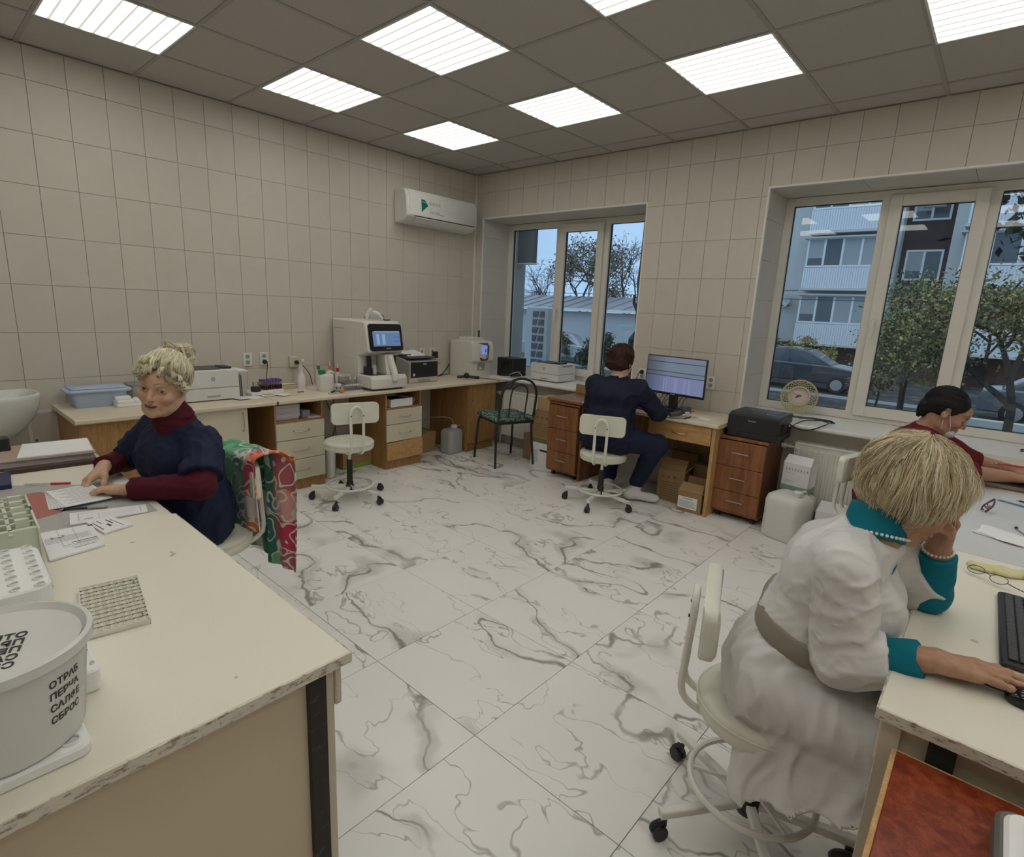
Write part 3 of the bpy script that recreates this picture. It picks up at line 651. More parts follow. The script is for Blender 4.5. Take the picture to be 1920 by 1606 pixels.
t = thing('looped_cable', 'black cable looping down beside the maroon carton', 'cable', (.1, -.95, .70)); mb = MB(); mb.tube(smoothpath([(-.05, -.1, 0), (0, -.02, -.08), (.0, .02, -.22), (.02, -.04, -.35)], 6), .005, 6); mb.build('cable', M_BLACK, t)

# ================================================================ sink
M_SINK = M_CERAM
t = thing('washbasin', 'white ceramic pedestal washbasin at the left edge of the photo', 'sink', (.0, -4.23, 0)); mb = MB(); rings = []
def sring(k, z, xoff=0.0):
    out = []
    for i in range(36):
        a = 2*pi*i/36; x = cos(a); y = sin(a); x = x if x > -.55 else -.55
        out.append((.235+x*.25*k+xoff, y*.265*k, z))
    return out
for k, z in ((.50, .62), (.68, .67), (.86, .73), (.96, .80), (1.0, .855), (1.0, .872), (.965, .88), (.90, .872), (.86, .85), (.74, .79), (.4, .745), (.05, .735)): rings.append(sring(k, z))
v = [p for r in rings for p in r]; n = 36; f = [(k*n+i, k*n+(i+1) % n, (k+1)*n+(i+1) % n, (k+1)*n+i) for k in range(len(rings)-1) for i in range(n)]+[tuple(range(n))[::-1], tuple((len(rings)-1)*n+i for i in range(n))]
mb.add(v, f); mb.box(0.004, .10, -.20, .20, .80, .872, .01); mb.build('basin', M_SINK, t, 50)
mb = MB(); mb.lathe([(.11, 0), (.10, .03), (.075, .2), (.08, .5), (.11, .66)], (.17, 0, 0), 24, sx=.9); mb.build('pedestal', M_SINK, t, 50)
mb = MB(); mb.cyl((.06, 0, .87), (.06, 0, .95), .018); mb.tube(smoothpath([(.06, 0, .94), (.11, 0, .965), (.18, 0, .94)], 5), .011, 8); mb.cyl((.06, 0, .95), (.06, 0, .975), .02); mb.build('tap', M_CHROME, t)
t = thing('access_hatch', 'white plastic access hatch low on the tiled wall by the sink', 'hatch', (0.001, -4.02, .42)); mb = MB(); ring(mb, 0, .2, 0, .3, .02, -.006, 0, .001); mb.v = [np.c_[-v[:, 1], v[:, 0], v[:, 2]] for v in mb.v]; mb.build('frame', M_WHITE, t); mb = MB(); mb.box(0, .004, .02, .18, .02, .28, .001); mb.build('door', M_WT, t); mb = MB(); mb.cyl((.004, .035, .1), (.007, .035, .1), .007); mb.build('latch', M_BLACK, t)

# ================================================================ desk in the middle, under the wall between the windows
t = thing('office_desk', 'light wood desk with one drawer under the large flat monitor', 'desk')
DX0, DX1, DY0, DY1 = 1.94, 3.17, -.56, -.02
mb = MB(); mb.prism([(.705, DY1), (.705, DY0+.006), (.711, DY0), (.729, DY0), (.735, DY0+.006), (.735, DY1)], 2.12, DX1+.02, 0, 0, 'x'); mb.v[-1] = mb.v[-1][:, [0, 2, 1]]; mb.build('desk_top', M_TOP, t, 30)
mb = MB(); mb.box(1.62, 2.12, -.60, DY1, .708, .732, .003); o = mb.build('desk_top', M_WAL, t); o['label'] = 'dark walnut-coloured top section'
mb = MB(); mb.box(3.14, 3.165, -.53, DY1, 0, .705, .001); mb.build('side_panel', M_OAKL, t); mb = MB(); mb.box(1.97, 1.99, -.55, DY1, 0, .707, .001); o = mb.build('side_panel', M_WAL, t)
mb = MB(); mb.box(1.99, 3.14, -.10, -.085, .36, .705, .001); mb.build('modesty_panel', M_OAKD, t)
mb = MB(); mb.box(2.60, 2.616, -.50, -.10, .55, .705, .001); mb.build('drawer_support', M_OAKL, t)
mb = MB(); mb.box(2.615, 3.135, -.535, -.517, .56, .698, .002); d = mb.build('drawer', M_OAKH, t); bow_handle(d, (2.885, -.535, .632), .11, (0, -.018, 0), 'x', M_BRASS)
def pedestal(loc, w, dep, h, lab, top_over=0):
    """mobile drawer pedestal; local x to the right, y into depth (0 = front)"""
    t = thing('drawer_pedestal', lab, 'drawer pedestal', loc); b = .065
    for nm, bb in (('side_panel', (0, .016, .002, dep, b, h-.02)), ('side_panel', (w-.016, w, .002, dep, b, h-.02)), ('back_panel', (.016, w-.016, dep-.008, dep, b, h-.02)), ('bottom_panel', (0, w, .002, dep, b-.016, b)), ('top_panel', (-.004, w+.004, -.008, dep, h-.02, h))):
        mb = MB(); mb.box(*bb, .0012); mb.build(nm, M_WAL if nm != 'side_panel' else M_WALD, t)
    hh = (h-.02-b-.02)/3
    z = h-.028
    for k, q in enumerate((.36, .35, .29)):
        dh = (h-.028-b)*q; mb = MB(); off = .0 if k else .0
        mb.box(.004, w-.004, -.016, 0, z-dh+.004, z, .002); d = mb.build('drawer', M_WAL, t); c = MB(); zc = z-dh*.42; xc = w*.52
        c.tube([(xc-.06, -.016, zc+.003), (xc-.06, -.036, zc), (xc+.06, -.036, zc), (xc+.06, -.016, zc+.003)], .0048, 8); c.build('handle', M_CHROME, d); z -= dh
    for x in (.05, w-.05):
        for y in (.05, dep-.05):
            c = MB(); c.cyl((x-.012, y, .021), (x+.012, y, .021), .021, n=14); c.cyl((x, y, .02), (x, y, .05), .012, n=8); c.build('caster', M_BLACK, t)
pedestal((1.635, -.575, 0), .335, .48, .70, 'walnut three-drawer pedestal left of the person typing, beside the black chair')
pedestal((3.155, -.425, 0), .36, .385, .645, 'walnut three-drawer pedestal on castors carrying the black printer')
# boxes around the desk
t = carton('carton', 'tall open cardboard box with flaps under the desk', (2.79, -.27, 0), .225, .26, .27, .06, M_CARD, True)
mb = MB(); [mb.box(-.09, .09-.01*(i % 3), -.1315, -.1305, .02+.02*i, .024+.02*i, 0) for i in range(8)]; mb.build('printed_lines', M_CARDD, t, 0)
for k, ch in enumerate(('box', 'tri', 'cir')):
    mb = MB(); x = -.07+.05*k
    if k == 0: mb.box(x-.012, x+.012, -.1315, -.1305, .20, .206, 0); mb.box(x-.002, x+.002, -.1315, -.1305, .20, .225, 0)
    elif k == 1: mb.prism([(.20, x-.012), (.20, x+.012), (.224, x)], -.1315, -.1305, 0, 0, 'y')
    else: mb.cyl((x, -.1305, .212), (x, -.1317, .212), .015)
    mb.build('printed_symbol', M_CARDD, t, 0)
t = carton('carton', 'small cardboard box with a white shipping label at the desk leg', (3.02, -.43, 0), .19, .19, .165, .05, M_CARD, True)
mb = MB(); mb.box(-.088, .065, -.102, -.1005, .03, .125, 0); lb = mb.build('shipping_label', M_PAPER, t, 0)
mb = MB(); [mb.box(-.08, .055-.012*(i % 3), -.1026, -.1022, .045+.009*i, .048+.009*i, 0) for i in range(6)]; mb.box(-.05, .03, -.1026, -.1022, .108, .114, 0); mb.build('label_print', M_INKG, lb, 0)
carton('carton', 'dark cardboard box standing behind the open carton under the desk', (3.03, -.21, 0), .20, .14, .33, 0, M_CARDD)
t = thing('archive_box', 'white archive box with green lid stripe on the floor beside the walnut pedestal', 'box', (1.46, -.30, 0), 0); mb = MB(); mb.box(-.14, .14, -.13, .13, 0, .235, .002); mb.build('body', M_PAPER, t)
mb = MB(); mb.box(-.143, .143, -.133, .133, .235, .27, .002); mb.build('lid', mat('olive_print', (.16, .19, .07), .8), t); mb = MB(); mb.rbox(-.03, .08, -.1312, -.1305, .15, .17, .009, 0, 'y'); mb.build('hand_hole', M_BLACK, t); mb = MB(); [mb.box(-.12, -.05, -.1312, -.1306, .03+.014*i, .034+.014*i, 0) for i in range(10)]; mb.build('printed_form', M_INKG, t, 0)
t = carton('carton', 'brown cardboard box with printed symbols stacked on the white archive box', (1.46, -.30, .27), .28, .26, .27, 0, M_CARD)
mb = MB(); [mb.box(-.11, .09-.02*(i % 3), -.1315, -.1305, .04+.022*i, .045+.022*i, 0) for i in range(6)]; mb.cyl((-.08, -.1305, .215), (-.08, -.1317, .215), .014); mb.box(-.03, -.01, -.1315, -.1305, .20, .228, 0); mb.cyl((.04, -.1305, .215), (.04, -.1317, .215), .014); mb.build('printed_marks', M_CARDD, t, 0)
carton('carton', 'pale cardboard box on top of the printed brown box by the radiator', (1.47, -.28, .545), .27, .22, .13, 0, M_CARDL)
carton('carton', 'small brown box on the floor left of the white archive box', (1.215, -.22, 0), .18, .2, .26, 0, M_CARD)
t = thing('lever_file', 'brown cardboard folder leaning behind the walnut desk top', 'folder', (1.74, -.13, .733)); mb = MB(); mb.box(-.13, .06, -.012, .012, 0, .085, .002); mb.build('cover', M_CARD, t); mb = MB(); mb.lathe([(.02, 0), (.026, .003), (.02, .006)], (.09, 0, .03), d=(0, -1, 0)); mb.build('tape_roll', M_CREAM, t)
# open peroxide box on the canisters by the large radiator
canister('jerrycan', 'white plastic jerrycan on the floor beside the walnut pedestal', (3.72, -.46, 0), .27, .24, .345, -.25, M_CANW, off=(.06, -.02))
t = thing('reagent_carton', 'white and green open carton with printed symbols in front of the radiator', 'carton', (3.70, -.22, .30), -.12)
mb = MB(); w, dd, hh = .19, .13, .20; k = .003
for b in ((-w/2, w/2, -dd/2, -dd/2+k, 0, hh), (-w/2, w/2, dd/2-k, dd/2, 0, hh), (-w/2, -w/2+k, -dd/2, dd/2, 0, hh), (w/2-k, w/2, -dd/2, dd/2, 0, hh), (-w/2, w/2, -dd/2, dd/2, 0, k)): mb.box(*b, 0)
mb.build('walls', M_PAPER, t); mb = MB(); mb.box(-w/2-.0005, w/2+.0005, -dd/2-.001, dd/2, 0, .035, 0); mb.build('green_band', mat('pale_green_print', (.25, .42, .28), .8), t, 0)
mb = MB(); mb.add([(-w/2, -dd/2, hh), (w/2, -dd/2, hh), (w/2-.008, -dd/2+.05, hh+.055), (-w/2+.008, -dd/2+.05, hh+.055)], [(0, 1, 2, 3)]); mb.build('flap', M_PAPER, t, 0)
mb = MB()
for i in range(8): x = -.075+.0205*i; mb.box(x, x+.012, -dd/2-.0015, -dd/2-.0005, .148, .150, 0); mb.box(x+.004, x+.008, -dd/2-.0015, -dd/2-.0005, .150, .166, 0); (i % 2) and mb.box(x, x+.012, -dd/2-.0015, -dd/2-.0005, .158, .162, 0)
mb.build('printed_symbols', M_INKG, t, 0); mb = MB(); mb.box(-.07, -.01, -dd/2-.0015, -dd/2-.0005, .125, .128, 0); mb.box(-.07, .0, -dd/2-.0015, -dd/2-.0005, .07, .073, 0); mb.box(-.07, -.03, -dd/2-.0015, -dd/2-.0005, .06, .063, 0); mb.build('printed_lines', M_INKL, t, 0)
canister('jerrycan', 'second white jerrycan on the floor under the reagent carton', (3.72, -.22, 0), .22, .18, .29, 0, M_CANW)
carton('cardboard_lid', 'white flat carton lying by the radiator behind the white-coated woman', (4.01, -.32, 0), .26, .28, .25, .1, M_PAPER)

# ================================================================ left desk (two worn cream desks end to end)
t = thing('laboratory_desk', 'worn cream desk nearest the camera at left, with chipped edge and black metal legs', 'desk', (0, 0, 0))
mb = MB(); mb.box(2.565, 3.690, -4.72, -3.955, .724, .750, .002); o = mb.build('desk_top', M_DESK, t)
mb = MB(); mb.box(3.690, 3.693, -4.72, -3.955, .7245, .7485, 0); mb.box(2.565, 3.690, -3.955, -3.952, .7245, .7485, 0); mb.build('chipped_edge', M_CHIP, t, 0)
mb = MB(); mb.box(3.630, 3.648, -4.66, -4.035, 0, .70, .001); mb.build('end_panel', M_DESKP, t)
for y in (-4.02, -4.585):
    mb = MB(); mb.box(3.640, 3.662, y-.034 if y < -4.3 else y-.022, y+.02 if y < -4.3 else y+.020, 0, .724, .0015); mb.build('leg', M_BLKW, t)
mb = MB(); mb.box(3.60, 3.650, -3.997, -3.975, 0, .72, .0015); mb.build('frame_upright', M_DESKR, t); mb = MB(); mb.box(2.6, 3.655, -3.975, -3.958, .60, .722, .003); mb.build('front_rail', M_DESKR, t)
mb = MB(); mb.box(3.60, 3.650, -4.70, -4.63, 0, .72, .0015); mb.build('frame_upright', M_DESKR, t)
mb = MB(); mb.box(2.60, 2.62, -4.66, -3.99, 0, .722, .001); mb.build('end_panel', M_DESKP, t)
t = thing('laboratory_desk', 'cream desk further left where the smiling woman sorts papers', 'desk', (0, 0, 0))
mb = MB(); mb.box(1.43, 2.560, -4.72, -3.965, .724, .749, .002); mb.build('desk_top', M_DESK, t); mb = MB(); mb.box(1.43, 2.56, -3.965, -3.962, .7245, .7475, 0); mb.build('chipped_edge', M_CHIP, t, 0)
mb = MB(); mb.box(1.46, 1.48, -4.66, -4.0, 0, .724, .001); mb.build('end_panel', M_DESKP, t); mb = MB(); mb.box(1.46, 2.54, -3.985, -3.968, .60, .722, .003); mb.build('front_rail', M_DESKR, t)
mb = MB(); mb.box(2.53, 2.55, -4.66, -4.0, 0, .724, .001); mb.build('end_panel', M_DESKP, t)

# ================================================================ right desks
t = thing('workstation_desk', 'cream desk with chipped edge at right where the white-coated woman uses a mouse', 'desk')
mb = MB(); mb.box(4.600, 5.25, -3.295, -2.135, .724, .750, .002); mb.build('desk_top', M_DESK, t); mb = MB(); mb.box(4.600, 5.25, -3.298, -3.295, .7245, .7485, 0); mb.box(4.597, 4.60, -3.295, -2.13, .7245, .7485, 0); mb.build('chipped_edge', M_CHIP, t, 0)
mb = MB(); mb.box(4.635, 5.22, -3.262, -3.245, 0, .722, .001); mb.build('end_panel', M_DESKP, t); mb = MB(); mb.box(4.690, 4.735, -3.275, -3.255, .0, .722, .001); mb.build('leg', M_BLKW, t)
mb = MB(); mb.box(4.605, 4.63, -3.25, -2.15, .60, .722, .003); mb.build('front_rail', M_DESKR, t); mb = MB(); mb.box(4.61, 4.645, -3.272, -3.24, 0, .722, .001); mb.build('frame_upright', M_DESKR, t); mb = MB(); mb.box(5.15, 5.2, -3.275, -3.24, 0, .722, .001); mb.build('leg', M_BLKW, t)
text('marker_number', '07.10', .038, (4.835, -3.2635, .688), (1, 0, 0), (0, 0, 1), mat('faded_marker', (.20, .15, .10), .8), t)
t = thing('workstation_desk', 'grey-topped desk beyond the spectacles, with napkin and hair clip on it', 'desk')
mb = MB(); mb.box(4.595, 5.25, -2.130, -.985, .724, .750, .002); mb.build('desk_top', M_DESK2, t); mb = MB(); mb.box(4.62, 4.64, -2.1, -1.0, .60, .722, .003); mb.build('front_rail', M_DESKR, t); mb = MB(); mb.box(4.64, 5.2, -2.12, -2.10, 0, .722, .001); mb.build('end_panel', M_DESKP, t); mb = MB(); mb.box(4.64, 5.2, -1.02, -1.0, 0, .722, .001); mb.build('end_panel', M_DESKP, t)
t = thing('side_table', 'table with layered light wood edge below the large window, where the masked woman leans', 'desk')
mb = MB(); mb.box(4.615, 5.4, -.975, -.16, .755, .775, .002); mb.build('table_top', M_TOP, t)
for k, (z0, z1, m) in enumerate(((.735, .755, M_OAKL), (.715, .735, M_TOP), (.69, .715, M_OAK))): mb = MB(); mb.box(4.62, 5.38, -.97, -.17, z0, z1, .001); mb.build('edge_layer', m, t)
for x in (4.65, 5.34): mb = MB(); mb.box(x-.02, x+.02, -.95, -.18, 0, .69, .001); mb.build('end_panel', M_OAKL, t)
# red cabinet with a white tray in the near right corner
t = thing('mahogany_cabinet', 'scratched red-brown cabinet top at the bottom right corner under the desk', 'cabinet')
mb = MB(); mb.box(4.645, 5.10, -3.80, -3.302, .655, .677, .002); mb.build('cabinet_top', M_MAHO, t)
mb = MB(); mb.box(4.636, 4.645, -3.80, -3.300, .655, .677, .001); mb.box(4.645, 5.1, -3.302, -3.299, .655, .677, 0); mb.build('edge_band', M_OAKL, t, 0)
mb = MB(); mb.box(4.650, 4.667, -3.79, -3.31, 0, .655, .001); mb.box(5.08, 5.095, -3.79, -3.31, 0, .655, .001); mb.build('side_panel', M_MAHO, t); mb = MB(); mb.box(4.667, 5.08, -3.79, -3.775, 0.04, .655, .001); mb.build('front_panel', M_MAHO, t)
# ================================================================ wall sockets, air conditioner
socket((0.0, -2.592, .998), 'x', '', 'first double wall socket from the left, above the purple-capped tubes')
socket((0.0, -2.455, .998), 'x', '', 'double wall socket with the black plug in it, above the purple-capped tubes')
socket((0.0, -2.20, .965), 'x', 'switch', 'cream cover plate on the wall behind the spray bottle')
socket((0.0, -.89, .99), 'x', '', 'leftmost of the three wall sockets behind the grey and black printer')
socket((0.0, -.755, .99), 'x', '', 'middle one of the three wall sockets behind the grey and black printer')
socket((0.0, -.61, .99), 'x', '', 'rightmost of the three wall sockets behind the grey and black printer, black adapter in it')
socket((2.235, 0.0, .975), 'y', '', 'double wall socket left of the big monitor with a black plug')
socket((2.715, 0.0, .975), 'y', '', 'double wall socket half hidden by the right edge of the monitor')
socket((2.875, 0.0, .975), 'y', '', 'empty double wall socket right of the monitor')
plug((.012, -2.455, .975), 'x', [(.06, -2.455, .93), (.05, -2.46, .85), (.06, -2.47, .77)], 'black plug and cord in the socket above the test tubes')
plug((.034, -2.185, .96), 'x', [(.09, -2.15, .93), (.10, -2.10, .86), (.11, -2.08, .765)], 'black plug with arching cord right of the spray bottle')
plug((.012, -.89, .97), 'x', [(.07, -.86, .945), (.10, -.75, .925), (.20, -.66, .90)], 'black plug in the leftmost of the three sockets, cord leading right')
plug((2.235, -.012, .998), 'y', [(2.215, -.05, .96), (2.18, -.06, .86), (2.17, -.05, .745)], 'black plug and cord in the socket left of the big monitor')
t = thing('power_adapter', 'black adapter block in the rightmost of the three wall sockets', 'adapter', (.012, -.595, .975)); mb = MB(); mb.rbox(0, .05, -.025, .025, -.035, .035, .008, .004); mb.build('housing', M_BLACK, t)

t = thing('air_conditioner', 'white wall-mounted air conditioner with green sticker near the room corner', 'air conditioner', (.0, -.64, 2.43))
W2 = .47; prof = [(-.155, .0), (.155, .0), (.155, .12), (.140, .165), (.07, .195), (-.06, .205), (-.10, .195), (-.145, .13), (-.155, .08)]
mb = MB(); mb.prism([(z, x) for z, x in prof], -W2, W2, .012, 0, 'y'); mb.build('housing', M_WHITE, t, 40)
mb = MB(); fp = [(.147, .162), (.145, .170), (.07, .2015), (-.055, .2105), (-.088, .204), (-.084, .196)]; mb.prism(fp, -W2+.03, W2-.02, .002, 0, 'y'); fpn = mb.build('front_panel', M_WHITE, t, 40)
mb = MB(); mb.prism([(-.090, .2005), (-.105, .190), (-.105, .150), (-.090, .150)], -W2+.10, W2-.04, 0, 0, 'y'); mb.build('outlet', M_BLACK, t)
mb = MB(); mb.prism([(-.102, .199), (-.140, .148), (-.145, .150), (-.106, .203)], -W2+.11, W2-.05, 0, 0, 'y'); mb.build('louvre', M_WHITE, t)
sx = np.array([0, 1, 0.]); 
def acp(y, z): # point on the front panel
    return (.2015+(.07-z)*(.009/.125)+.0008, y, z)
mb = MB(); mb.add([acp(-.30, .068), acp(-.255, .068), acp(-.215, .018), acp(-.30, -.05)], [(0, 1, 2, 3)]); mb.build('green_sticker', mat('teal_print', (.0, .16, .12), .4), fpn, 0)
def sur(p0, p1, z0, z1, f=acp): return [f(p0, z0), f(p1, z0), f(p1, z1), f(p0, z1)]
mb = MB()
for k in range(4): y = -.20+.038*k; mb.quad(sur(y, y+.028, .028, .062))
for k in range(2): y = -.20+.075*k; mb.quad(sur(y, y+.045, .0, .003)); mb.quad(sur(y, y+.06, -.012, -.010))
mb.quad(sur(-.195, -.135, -.050, -.025)); mb.quad(sur(-.122, -.072, -.052, -.024)); mb.build('sticker_print', M_INKL, fpn, 0)
text('sticker_text', 'Hisense', .016, (.2085, -.29, .04), (0, 1, 0), (-.07, 0, 1), M_WHITE, fpn)
text('logo_text', 'Hisense', .017, (.2128, -.075, -.052), (0, 1, 0), (-.07, 0, 1), M_DGREY, fpn)

# ================================================================ printers
M_PRW = mat('printer_white', (.68, .69, .66), .4, var=.02)
def hp_printer(name, lab, loc, rz, w=.34, d=.30, h=.21, side_note=False):
    """local: x right, -y front"""
    t = thing(name, lab, 'printer', loc, rz); mb = MB(); mb.rbox(-w/2, w/2, -d/2, d/2, .008, h*.42, .012, .003); mb.build('paper_cassette', M_PRW, t)
    mb = MB(); mb.rbox(-w/2+.001, w/2-.001, -d/2-.002, d/2, h*.43, h, .012, .006); b = mb.build('body', M_PRW, t, 40)
    mb = MB(); mb.box(-.045, .045, -d/2-.004, -d/2+.002, h*.13, h*.19, .002); mb.build('tray_grip', M_GREY, t)
    mb = MB(); mb.prism([(-w*.38, -d*.38), (w*.18, -d*.38), (w*.30, -d*.1), (w*.30, d*.32), (-w*.38, d*.32)], h-.002, h+.006, .002); mb.build('output_tray', M_DGREY, t)
    mb = MB(); mb.prism([(w*.24, -d*.32), (w*.42, -d*.32), (w*.42, d*.1), (w*.24, d*.1)], h, h+.016, .004); mb.build('control_panel', M_BLACK, t)
    mb = MB(); mb.lathe([(.0145, 0), (.0145, .0016), (.0125, .0016)], (0, -d/2-.002, h*.72), 22, d=(0, -1, 0)); mb.build('round_logo', M_GREY, b); text('logo_text', 'hp', .017, (-.0095, -d/2-.0042, h*.72-.005), (1, 0, 0), (0, 0, 1), M_WHITE, b, shear=.3)
    mb = MB(); mb.box(-w*.44, -w*.28, -d/2-.0028, -d/2-.0018, h*.51, h*.53, 0); mb.build('model_print', M_INKL, t, 0)
    for sx_ in (-1, 1):
        for sy_ in (-1, 1): f = MB(); f.cyl((sx_*(w/2-.03), sy_*(d/2-.03), 0), (sx_*(w/2-.03), sy_*(d/2-.03), .01), .01, n=10); f.build('foot', M_DGREY, t)
    if side_note: text('handwriting', 'гематология', .030, (w/2+.0006, -d*.32, h*.86), (0, 1, 0), (0, 0, 1), M_DGREY, b)
    return t
hp_printer('laser_printer', 'white laser printer with round logo on the wall counter behind the smiling woman', (.26, -3.02, .75), pi/2, .37, .32, .225)
t = hp_printer('laser_printer', 'white laser printer with handwriting on its side on the small window sill', (1.085, .16, .772), 0, .375, .31, .185, True)
t = thing('document_tray', 'grey plastic file tray with white sheets right of the white printer', 'tray', (.22, -2.775, .75)); 
for k in range(3): mb = MB(); mb.prism([(0, 0), (.20, 0), (.19, .17), (.03, .19)], .012*k-.025, .012*k-.021, 0, 0, 'y'); mb.v[-1] = np.c_[mb.v[-1][:, 2]-.10, mb.v[-1][:, 1], mb.v[-1][:, 0]*.95]; mb.build('divider', M_GREY if k else M_LGREY, t, 0)
mb = MB(); mb.box(-.12, .10, -.03, .05, .192, .2, .001); mb.build('top_sheet', M_PAPER, t)
# brother-like grey printer on the counter
t = thing('grey_printer', 'grey laser printer with black front between the two analyzers', 'printer', (.235, -1.055, .75), pi/2); w, d, h = .36, .36, .235
mb = MB(); mb.rbox(-w/2, w/2, -d/2, d/2, .004, .052, .012, .004); mb.build('paper_cassette', mat('beige_plastic', (.58, .55, .46), .45), t)
mb = MB(); v = [(-d/2, .052), (d/2, .052), (d/2, .20), (d/2-.05, .245), (-d/2+.15, .235), (-d/2, .205)]; mb.prism(v, -w/2, w/2, .004, 0, 'x'); mb.build('body', mat('warm_grey_plastic', (.48, .47, .43), .45), t, 30)
mb = MB(); mb.rbox(-w/2+.012, w/2-.012, -d/2-.008, -d/2+.01, .055, .205, .008, .003, 'y'); f = mb.build('front_cover', M_BLACK, t)
mb = MB(); mb.box(-.02, .02, -d/2-.0095, -d/2-.0075, .178, .188, .001); mb.build('latch', M_LGREY, f); mb = MB(); mb.box(-.145, -.125, -d/2-.0095, -d/2-.0075, .07, .095, 0); mb.build('label', M_PAPER, f, 0)
mb = MB(); mb.box(-w/2+.01, w/2-.01, -d/2+.02, d/2-.04, .236, .246, .003); mb.build('output_tray', M_DGREY, t); mb = MB(); mb.add([(-.10, -.05, .25), (.13, -.05, .25), (.13, .12, .29), (-.10, .12, .29)], [(0, 1, 2, 3)]); mb.build('paper', M_PAPER, t, 0)
mb = MB(); mb.box(-.075, .075, -d/2-.006, -d/2+.0, .012, .036, .003); mb.build('tray_grip', mat('dull_brass_plastic', (.36, .31, .20), .5), t); mb = MB(); mb.box(-w/2-.002, -w/2+.14, -.02, .0, .25, .266, .002); mb.build('hinge_bar', M_BLACK, t)
mb = MB(); mb.box(w/2+.002, w/2+.03, -.10, .14, .02, .20, .004); mb.build('side_cover', M_PRW, t)
# black printer on pedestal
t = thing('black_printer', 'black laser printer on top of the walnut pedestal right of the desk', 'printer', (3.378, -.235, .645), 0); w, d, h = .36, .34, .185
mb = MB(); mb.rbox(-w/2, w/2, -d/2, d/2, .003, .045, .012, .004); mb.build('paper_cassette', M_BLACK, t)
mb = MB(); v = [(-d/2, .047), (d/2, .047), (d/2, h), (-d/2+.05, h), (-d/2-.002, h-.022)]; mb.prism(v, -w/2, w/2, .004, 0, 'x'); b = mb.build('body', M_BLACK, t, 30)
mb = MB(); mb.prism([(-w*.12, -d*.25), (w*.36, -d*.25), (w*.36, -d*.10), (-w*.12, -d*.10)], h-.001, h+.0015, 0); mb.build('output_slot', M_BLKG, t); mb = MB(); mb.box(-w*.3, w*.38, -d*.08, d*.4, h-.002, h+.004, .002); mb.build('output_cover', M_DGREY, t)
mb = MB(); mb.box(-w/2+.02, -w/2+.06, -d/2+.07, -d/2+.10, h-.001, h+.002, .001); mb.build('button', M_DGREY, t); text('logo_text', 'brother', .018, (-.030, -d/2-.0035, h-.055), (1, 0, 0), (0, 0, 1), M_LGREY, b)
for i in range(5): mb = MB(); mb.box(w/2-.0005, w/2+.0012, -.10+.012*i, -.094+.012*i, .07, .13, 0); mb.build('side_vent', M_BLKG, t, 0)

# ================================================================ big analyzer
t = thing('blood_analyzer', 'large white analyzer with a black touch screen on the wall counter', 'analyzer', (.03, -1.64, .75), 0)
Wd = .185; mb = MB()
pf = [(0.02, .012), (.42, .012), (.42, .29), (.49, .305), (.577, .335), (.532, .57), (.505, .596), (0.0, .60), (.0, .012)]
mb.prism([(z, x) for x, z in pf[:-1]], -Wd, Wd, .014, 0, 'y'); M_AN = mat('analyzer_white', (.68, .66, .60), .35, var=.015); mb.build('housing', M_AN, t, 40)
mb = MB(); mb.prism([(z, x) for x, z in ((.40, .02), (.625, .02), (.63, .10), (.60, .135), (.40, .13))], -Wd-.005, Wd+.005, .010, 0, 'y'); mb.build('base', M_AN, t, 40)
mb = MB(); mb.box(.0, .60, -Wd+.03, Wd-.03, 0, .02, .002); mb.build('foot_plate', M_DGREY, t)
mb = MB(); mb.box(.415, .60, -Wd+.01, Wd-.01, .132, .1375, .001); mb.build('deck', M_DGREY, t)
mb = MB(); mb.prism([(z, x) for x, z in ((.44, .13), (.60, .12), (.565, .31), (.45, .31))], -.01, .085, .008, 0, 'y'); mb.build('sampling_arm', M_AN, t, 40)
mb = MB(); mb.tube(smoothpath([(.565, .04, .30), (.595, .045, .22), (.630, .05, .14), (.640, .052, .085)], 5), [.03]*16, 14); mb.v[-1][:, 0] = np.where(True, mb.v[-1][:, 0], 0); mb.build('arm_cover', M_AN, t, 60)
mb = MB(); mb.cyl((.47, -.11, .135), (.47, -.11, .29), .022, n=16); mb.build('dark_turret', M_BLACK, t); mb = MB(); mb.cyl((.52, -.09, .135), (.52, -.09, .20), .02, n=16); mb.cyl((.52, -.09, .20), (.52, -.09, .215), .014, n=12); mb.build('sample_cup', M_LGREY, t); mb = MB(); mb.rbox(.44, .54, -.15, -.125, .135, .20, .006, .002); mb.build('tube_holder', M_BLACK, t)
mb = MB(); mb.rbox(.44, .50, .10, .16, .14, .29, .01, .003); mb.build('dark_column', M_BLACK, t)
# tilted screen
tx = lambda y, z, o=0.0: (.579-.045*(z-.335)/.235+o, y, z)
def panel(y0, y1, z0, z1, r, o, m, nm, par):
    mb = MB(); P = rrect(y0, y1, z0, z1, r, 5); v = [tx(y, z, o) for y, z in P]+[tx(y, z, o-.012) for y, z in P]; n = len(P)
    mb.add(v, [tuple(range(n)), tuple(range(n, 2*n))[::-1]]+[(i, (i+1) % n, n+(i+1) % n, n+i) for i in range(n)]); return mb.build(nm, m, par, 20)
sc = panel(-.17, .175, .345, .575, .025, .012, M_BLKG, 'touch_screen', t)
panel(-.135, .15, .385, .51, .002, .0126, emit('screen_blue', (.10, .17, .32), .9), 'display', sc); panel(-.12, .145, .505, .512, 0, .0130, emit('screen_pale', (.25, .38, .55), .9), 'display_header', sc)
for z in (.425, .46): panel(.08, .14, z, z+.004, 0, .0130, emit('screen_dark', (.03, .07, .18), .8), 'display_row', sc)
for y in (-.10, -.04): panel(y, y+.03, .40, .49, 0, .0130, emit('screen_column', (.22, .32, .45), .9), 'display_column', sc)  # paler interface columns on the display
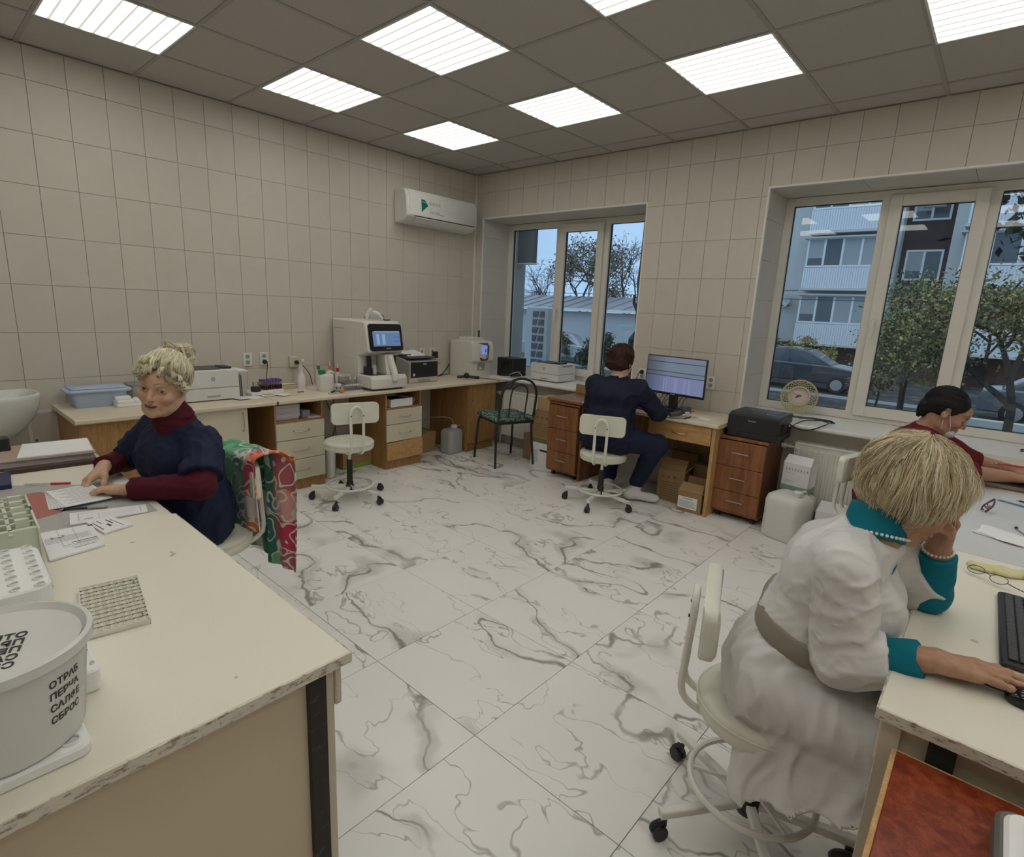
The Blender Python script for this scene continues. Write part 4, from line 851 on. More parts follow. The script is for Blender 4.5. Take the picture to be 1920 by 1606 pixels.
for yy, z in ((.0, .552), (.02, .362)): text('maker_text', 'mindray' if z < .4 else '........', .016 if z < .4 else .01, tx(yy-.03, z, .0135), (0, 1, 0), (-.18, 0, 1), M_LGREY, sc)
mb = MB(); mb.prism([(.322, .5755), (.330, .5755), (.326, .5775)], .0, .008, 0, 0, 'y'); mb.build('indicator', M_BLACK, t)
mb = MB(); mb.box(.02, .20, -Wd-.0012, -Wd+.002, .515, .522, 0); mb.build('side_groove', M_GREY, t, 0); mb = MB(); mb.tube(smoothpath([(.20, -Wd-.0005, .52), (.33, -Wd-.0005, .51), (.37, -Wd-.0005, .46), (.37, -Wd-.0005, .28), (.25, -Wd-.0005, .265), (.06, -Wd-.0005, .27)], 6), .0016, 5); mb.build('door_seam', M_LGREY, t)
def scanner(name, lab, loc, rz, m, m2, stand=False):
    t = thing(name, lab, 'barcode scanner', loc, rz); mb = MB(); mb.tube(smoothpath([(0, 0, .012), (.05, 0, .026), (.10, 0, .035), (.13, 0, .045)], 4), [.012]*4+[.014]*5+[.015]*4, 10); mb.build('handle', m, t)
    mb = MB(); mb.rbox(.115, .165, -.032, .032, .02, .085, .012, .008); mb.build('head', m, t, 50); mb = MB(); mb.rbox(.160, .170, -.028, .028, .028, .078, .008, .002); mb.build('window', m2, t); return t
t = thing('barcode_scanner', 'white handheld barcode scanner lying on top of the large analyzer', 'barcode scanner', (.42, -1.63, 1.352), .9)
mb = MB(); mb.tube(smoothpath([(-.07, -.02, .0), (-.06, -.02, .05), (-.025, -.015, .10)], 4), [.014, .015, .017, .018, .019, .02, .02, .021, .02], 10); mb.build('head', M_WHITE, t); mb = MB(); mb.tube(smoothpath([(-.03, -.01, .07), (.02, 0, .06), (.07, .01, .015)], 4), .017, 10); mb.build('handle', M_WHITE, t)
mb = MB(); mb.tube([(-.09, -.02, .025), (-.07, -.02, .008), (-.05, -.02, .025)], .007, 6); mb.build('trigger_guard', M_BLACK, t); mb = MB(); mb.tube(smoothpath([(.055, .0, .05), (.075, .0, .03), (.08, .01, .004), (.13, .05, .004)], 4), .005, 6); mb.build('cable', M_BLACK, t)

# ================================================================ small analyzer + black box
t = thing('hematology_analyzer', 'compact white analyzer with a small blue screen in the room corner', 'analyzer', (.06, -.255, .75), 0)
mb = MB(); mb.rbox(.0, .31, -.15, .16, .0, .395, .02, .008); mb.build('housing', M_AN, t, 40)
mb = MB(); P = [(.17, .29), (.17, .37), (.20, .40), (.34, .40), (.37, .355), (.375, .17), (.30, .155)]; mb.prism([(z, x) for x, z in ((.28, .17), (.36, .165), (.385, .19), (.375, .34), (.345, .39), (.28, .398))], -.152, .165, .010, 0, 'y'); fb = mb.build('front_hood', M_AN, t, 40)
mb = MB(); mb.prism([(z, x) for x, z in ((.28, .0), (.345, .0), (.345, .165), (.28, .165))], -.145, .155, .006, 0, 'y'); mb.build('front_base', M_AN, t, 40)
hx = lambda y, z, o=0: (.386-.01*(z-.19)/.15-(.0 if z < .34 else (z-.34)*.6)+o, y, z)
def hp(P, o, m, nm, par=fb): mb = MB(); mb.add([hx(y, z, o) for y, z in P], [tuple(range(len(P)))]); return mb.build(nm, m, par, 0)
hp([(-.075, .34), (-.055, .20), (-.03, .183), (.05, .183), (.075, .20), (.095, .34), (.09, .375), (-.07, .375)], .0015, M_DGREY, 'dark_bezel')
hp([(-.042, .345), (-.038, .245), (.058, .245), (.062, .345), (.055, .352), (-.036, .352)], .0030, M_WHITE, 'screen_frame'); hp([(-.032, .342), (-.029, .255), (.049, .255), (.052, .342)], .0040, emit('lcd_blue', (.16, .24, .55), .9), 'display')
hp([(.02, .29), (.025, .275), (.042, .275), (.042, .315), (.03, .315)], .0045, emit('lcd_dark', (.05, .08, .28), .8), 'display_mark')
mb = MB(); mb.tube(smoothpath([hx(-.045, .245, .003), hx(-.03, .215, .003), hx(.01, .203, .003), hx(.05, .215, .003), hx(.065, .245, .003)], 4), .003, 6); mb.build('bezel_arc', M_LGREY, fb)
mb = MB(); mb.box(.345, .3465, -.05, .06, .075, .155, 0); mb.build('sample_port', M_GREY, t, 0); mb = MB(); mb.box(.346, .352, -.025, .01, .085, .11, .002); mb.build('sample_button', M_WHITE, t)
mb = MB(); mb.rbox(.05, .27, -.06, .11, .397, .425, .004, .002); o = mb.build('reagent_tray', M_WHITE, t); mb = MB(); mb.cyl((.2, .07, .425), (.2, .07, .47), .012, n=10); mb.cyl((.2, .07, .47), (.2, .07, .485), .010, n=10); mb.build('small_vial', M_LGREY, t); mb = MB(); mb.cyl((.2, .10, .425), (.2, .10, .50), .012, n=10); mb.build('small_vial', M_DGREY, t)
t = thing('power_supply', 'black box-shaped power supply between the compact analyzer and the window', 'power supply', (.49, .02, .765)); mb = MB(); mb.rbox(-.03, .21, -.07, .15, .0, .205, .006, .003); mb.build('housing', M_BLACK, t); mb = MB(); mb.rbox(-.01, .19, -.073, -.07, .03, .18, .004, 0, 'y'); mb.build('front_grille', M_BLKG, t)
t = thing('barcode_scanner', 'black handheld scanner lying on the counter in front of the compact analyzer', 'barcode scanner', (.44, -.50, .752), 1.05); mb = MB(); mb.tube(smoothpath([(-.10, 0, .02), (0, 0, .025), (.14, 0, .012)], 5), .015, 8); mb.build('handle', M_BLACK, t); mb = MB(); mb.ell((.0, 0, .035), (.032, .03, .032), 12, 8); mb.build('head', M_BLACK, t); mb = MB(); mb.tube(smoothpath([(.14, 0, .012), (.22, 0, .003), (.28, -.06, .003), (.33, -.13, .0)], 5), .003, 6); mb.build('cable', M_BLACK, t)
t = thing('tangled_cables', 'tangle of white and black cables beside the black power supply', 'cable', (.63, -.06, .785))
for k, (m, pts) in enumerate(((M_WHITE, [(-.1, 0, -.02), (0, -.03, -.01), (.10, .02, -.01), (.16, .05, .0)]), (M_DGREY, [(-.08, .02, 0), (.02, .0, .01), (.12, .02, .04), (.16, .03, .06), (.17, .0, .03), (.10, -.02, .0), (.02, .01, -.01)]), (M_LGREY, [(0, .03, -.01), (.06, -.02, .02), (.14, .01, .05), (.19, .02, .01), (.12, .04, -.01)]), (M_BLACK, [(.10, .0, .0), (.13, -.04, -.06), (.10, -.05, -.12), (.02, -.02, -.14)]))): mb = MB(); mb.tube(smoothpath(pts, 6), .0035, 6); mb.build('cable', m, t)
t = thing('black_cables', 'black cables lying on the counter left of the compact analyzer', 'cable', (.12, -.62, .756))
for pts in ([(0, -.06, 0), (.03, 0, .01), (.02, .08, .05), (.0, .16, .12)], [(.05, -.05, .004), (.06, .05, .02), (.02, .12, .01)]): mb = MB(); mb.tube(smoothpath(pts, 6), .006, 6); mb.build('cable', M_BLACK, t)

# ================================================================ small things on the wall counter
t = thing('lidded_tub', 'pale blue plastic tub with lid at the left end of the wall counter', 'tub', (.17, -3.665, .75), pi/2); mb = MB()
P = []; 
for z, k in ((0, .86), (.004, .88), (.10, 1.0)): P.append([(x*k, y*k, z) for x, y in rrect(-.155, .155, -.10, .10, .035, 5)])
n = len(P[0]); mb.add([p for r in P for p in r], [(k*n+i, k*n+(i+1) % n, (k+1)*n+(i+1) % n, (k+1)*n+i) for k in range(2) for i in range(n)]+[tuple(range(n))[::-1]]); mb.build('tub_body', M_TUB, t, 50)
mb = MB(); mb.rbox(-.18, .18, -.12, .12, .098, .118, .04, .006); mb.build('lid', M_TUB, t, 50); mb = MB(); mb.rbox(-.155, .155, -.095, .095, .118, .128, .04, .004); mb.build('lid_rim', M_TUB, t, 50)
for k, (x, y, z, w, d, h, r, lab) in enumerate(((.285, -3.515, .75, .17, .13, .022, 0, 'lowest white foam tray of the pile beside the blue tub'), (.29, -3.545, .772, .11, .11, .022, .1, 'middle white foam tray of the pile beside the blue tub'), (.28, -3.55, .794, .09, .09, .022, -.1, 'topmost white foam tray of the pile beside the blue tub'), (.30, -3.465, .772, .06, .10, .025, -.2, 'small white box on the right of the foam tray pile'))):
    mb = MB(); mb.rbox(-w/2, w/2, -d/2, d/2, 0, h, .012, .004); tag(mb.build('foam_tray', M_FOAM, None, 40, (x, y, z), r+pi/2), lab, 'foam tray')
t = thing('clear_container', 'clear greenish plastic container behind the head of the smiling woman', 'container', (.15, -3.40, .75)); P = []; mb = MB()
for z, k in ((0, .85), (.12, 1.0)): P.append([(x*k, y*k, z) for x, y in rrect(-.09, .09, -.08, .08, .02, 4)])
n = len(P[0]); mb.add([p for r in P for p in r], [(i, (i+1) % n, n+(i+1) % n, n+i) for i in range(n)]+[tuple(range(n))[::-1]]); mb.build('walls', M_HAZE, t); mb = MB(); mb.rbox(-.095, .095, -.085, .085, .12, .13, .02, .003); mb.build('lid', M_HAZE, t)
t = thing('dark_jar', 'small dark coil in a clear lid on a white box left of the tubes', 'jar', (.30, -2.665, .776)); mb = MB(); mb.lathe([(.034, 0), (.036, .01), (.036, .038), (.02, .042)], n=20); mb.build('coil', M_BLACK, t); mb = MB(); mb.lathe([(.022, .04), (.022, .075)], n=16, cap=False); mb.build('clear_cup', M_HAZE2, t)
mb = MB(); mb.rbox(-.05, .05, -.06, .06, 0, .026, .006, .003); tag(mb.build('white_box', M_PAPER, None, 40, (.31, -2.67, .75), .1), 'low white box under the dark coil on the counter', 'box')
t = thing('tube_rack', 'white rack full of purple-capped blood tubes on the wall counter', 'test tube rack', (.27, -2.53, .75), .12); mb = MB(); mb.rbox(-.05, .05, -.085, .085, 0, .032, .004, .003); mb.build('rack_base', M_FOAM, t); mb = MB(); mb.box(-.042, .042, -.08, .08, .068, .072, .001); mb.build('rack_plate', M_HAZE2, t)
random.seed(8); cm_ = MB(); cm_.cyl((0, 0, .020), (0, 0, .058), .0062, n=8, m=1); cm_.cyl((0, 0, .058), (0, 0, .082), .0062, n=8, m=0); cm_.cyl((0, 0, .080), (0, 0, .100), .0082, n=8, m=2)
tube_me = cm_.mesh('blood_tube', [M_HAZE2, M_BLOOD, M_PURP], 40)
for i in range(5):
    for j in range(9):
        if random.random() < .08: continue
        o = link('blood_tube', tube_me, None, (.27+.017*(i-2)*cos(.12)-.018*(j-4)*sin(.12), -2.53+.017*(i-2)*sin(.12)+.018*(j-4)*cos(.12), .762+random.uniform(-.002, .003)))
        tag(o, 'purple-capped blood tube standing in the white rack', 'test tube', 'purple-capped blood tubes in the rack')
t = thing('kidney_dish', 'cream enamel kidney dish behind the purple tubes', 'dish', (.125, -2.32, .75), pi/2-.1); rings = []
for k, z in ((.72, .0), (.8, .003), (.97, .036), (1.0, .038), (.96, .037), (.78, .008), (.2, .006)):
    rings.append([(x*k, y*k+.02*cos(pi*x/.24), z) for x, y in [(.125*cos(2*pi*i/28), .055*sin(2*pi*i/28)) for i in range(28)]])
n = 28; mb = MB(); mb.add([p for r in rings for p in r], [(k*n+i, k*n+(i+1) % n, (k+1)*n+(i+1) % n, (k+1)*n+i) for k in range(6) for i in range(n)]+[tuple(range(n))[::-1], tuple(6*n+i for i in range(n))]); mb.build('dish', mat('cream_enamel', (.66, .62, .48), .25), t, 60); mb = MB(); mb.tube([rings[3][i] for i in range(28)], .002, 5, closed=True); mb.build('rim', M_DGREY, t)
t = thing('spray_bottle', 'white spray bottle in front of the cream wall plate', 'spray bottle', (.17, -2.215, .75)); mb = MB(); mb.lathe([(.036, 0), (.038, .006), (.038, .075), (.030, .115), (.015, .135), (.013, .16)], n=22); mb.build('body', M_CANW, t, 50); mb = MB(); mb.cyl((0, 0, .158), (0, 0, .185), .016, n=14); mb.cyl((0, 0, .18), (0, 0, .235), .013, .012, n=12); mb.build('collar', M_WHITE, t); mb = MB(); mb.rbox(-.016, .045, -.014, .014, .228, .256, .008, .004); mb.build('spray_head', M_WHITE, t, 50)
mb = MB(); mb.rbox(-.05, .05, -.07, .07, 0, .018, .004, .002); tag(mb.build('test_kit', M_PAPL, None, 40, (.28, -2.13, .75), .3), 'small pinkish kit box behind the white canister', 'box')
for k, (x, y, r) in enumerate(((.42, -2.74, .3), (.40, -2.62, -.2), (.43, -2.52, .5), (.44, -2.84, .1))):
    mb = MB(); P = rrect(-.06, .06, -.045, .045, .004, 2); mb.prism(P, 0, .0025, 0); o = mb.build('tissue_paper', M_PAPL if k % 2 else M_PAPER, None, 0, (x, y, .7505+.0028*k), r); tag(o, ('white paper slip in front of the dark coil', 'lilac paper slip in front of the tube rack, left one', 'white paper slip nearest the chipped worktop joint', 'crumpled lilac slip in front of the white printer')[k], 'paper')
t = thing('latex_glove', 'pale yellow glove lying in front of the tube rack', 'glove', (.36, -2.60, .755)); mb = MB(); mb.ell((0, 0, .006), (.03, .04, .007), 12, 6); [mb.tube([(.02, -.02+.013*i, .006), (.05, -.03+.018*i, .005)], [.006, .005], 6) for i in range(4)]; mb.build('glove', mat('pale_latex', (.68, .64, .40), .5), t, 60)
t = thing('pen', 'dark pen on the worktop right of the tube rack', 'pen', (.37, -2.36, .755), 1.5); mb = MB(); mb.cyl((-.06, 0, 0), (0, 0, 0), .003, n=8); mb.build('barrel', M_LGREY, t); mb = MB(); mb.cyl((0, 0, 0), (.055, 0, 0), .004, n=8); mb.build('cap', M_DGREY, t)
canister('reagent_canister', 'white rectangular reagent canister left of the large analyzer', (.38, -2.11, .75), .10, .13, .155, .0, M_CANW, cap=M_GRN, off=(.01, -.035))
def drop_bottle(lab, loc, col, r=.018, h=.10, capn='cap'):
    t = thing('dropper_bottle', lab, 'bottle', loc, 0, 'dropper bottles beside the large analyzer'); mb = MB(); mb.lathe([(r, 0), (r, h), (r*.6, h+.01), (r*.6, h+.018)], n=16); mb.build('body', M_CANW, t, 40); mb = MB(); mb.cyl((0, 0, h+.012), (0, 0, h+.045), .0145, n=14, c=.001); mb.build('cap', col, t); mb = MB(); mb.cyl((0, 0, h+.045), (0, 0, h+.085), .005, .0018, n=8); mb.build('nozzle', M_WHITE, t)
drop_bottle('dropper bottle with green cap at the back of the white canister', (.22, -2.08, .75), M_GRN, h=.15); drop_bottle('dropper bottle with orange cap behind the white canister', (.25, -1.99, .75), M_ORG, h=.15); drop_bottle('dropper bottle with red cap next to the large analyzer', (.32, -1.955, .75), M_RED, h=.135)
t = thing('reagent_jar', 'small clear jar with white lid before the reagent canister', 'jar', (.50, -2.055, .75)); mb = MB(); mb.lathe([(.02, 0), (.02, .045)], n=16); mb.build('glass', M_HAZE2, t); mb = MB(); mb.cyl((0, 0, .045), (0, 0, .068), .022, n=16, c=.002); mb.build('lid', M_WHITE, t)
t = thing('stopper', 'small orange rubber bulb at the worktop edge', 'rubber bulb', (.575, -2.075, .75)); mb = MB(); mb.ell((0, 0, .018), (.02, .02, .019), 14, 9); mb.build('bulb', M_ORG, t, 60); mb = MB(); mb.tube([(-.01, -.01, .02), (-.03, -.05, .015)], .006, 8); mb.build('stem', M_BLUE, t)
t = thing('glass_slide_dish', 'flat dish with a blue pipette tip beside the orange bulb', 'dish', (.56, -2.15, .75)); mb = MB(); mb.lathe([(.035, 0), (.038, .008), (.034, .006)], n=20); mb.build('dish', M_LGREY, t); mb = MB(); mb.tube([(-.0, -.01, .012), (-.01, .03, .02)], .008, 8); mb.build('pipette_tip', M_NAVYB, t)
for k, (x, y, w, d, h, nx, ny, lab) in enumerate(((.36, -1.915, .07, .11, .085, 3, 4, 'clear rack of glass tubes behind, next to the large analyzer'), (.52, -1.935, .075, .16, .038, 3, 8, 'low pale rack of small tubes in front of the large analyzer'))):
    t = thing('clear_tube_rack', lab, 'test tube rack', (x, y, .75)); mb = MB(); mb.rbox(-w/2, w/2, -d/2, d/2, 0, h*.25, .003, .001); mb.build('base', M_LGREY, t); mb = MB(); mb.box(-w/2, w/2, -d/2, d/2, h*.7, h*.74, .0005); mb.build('plate', M_HAZE2, t)
    tm = MB(); tm.cyl((0, 0, .004), (0, 0, h*1.25), .006, n=7); tm.cyl((0, 0, h*1.22), (0, 0, h*1.42), .0072, n=7, m=1); me = tm.mesh('sample_tube', [M_HAZE2, (M_WHITE, M_PAPL)[k]], 40)
    for i in range(nx):
        for j in range(ny): o = link('sample_tube', me, None, (x-w/2+w*(i+.5)/nx, y-d/2+d*(j+.5)/ny, .75+h*.05)); tag(o, ('glass tube in the clear rack beside the large analyzer', 'small tube in the low pale rack at the worktop edge')[k], 'test tube', ('tubes in the clear rack', 'tubes in the low pale rack')[k])
for (x, y) in ((.43, -1.90), (.46, -1.87), (.42, -1.84)):
    t = thing('vial', 'small glass vial beside the large analyzer', 'vial', (x, y, .79 if False else .75), 0, 'glass vials beside the large analyzer'); mb = MB(); mb.cyl((0, 0, 0), (0, 0, .09), .009, n=10); mb.build('glass', M_HAZE2, t); mb = MB(); mb.cyl((0, 0, .09), (0, 0, .11), .01, n=10); mb.build('cap', M_LGREY, t)
# ================================================================ stools
def stool(lab, loc, rz, seat_z=.47, back=(0, .19), base_rot=0.0, pad=True, note=None, seat_r=.185, ring_z=.115, group='white laboratory stools'):
    """local +y faces the desk; backrest sits at -y"""
    t = thing('laboratory_stool', lab, 'stool', loc, rz)
    h = seat_z
    for k in range(5):
        a = base_rot+2*pi*k/5; c, s = cos(a), sin(a); mb = MB(); mb.R = rotz(a)
        mb.rbox(.025, .285, -.014, .014, .058, .082, .004, .002, 'x') if False else mb.prism(rrect(-.014, .014, .0, .024, .005, 3), .025, .285, 0, 0, 'x')
        mb.v[-1][:, 2] += .080-.05*mb.v[-1][:, 0]; leg = mb.build('leg', M_TUBEW, t)
        cb = MB(); cb.R = rotz(a); cb.cyl((.268, 0, .04), (.268, 0, .068), .008, n=8); cb.cyl((.283, -.018, .024), (.283, -.004, .024), .024, n=16, c=.003); cb.cyl((.283, .004, .024), (.283, .018, .024), .024, n=16, c=.003); cb.tube([(.268, -.0, .055), (.283, 0, .052), (.30, 0, .03)], .012, 6); cb.build('caster', M_BLACK, leg)
    mb = MB(); mb.lathe([(.030, .055), (.033, .06), (.033, .105), (.026, .115), (.026, .135), (.022, .14), (.022, .14+(h-.30)), (.014, .142+(h-.30))], n=18); mb.build('column', M_BLACK, t, 40)
    mb = MB(); mb.cyl((0, 0, h-.17), (0, 0, h-.075), .013, n=14); mb.build('gas_rod', M_CHROME, t)
    mb = MB(); R_ = .175; mb.tube([(R_*cos(2*pi*i/40), R_*sin(2*pi*i/40), ring_z) for i in range(40)], .0095, 8, closed=True); mb.build('foot_ring', M_TUBEW, t)
    for a in (.3+base_rot, .3+base_rot+2*pi/3, .3+base_rot+4*pi/3): mb = MB(); mb.tube([(.02*cos(a), .02*sin(a), ring_z-.005), (R_*cos(a), R_*sin(a), ring_z)], .006, 6); mb.build('ring_spoke', M_TUBEW, t)
    mb = MB(); mb.cyl((0, 0, h-.085), (0, 0, h-.07), .08, n=20); mb.box(-.09, .09, -.03, .03, h-.078, h-.068, .001); mb.build('seat_plate', M_BLACK, t)
    r = seat_r; mb = MB(); mb.lathe([(r*.88, h-.070), (r*.97, h-.064), (r, h-.05), (r, h-.022), (r*.97, h-.008), (r*.90, h-.001), (r*.5, h+.003), (.001, h+.004)], n=40, cap=False); mb.build('seat', M_CHAIRW, t, 60)
    mb = MB(); mb.tube([((r+.0005)*cos(2*pi*i/40), (r+.0005)*sin(2*pi*i/40), h-.020) for i in range(40)], .003, 5, closed=True); mb.build('seat_piping', M_CHAIRW, t)
    if pad:
        by = -.198
        mb = MB(); P = smoothpath([(-.045, -.03, h-.072), (-.045, -.13, h-.08), (-.045, by-.025, h-.03), (-.045, by-.028, h+.10), (-.045, by-.022, h+.235), (-.030, by-.022, h+.275), (0, by-.022, h+.29), (.030, by-.022, h+.275), (.045, by-.022, h+.235), (.045, by-.028, h+.10), (.045, by-.025, h-.03), (.045, -.13, h-.08), (.045, -.03, h-.072)], 5); mb.tube(P, .011, 8); mb.build('back_bracket', M_TUBEW, t)
        mb = MB(); V = []; Pz = rrect(-.175, .175, h+.16, h+.315, .035, 6); n = len(Pz)
        for dy, k in ((-.010, .985), (-.006, 1), (.012, 1), (.022, .985), (.030, .9)): V += [(x*k, by+dy+.018*(x*x)/.03, (z-h-.2375)*k+h+.2375) for x, z in Pz]
        mb.add(V, [(k*n+i, k*n+(i+1) % n, (k+1)*n+(i+1) % n, (k+1)*n+i) for k in range(4) for i in range(n)]+[tuple(range(n))[::-1], tuple(4*n+i for i in range(n))]); bk = mb.build('backrest', M_CHAIRW, t, 40)
        for x in (-.045, .045): c = MB(); c.cyl((x, by-.03, h+.225), (x, by-.037, h+.225), .005, n=8); c.build('bolt', M_DGREY, t)
        if note: text('handwriting', note, .032, (-.155, by-.0115+.04, h+.265), (1, 0, 0), (0, 0, 1), M_INKG, bk)
    return t
stool('empty white stool with castors in front of the wall counter', (1.04, -2.30, 0), 1.28, .475, note='Гемато', base_rot=.3) 
stool('white stool under the person typing at the far desk', (2.42, -.868, 0), .42, .435, note=None, base_rot=-.5)
stool('white stool under the smiling woman, a bright towel over its back', (2.15, -3.72, 0), pi-.12, .475, base_rot=-.72)
stool('nearest white stool, under the woman in the white coat', (4.325, -3.0, 0), -pi/2+.34, .45, base_rot=.25, ring_z=.15)
# seat back of the stool behind the white-coated woman (masked woman's stool)
stool('white stool of the masked woman by the large window', (4.30, -.93, 0), -pi/2-.25, .46, base_rot=.1)

# ================================================================ black metal chair with green cushion
t = thing('metal_chair', 'black tubular metal chair with a green patterned seat cushion by the radiator', 'chair', (1.10, -.575, 0), 0)
# local frame: x = across seat (front-left to back-right), origin at floor centre; chair faces -x world (towards the wall counter)
T = .0115; F = [(-.215, -.21), (-.215, .21), (.20, .185), (.20, -.185)]
for k, (s, fx, bx) in enumerate(((-1, None, None), (1, None, None))):
    mb = MB(); mb.tube(smoothpath([(-.245, s*.215, 0), (-.215, s*.205, .30), (-.20, s*.195, .415), (-.15, s*.19, .435), (.18, s*.18, .43)], 5), T, 9); mb.build('front_leg', M_BLACK, t)
    mb = MB(); mb.tube(smoothpath([(.20, s*.215, 0), (.17, s*.20, .28), (.165, s*.19, .41)], 5), T, 9); mb.build('rear_leg', M_BLACK, t)
P = smoothpath([(.175, -.19, .41), (.21, -.195, .60), (.235, -.185, .74), (.25, -.12, .835), (.253, 0, .87), (.25, .12, .835), (.235, .185, .74), (.21, .195, .60), (.175, .19, .41)], 6); mb = MB(); mb.tube(P, T, 9); mb.build('back_frame', M_BLACK, t)
P = smoothpath([(.185, -.085, .43), (.215, -.09, .62), (.238, -.085, .75), (.248, -.045, .80), (.25, 0, .812), (.248, .045, .80), (.238, .085, .75), (.215, .09, .62), (.185, .085, .43)], 6); mb = MB(); mb.tube(P, .0075, 8); mb.build('back_hoop', M_BLACK, t)
mb = MB(); mb.tube([(.175, -.19, .43), (.175, .19, .43)], T*.9, 8); mb.tube([(-.19, -.19, .425), (-.19, .19, .425)], T*.9, 8); mb.build('cross_bar', M_BLACK, t)
mb = MB(); mb.rbox(-.205, .19, -.20, .20, .440, .452, .03, .003); mb.build('seat', M_DGREY, t)
m, nt, b = nmat('green_patterned_cloth'); v = coord(nt); vo = N(nt, 'TexVoronoi', i_Scale=28.0, feature='DISTANCE_TO_EDGE'); nt.links.new(v, vo.inputs['Vector']); nz = N(nt, 'TexNoise', i_Scale=22.0); nt.links.new(v, nz.inputs['Vector'])
nt.links.new(mixc(nt, ramp(nt, nz.outputs[0], [(.5, 0.0), (.58, 1.0)]), ramp(nt, vo.outputs[0], [(.02, (.35, .42, .36)), (.1, (.035, .085, .075))]), (.02, .07, .045)), b.inputs['Base Color']); b.inputs['Roughness'].default_value = .9; M_CUSH = m
mb = MB(); V = []; P = rrect(-.235, .205, -.215, .215, .03, 5); n = len(P)
for z, k in ((.454, .98), (.462, 1.0), (.478, 1.0), (.488, .97), (.492, .85)): V += [(x*k, y*k, z) for x, y in P]
mb.add(V, [(k*n+i, k*n+(i+1) % n, (k+1)*n+(i+1) % n, (k+1)*n+i) for k in range(4) for i in range(n)]+[tuple(range(n))[::-1], tuple(4*n+i for i in range(n))]); mb.build('seat_cushion', M_CUSH, t, 60)
t.rotation_euler.z = radians(-48)+pi/2+radians(-60)

# ================================================================ things on the middle desk
t = thing('computer_monitor', 'large flat monitor with spreadsheet on the middle desk', 'monitor', (2.66, -.235, .735), -.10)
mb = MB(); mb.rbox(-.275, .275, -.008, .014, .125, .445, .006, .002, 'y'); hs = mb.build('housing', M_BLACK, t)
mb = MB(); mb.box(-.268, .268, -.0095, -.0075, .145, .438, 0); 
m, nt, b = nmat('lcd_spreadsheet'); tc = N(nt, 'TexCoord'); sp = N(nt, 'SeparateXYZ'); nt.links.new(tc.outputs['Object'], sp.inputs[0])
cc = ramp(nt, sp.outputs[2], [(0, (.24, .27, .47)), (.14, (.24, .27, .47)), (.145, (.26, .30, .52)), (.27, (.27, .32, .53)), (.275, (.07, .10, .15)), (.281, (.07, .10, .15)), (.282, (.22, .28, .38)), (.31, (.22, .28, .38)), (.312, (.08, .11, .16)), (.318, (.08, .11, .16)), (.32, (.23, .29, .38)), (.385, (.25, .31, .40)), (.387, (.08, .11, .15)), (.393, (.08, .11, .15)), (.395, (.24, .29, .40)), (.42, (.25, .28, .38))], 'CONSTANT')
dk = ramp(nt, sp.outputs[0], [(0, .14), (.001, .14)]); mr = N(nt, 'MapRange'); mr.inputs[1].default_value = -.27; mr.inputs[2].default_value = -.05; mr.inputs[3].default_value = .22; mr.inputs[4].default_value = .62; nt.links.new(sp.outputs[0], mr.inputs[0])  # viewing-angle dimming painted in: glow weakens towards the left edge
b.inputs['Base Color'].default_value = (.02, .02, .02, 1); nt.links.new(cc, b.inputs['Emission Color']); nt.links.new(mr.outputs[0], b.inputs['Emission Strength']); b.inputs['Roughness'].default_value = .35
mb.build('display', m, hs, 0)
mb = MB()
for k, x in enumerate((-.10, -.075, .0, .09, .13)): mb.box(x, x+(.012, .008, .035, .018, .02)[k], -.0100, -.0094, .15, .262, 0)
mb.build('display_columns', emit('lcd_column', (.32, .35, .60), .55), hs, 0)
mb = MB(); mb.rbox(-.035, .035, -.004, .03, .02, .14, .006, .003); mb.build('stand_neck', M_BLACK, t); mb = MB(); mb.rbox(-.11, .11, -.09, .09, 0, .014, .03, .004); mb.build('stand_foot', M_BLACK, t)
mb = MB(); mb.box(-.022, .022, -.0105, -.008, .128, .138, .0005); mb.build('logo_badge', M_GREY, hs)
def keyboard(lab, loc, rz, w=.44, d=.14, rows=5, cols=15, h=.018, kh=.007, hero=False):
    t = thing('keyboard', lab, 'keyboard', loc, rz); mb = MB(); mb.rbox(-w/2, w/2, -d/2, d/2, 0, h, .01, .004); mb.build('body', M_BLACK, t); km = MB(); km.prism([(-.0075, -.0075), (.0075, -.0075), (.0075, .0075), (-.0075, .0075)], 0, kh, .002); me = km.mesh('key', M_DGREY if hero else M_BLKG, 0)
    px = (w-.03)/cols; py = (d-.03)/rows
    for j in range(rows):
        for i in range(cols):
            o = link('key', me, t, (-w/2+.015+px*(i+.5), -d/2+.013+py*(j+.5), h)); o.scale = (px/.0172, py/.0172, 1)
    return t
keyboard('black keyboard under the big monitor on the middle desk', (2.55, -.40, .735), -.12, .42, .14)
t = thing('computer_mouse', 'black mouse beside the keyboard on the middle desk', 'mouse', (2.80, -.445, .735), -.3); mb = MB(); mb.ell((0, 0, .012), (.03, .05, .018), 14, 8); mb.build('shell', M_BLKG, t, 60)
t = thing('stapler', 'small reddish-brown block on the desk before the keyboard', 'block', (2.685, -.525, .735), -.2); mb = MB(); mb.rbox(-.028, .028, -.011, .011, 0, .018, .005, .003); mb.build('body', mat('reddish_plastic', (.22, .08, .07), .5), t)
t = thing('barcode_scanner', 'dark grey pistol scanner with coiled cord on the middle desk', 'barcode scanner', (2.84, -.52, .737), .9)
mb = MB(); mb.tube(smoothpath([(-.055, 0, .018), (0, 0, .028), (.04, 0, .038)], 4), [.018]*3+[.02]*6, 10); mb.build('handle', M_DGREY, t); mb = MB(); mb.rbox(.03, .105, -.033, .033, .03, .085, .012, .008); mb.build('head', M_DGREY, t, 50); mb = MB(); mb.rbox(.05, .09, -.035, -.033, .03, .05, .01, 0, 'y'); mb.build('side_badge', M_LGREY, t)
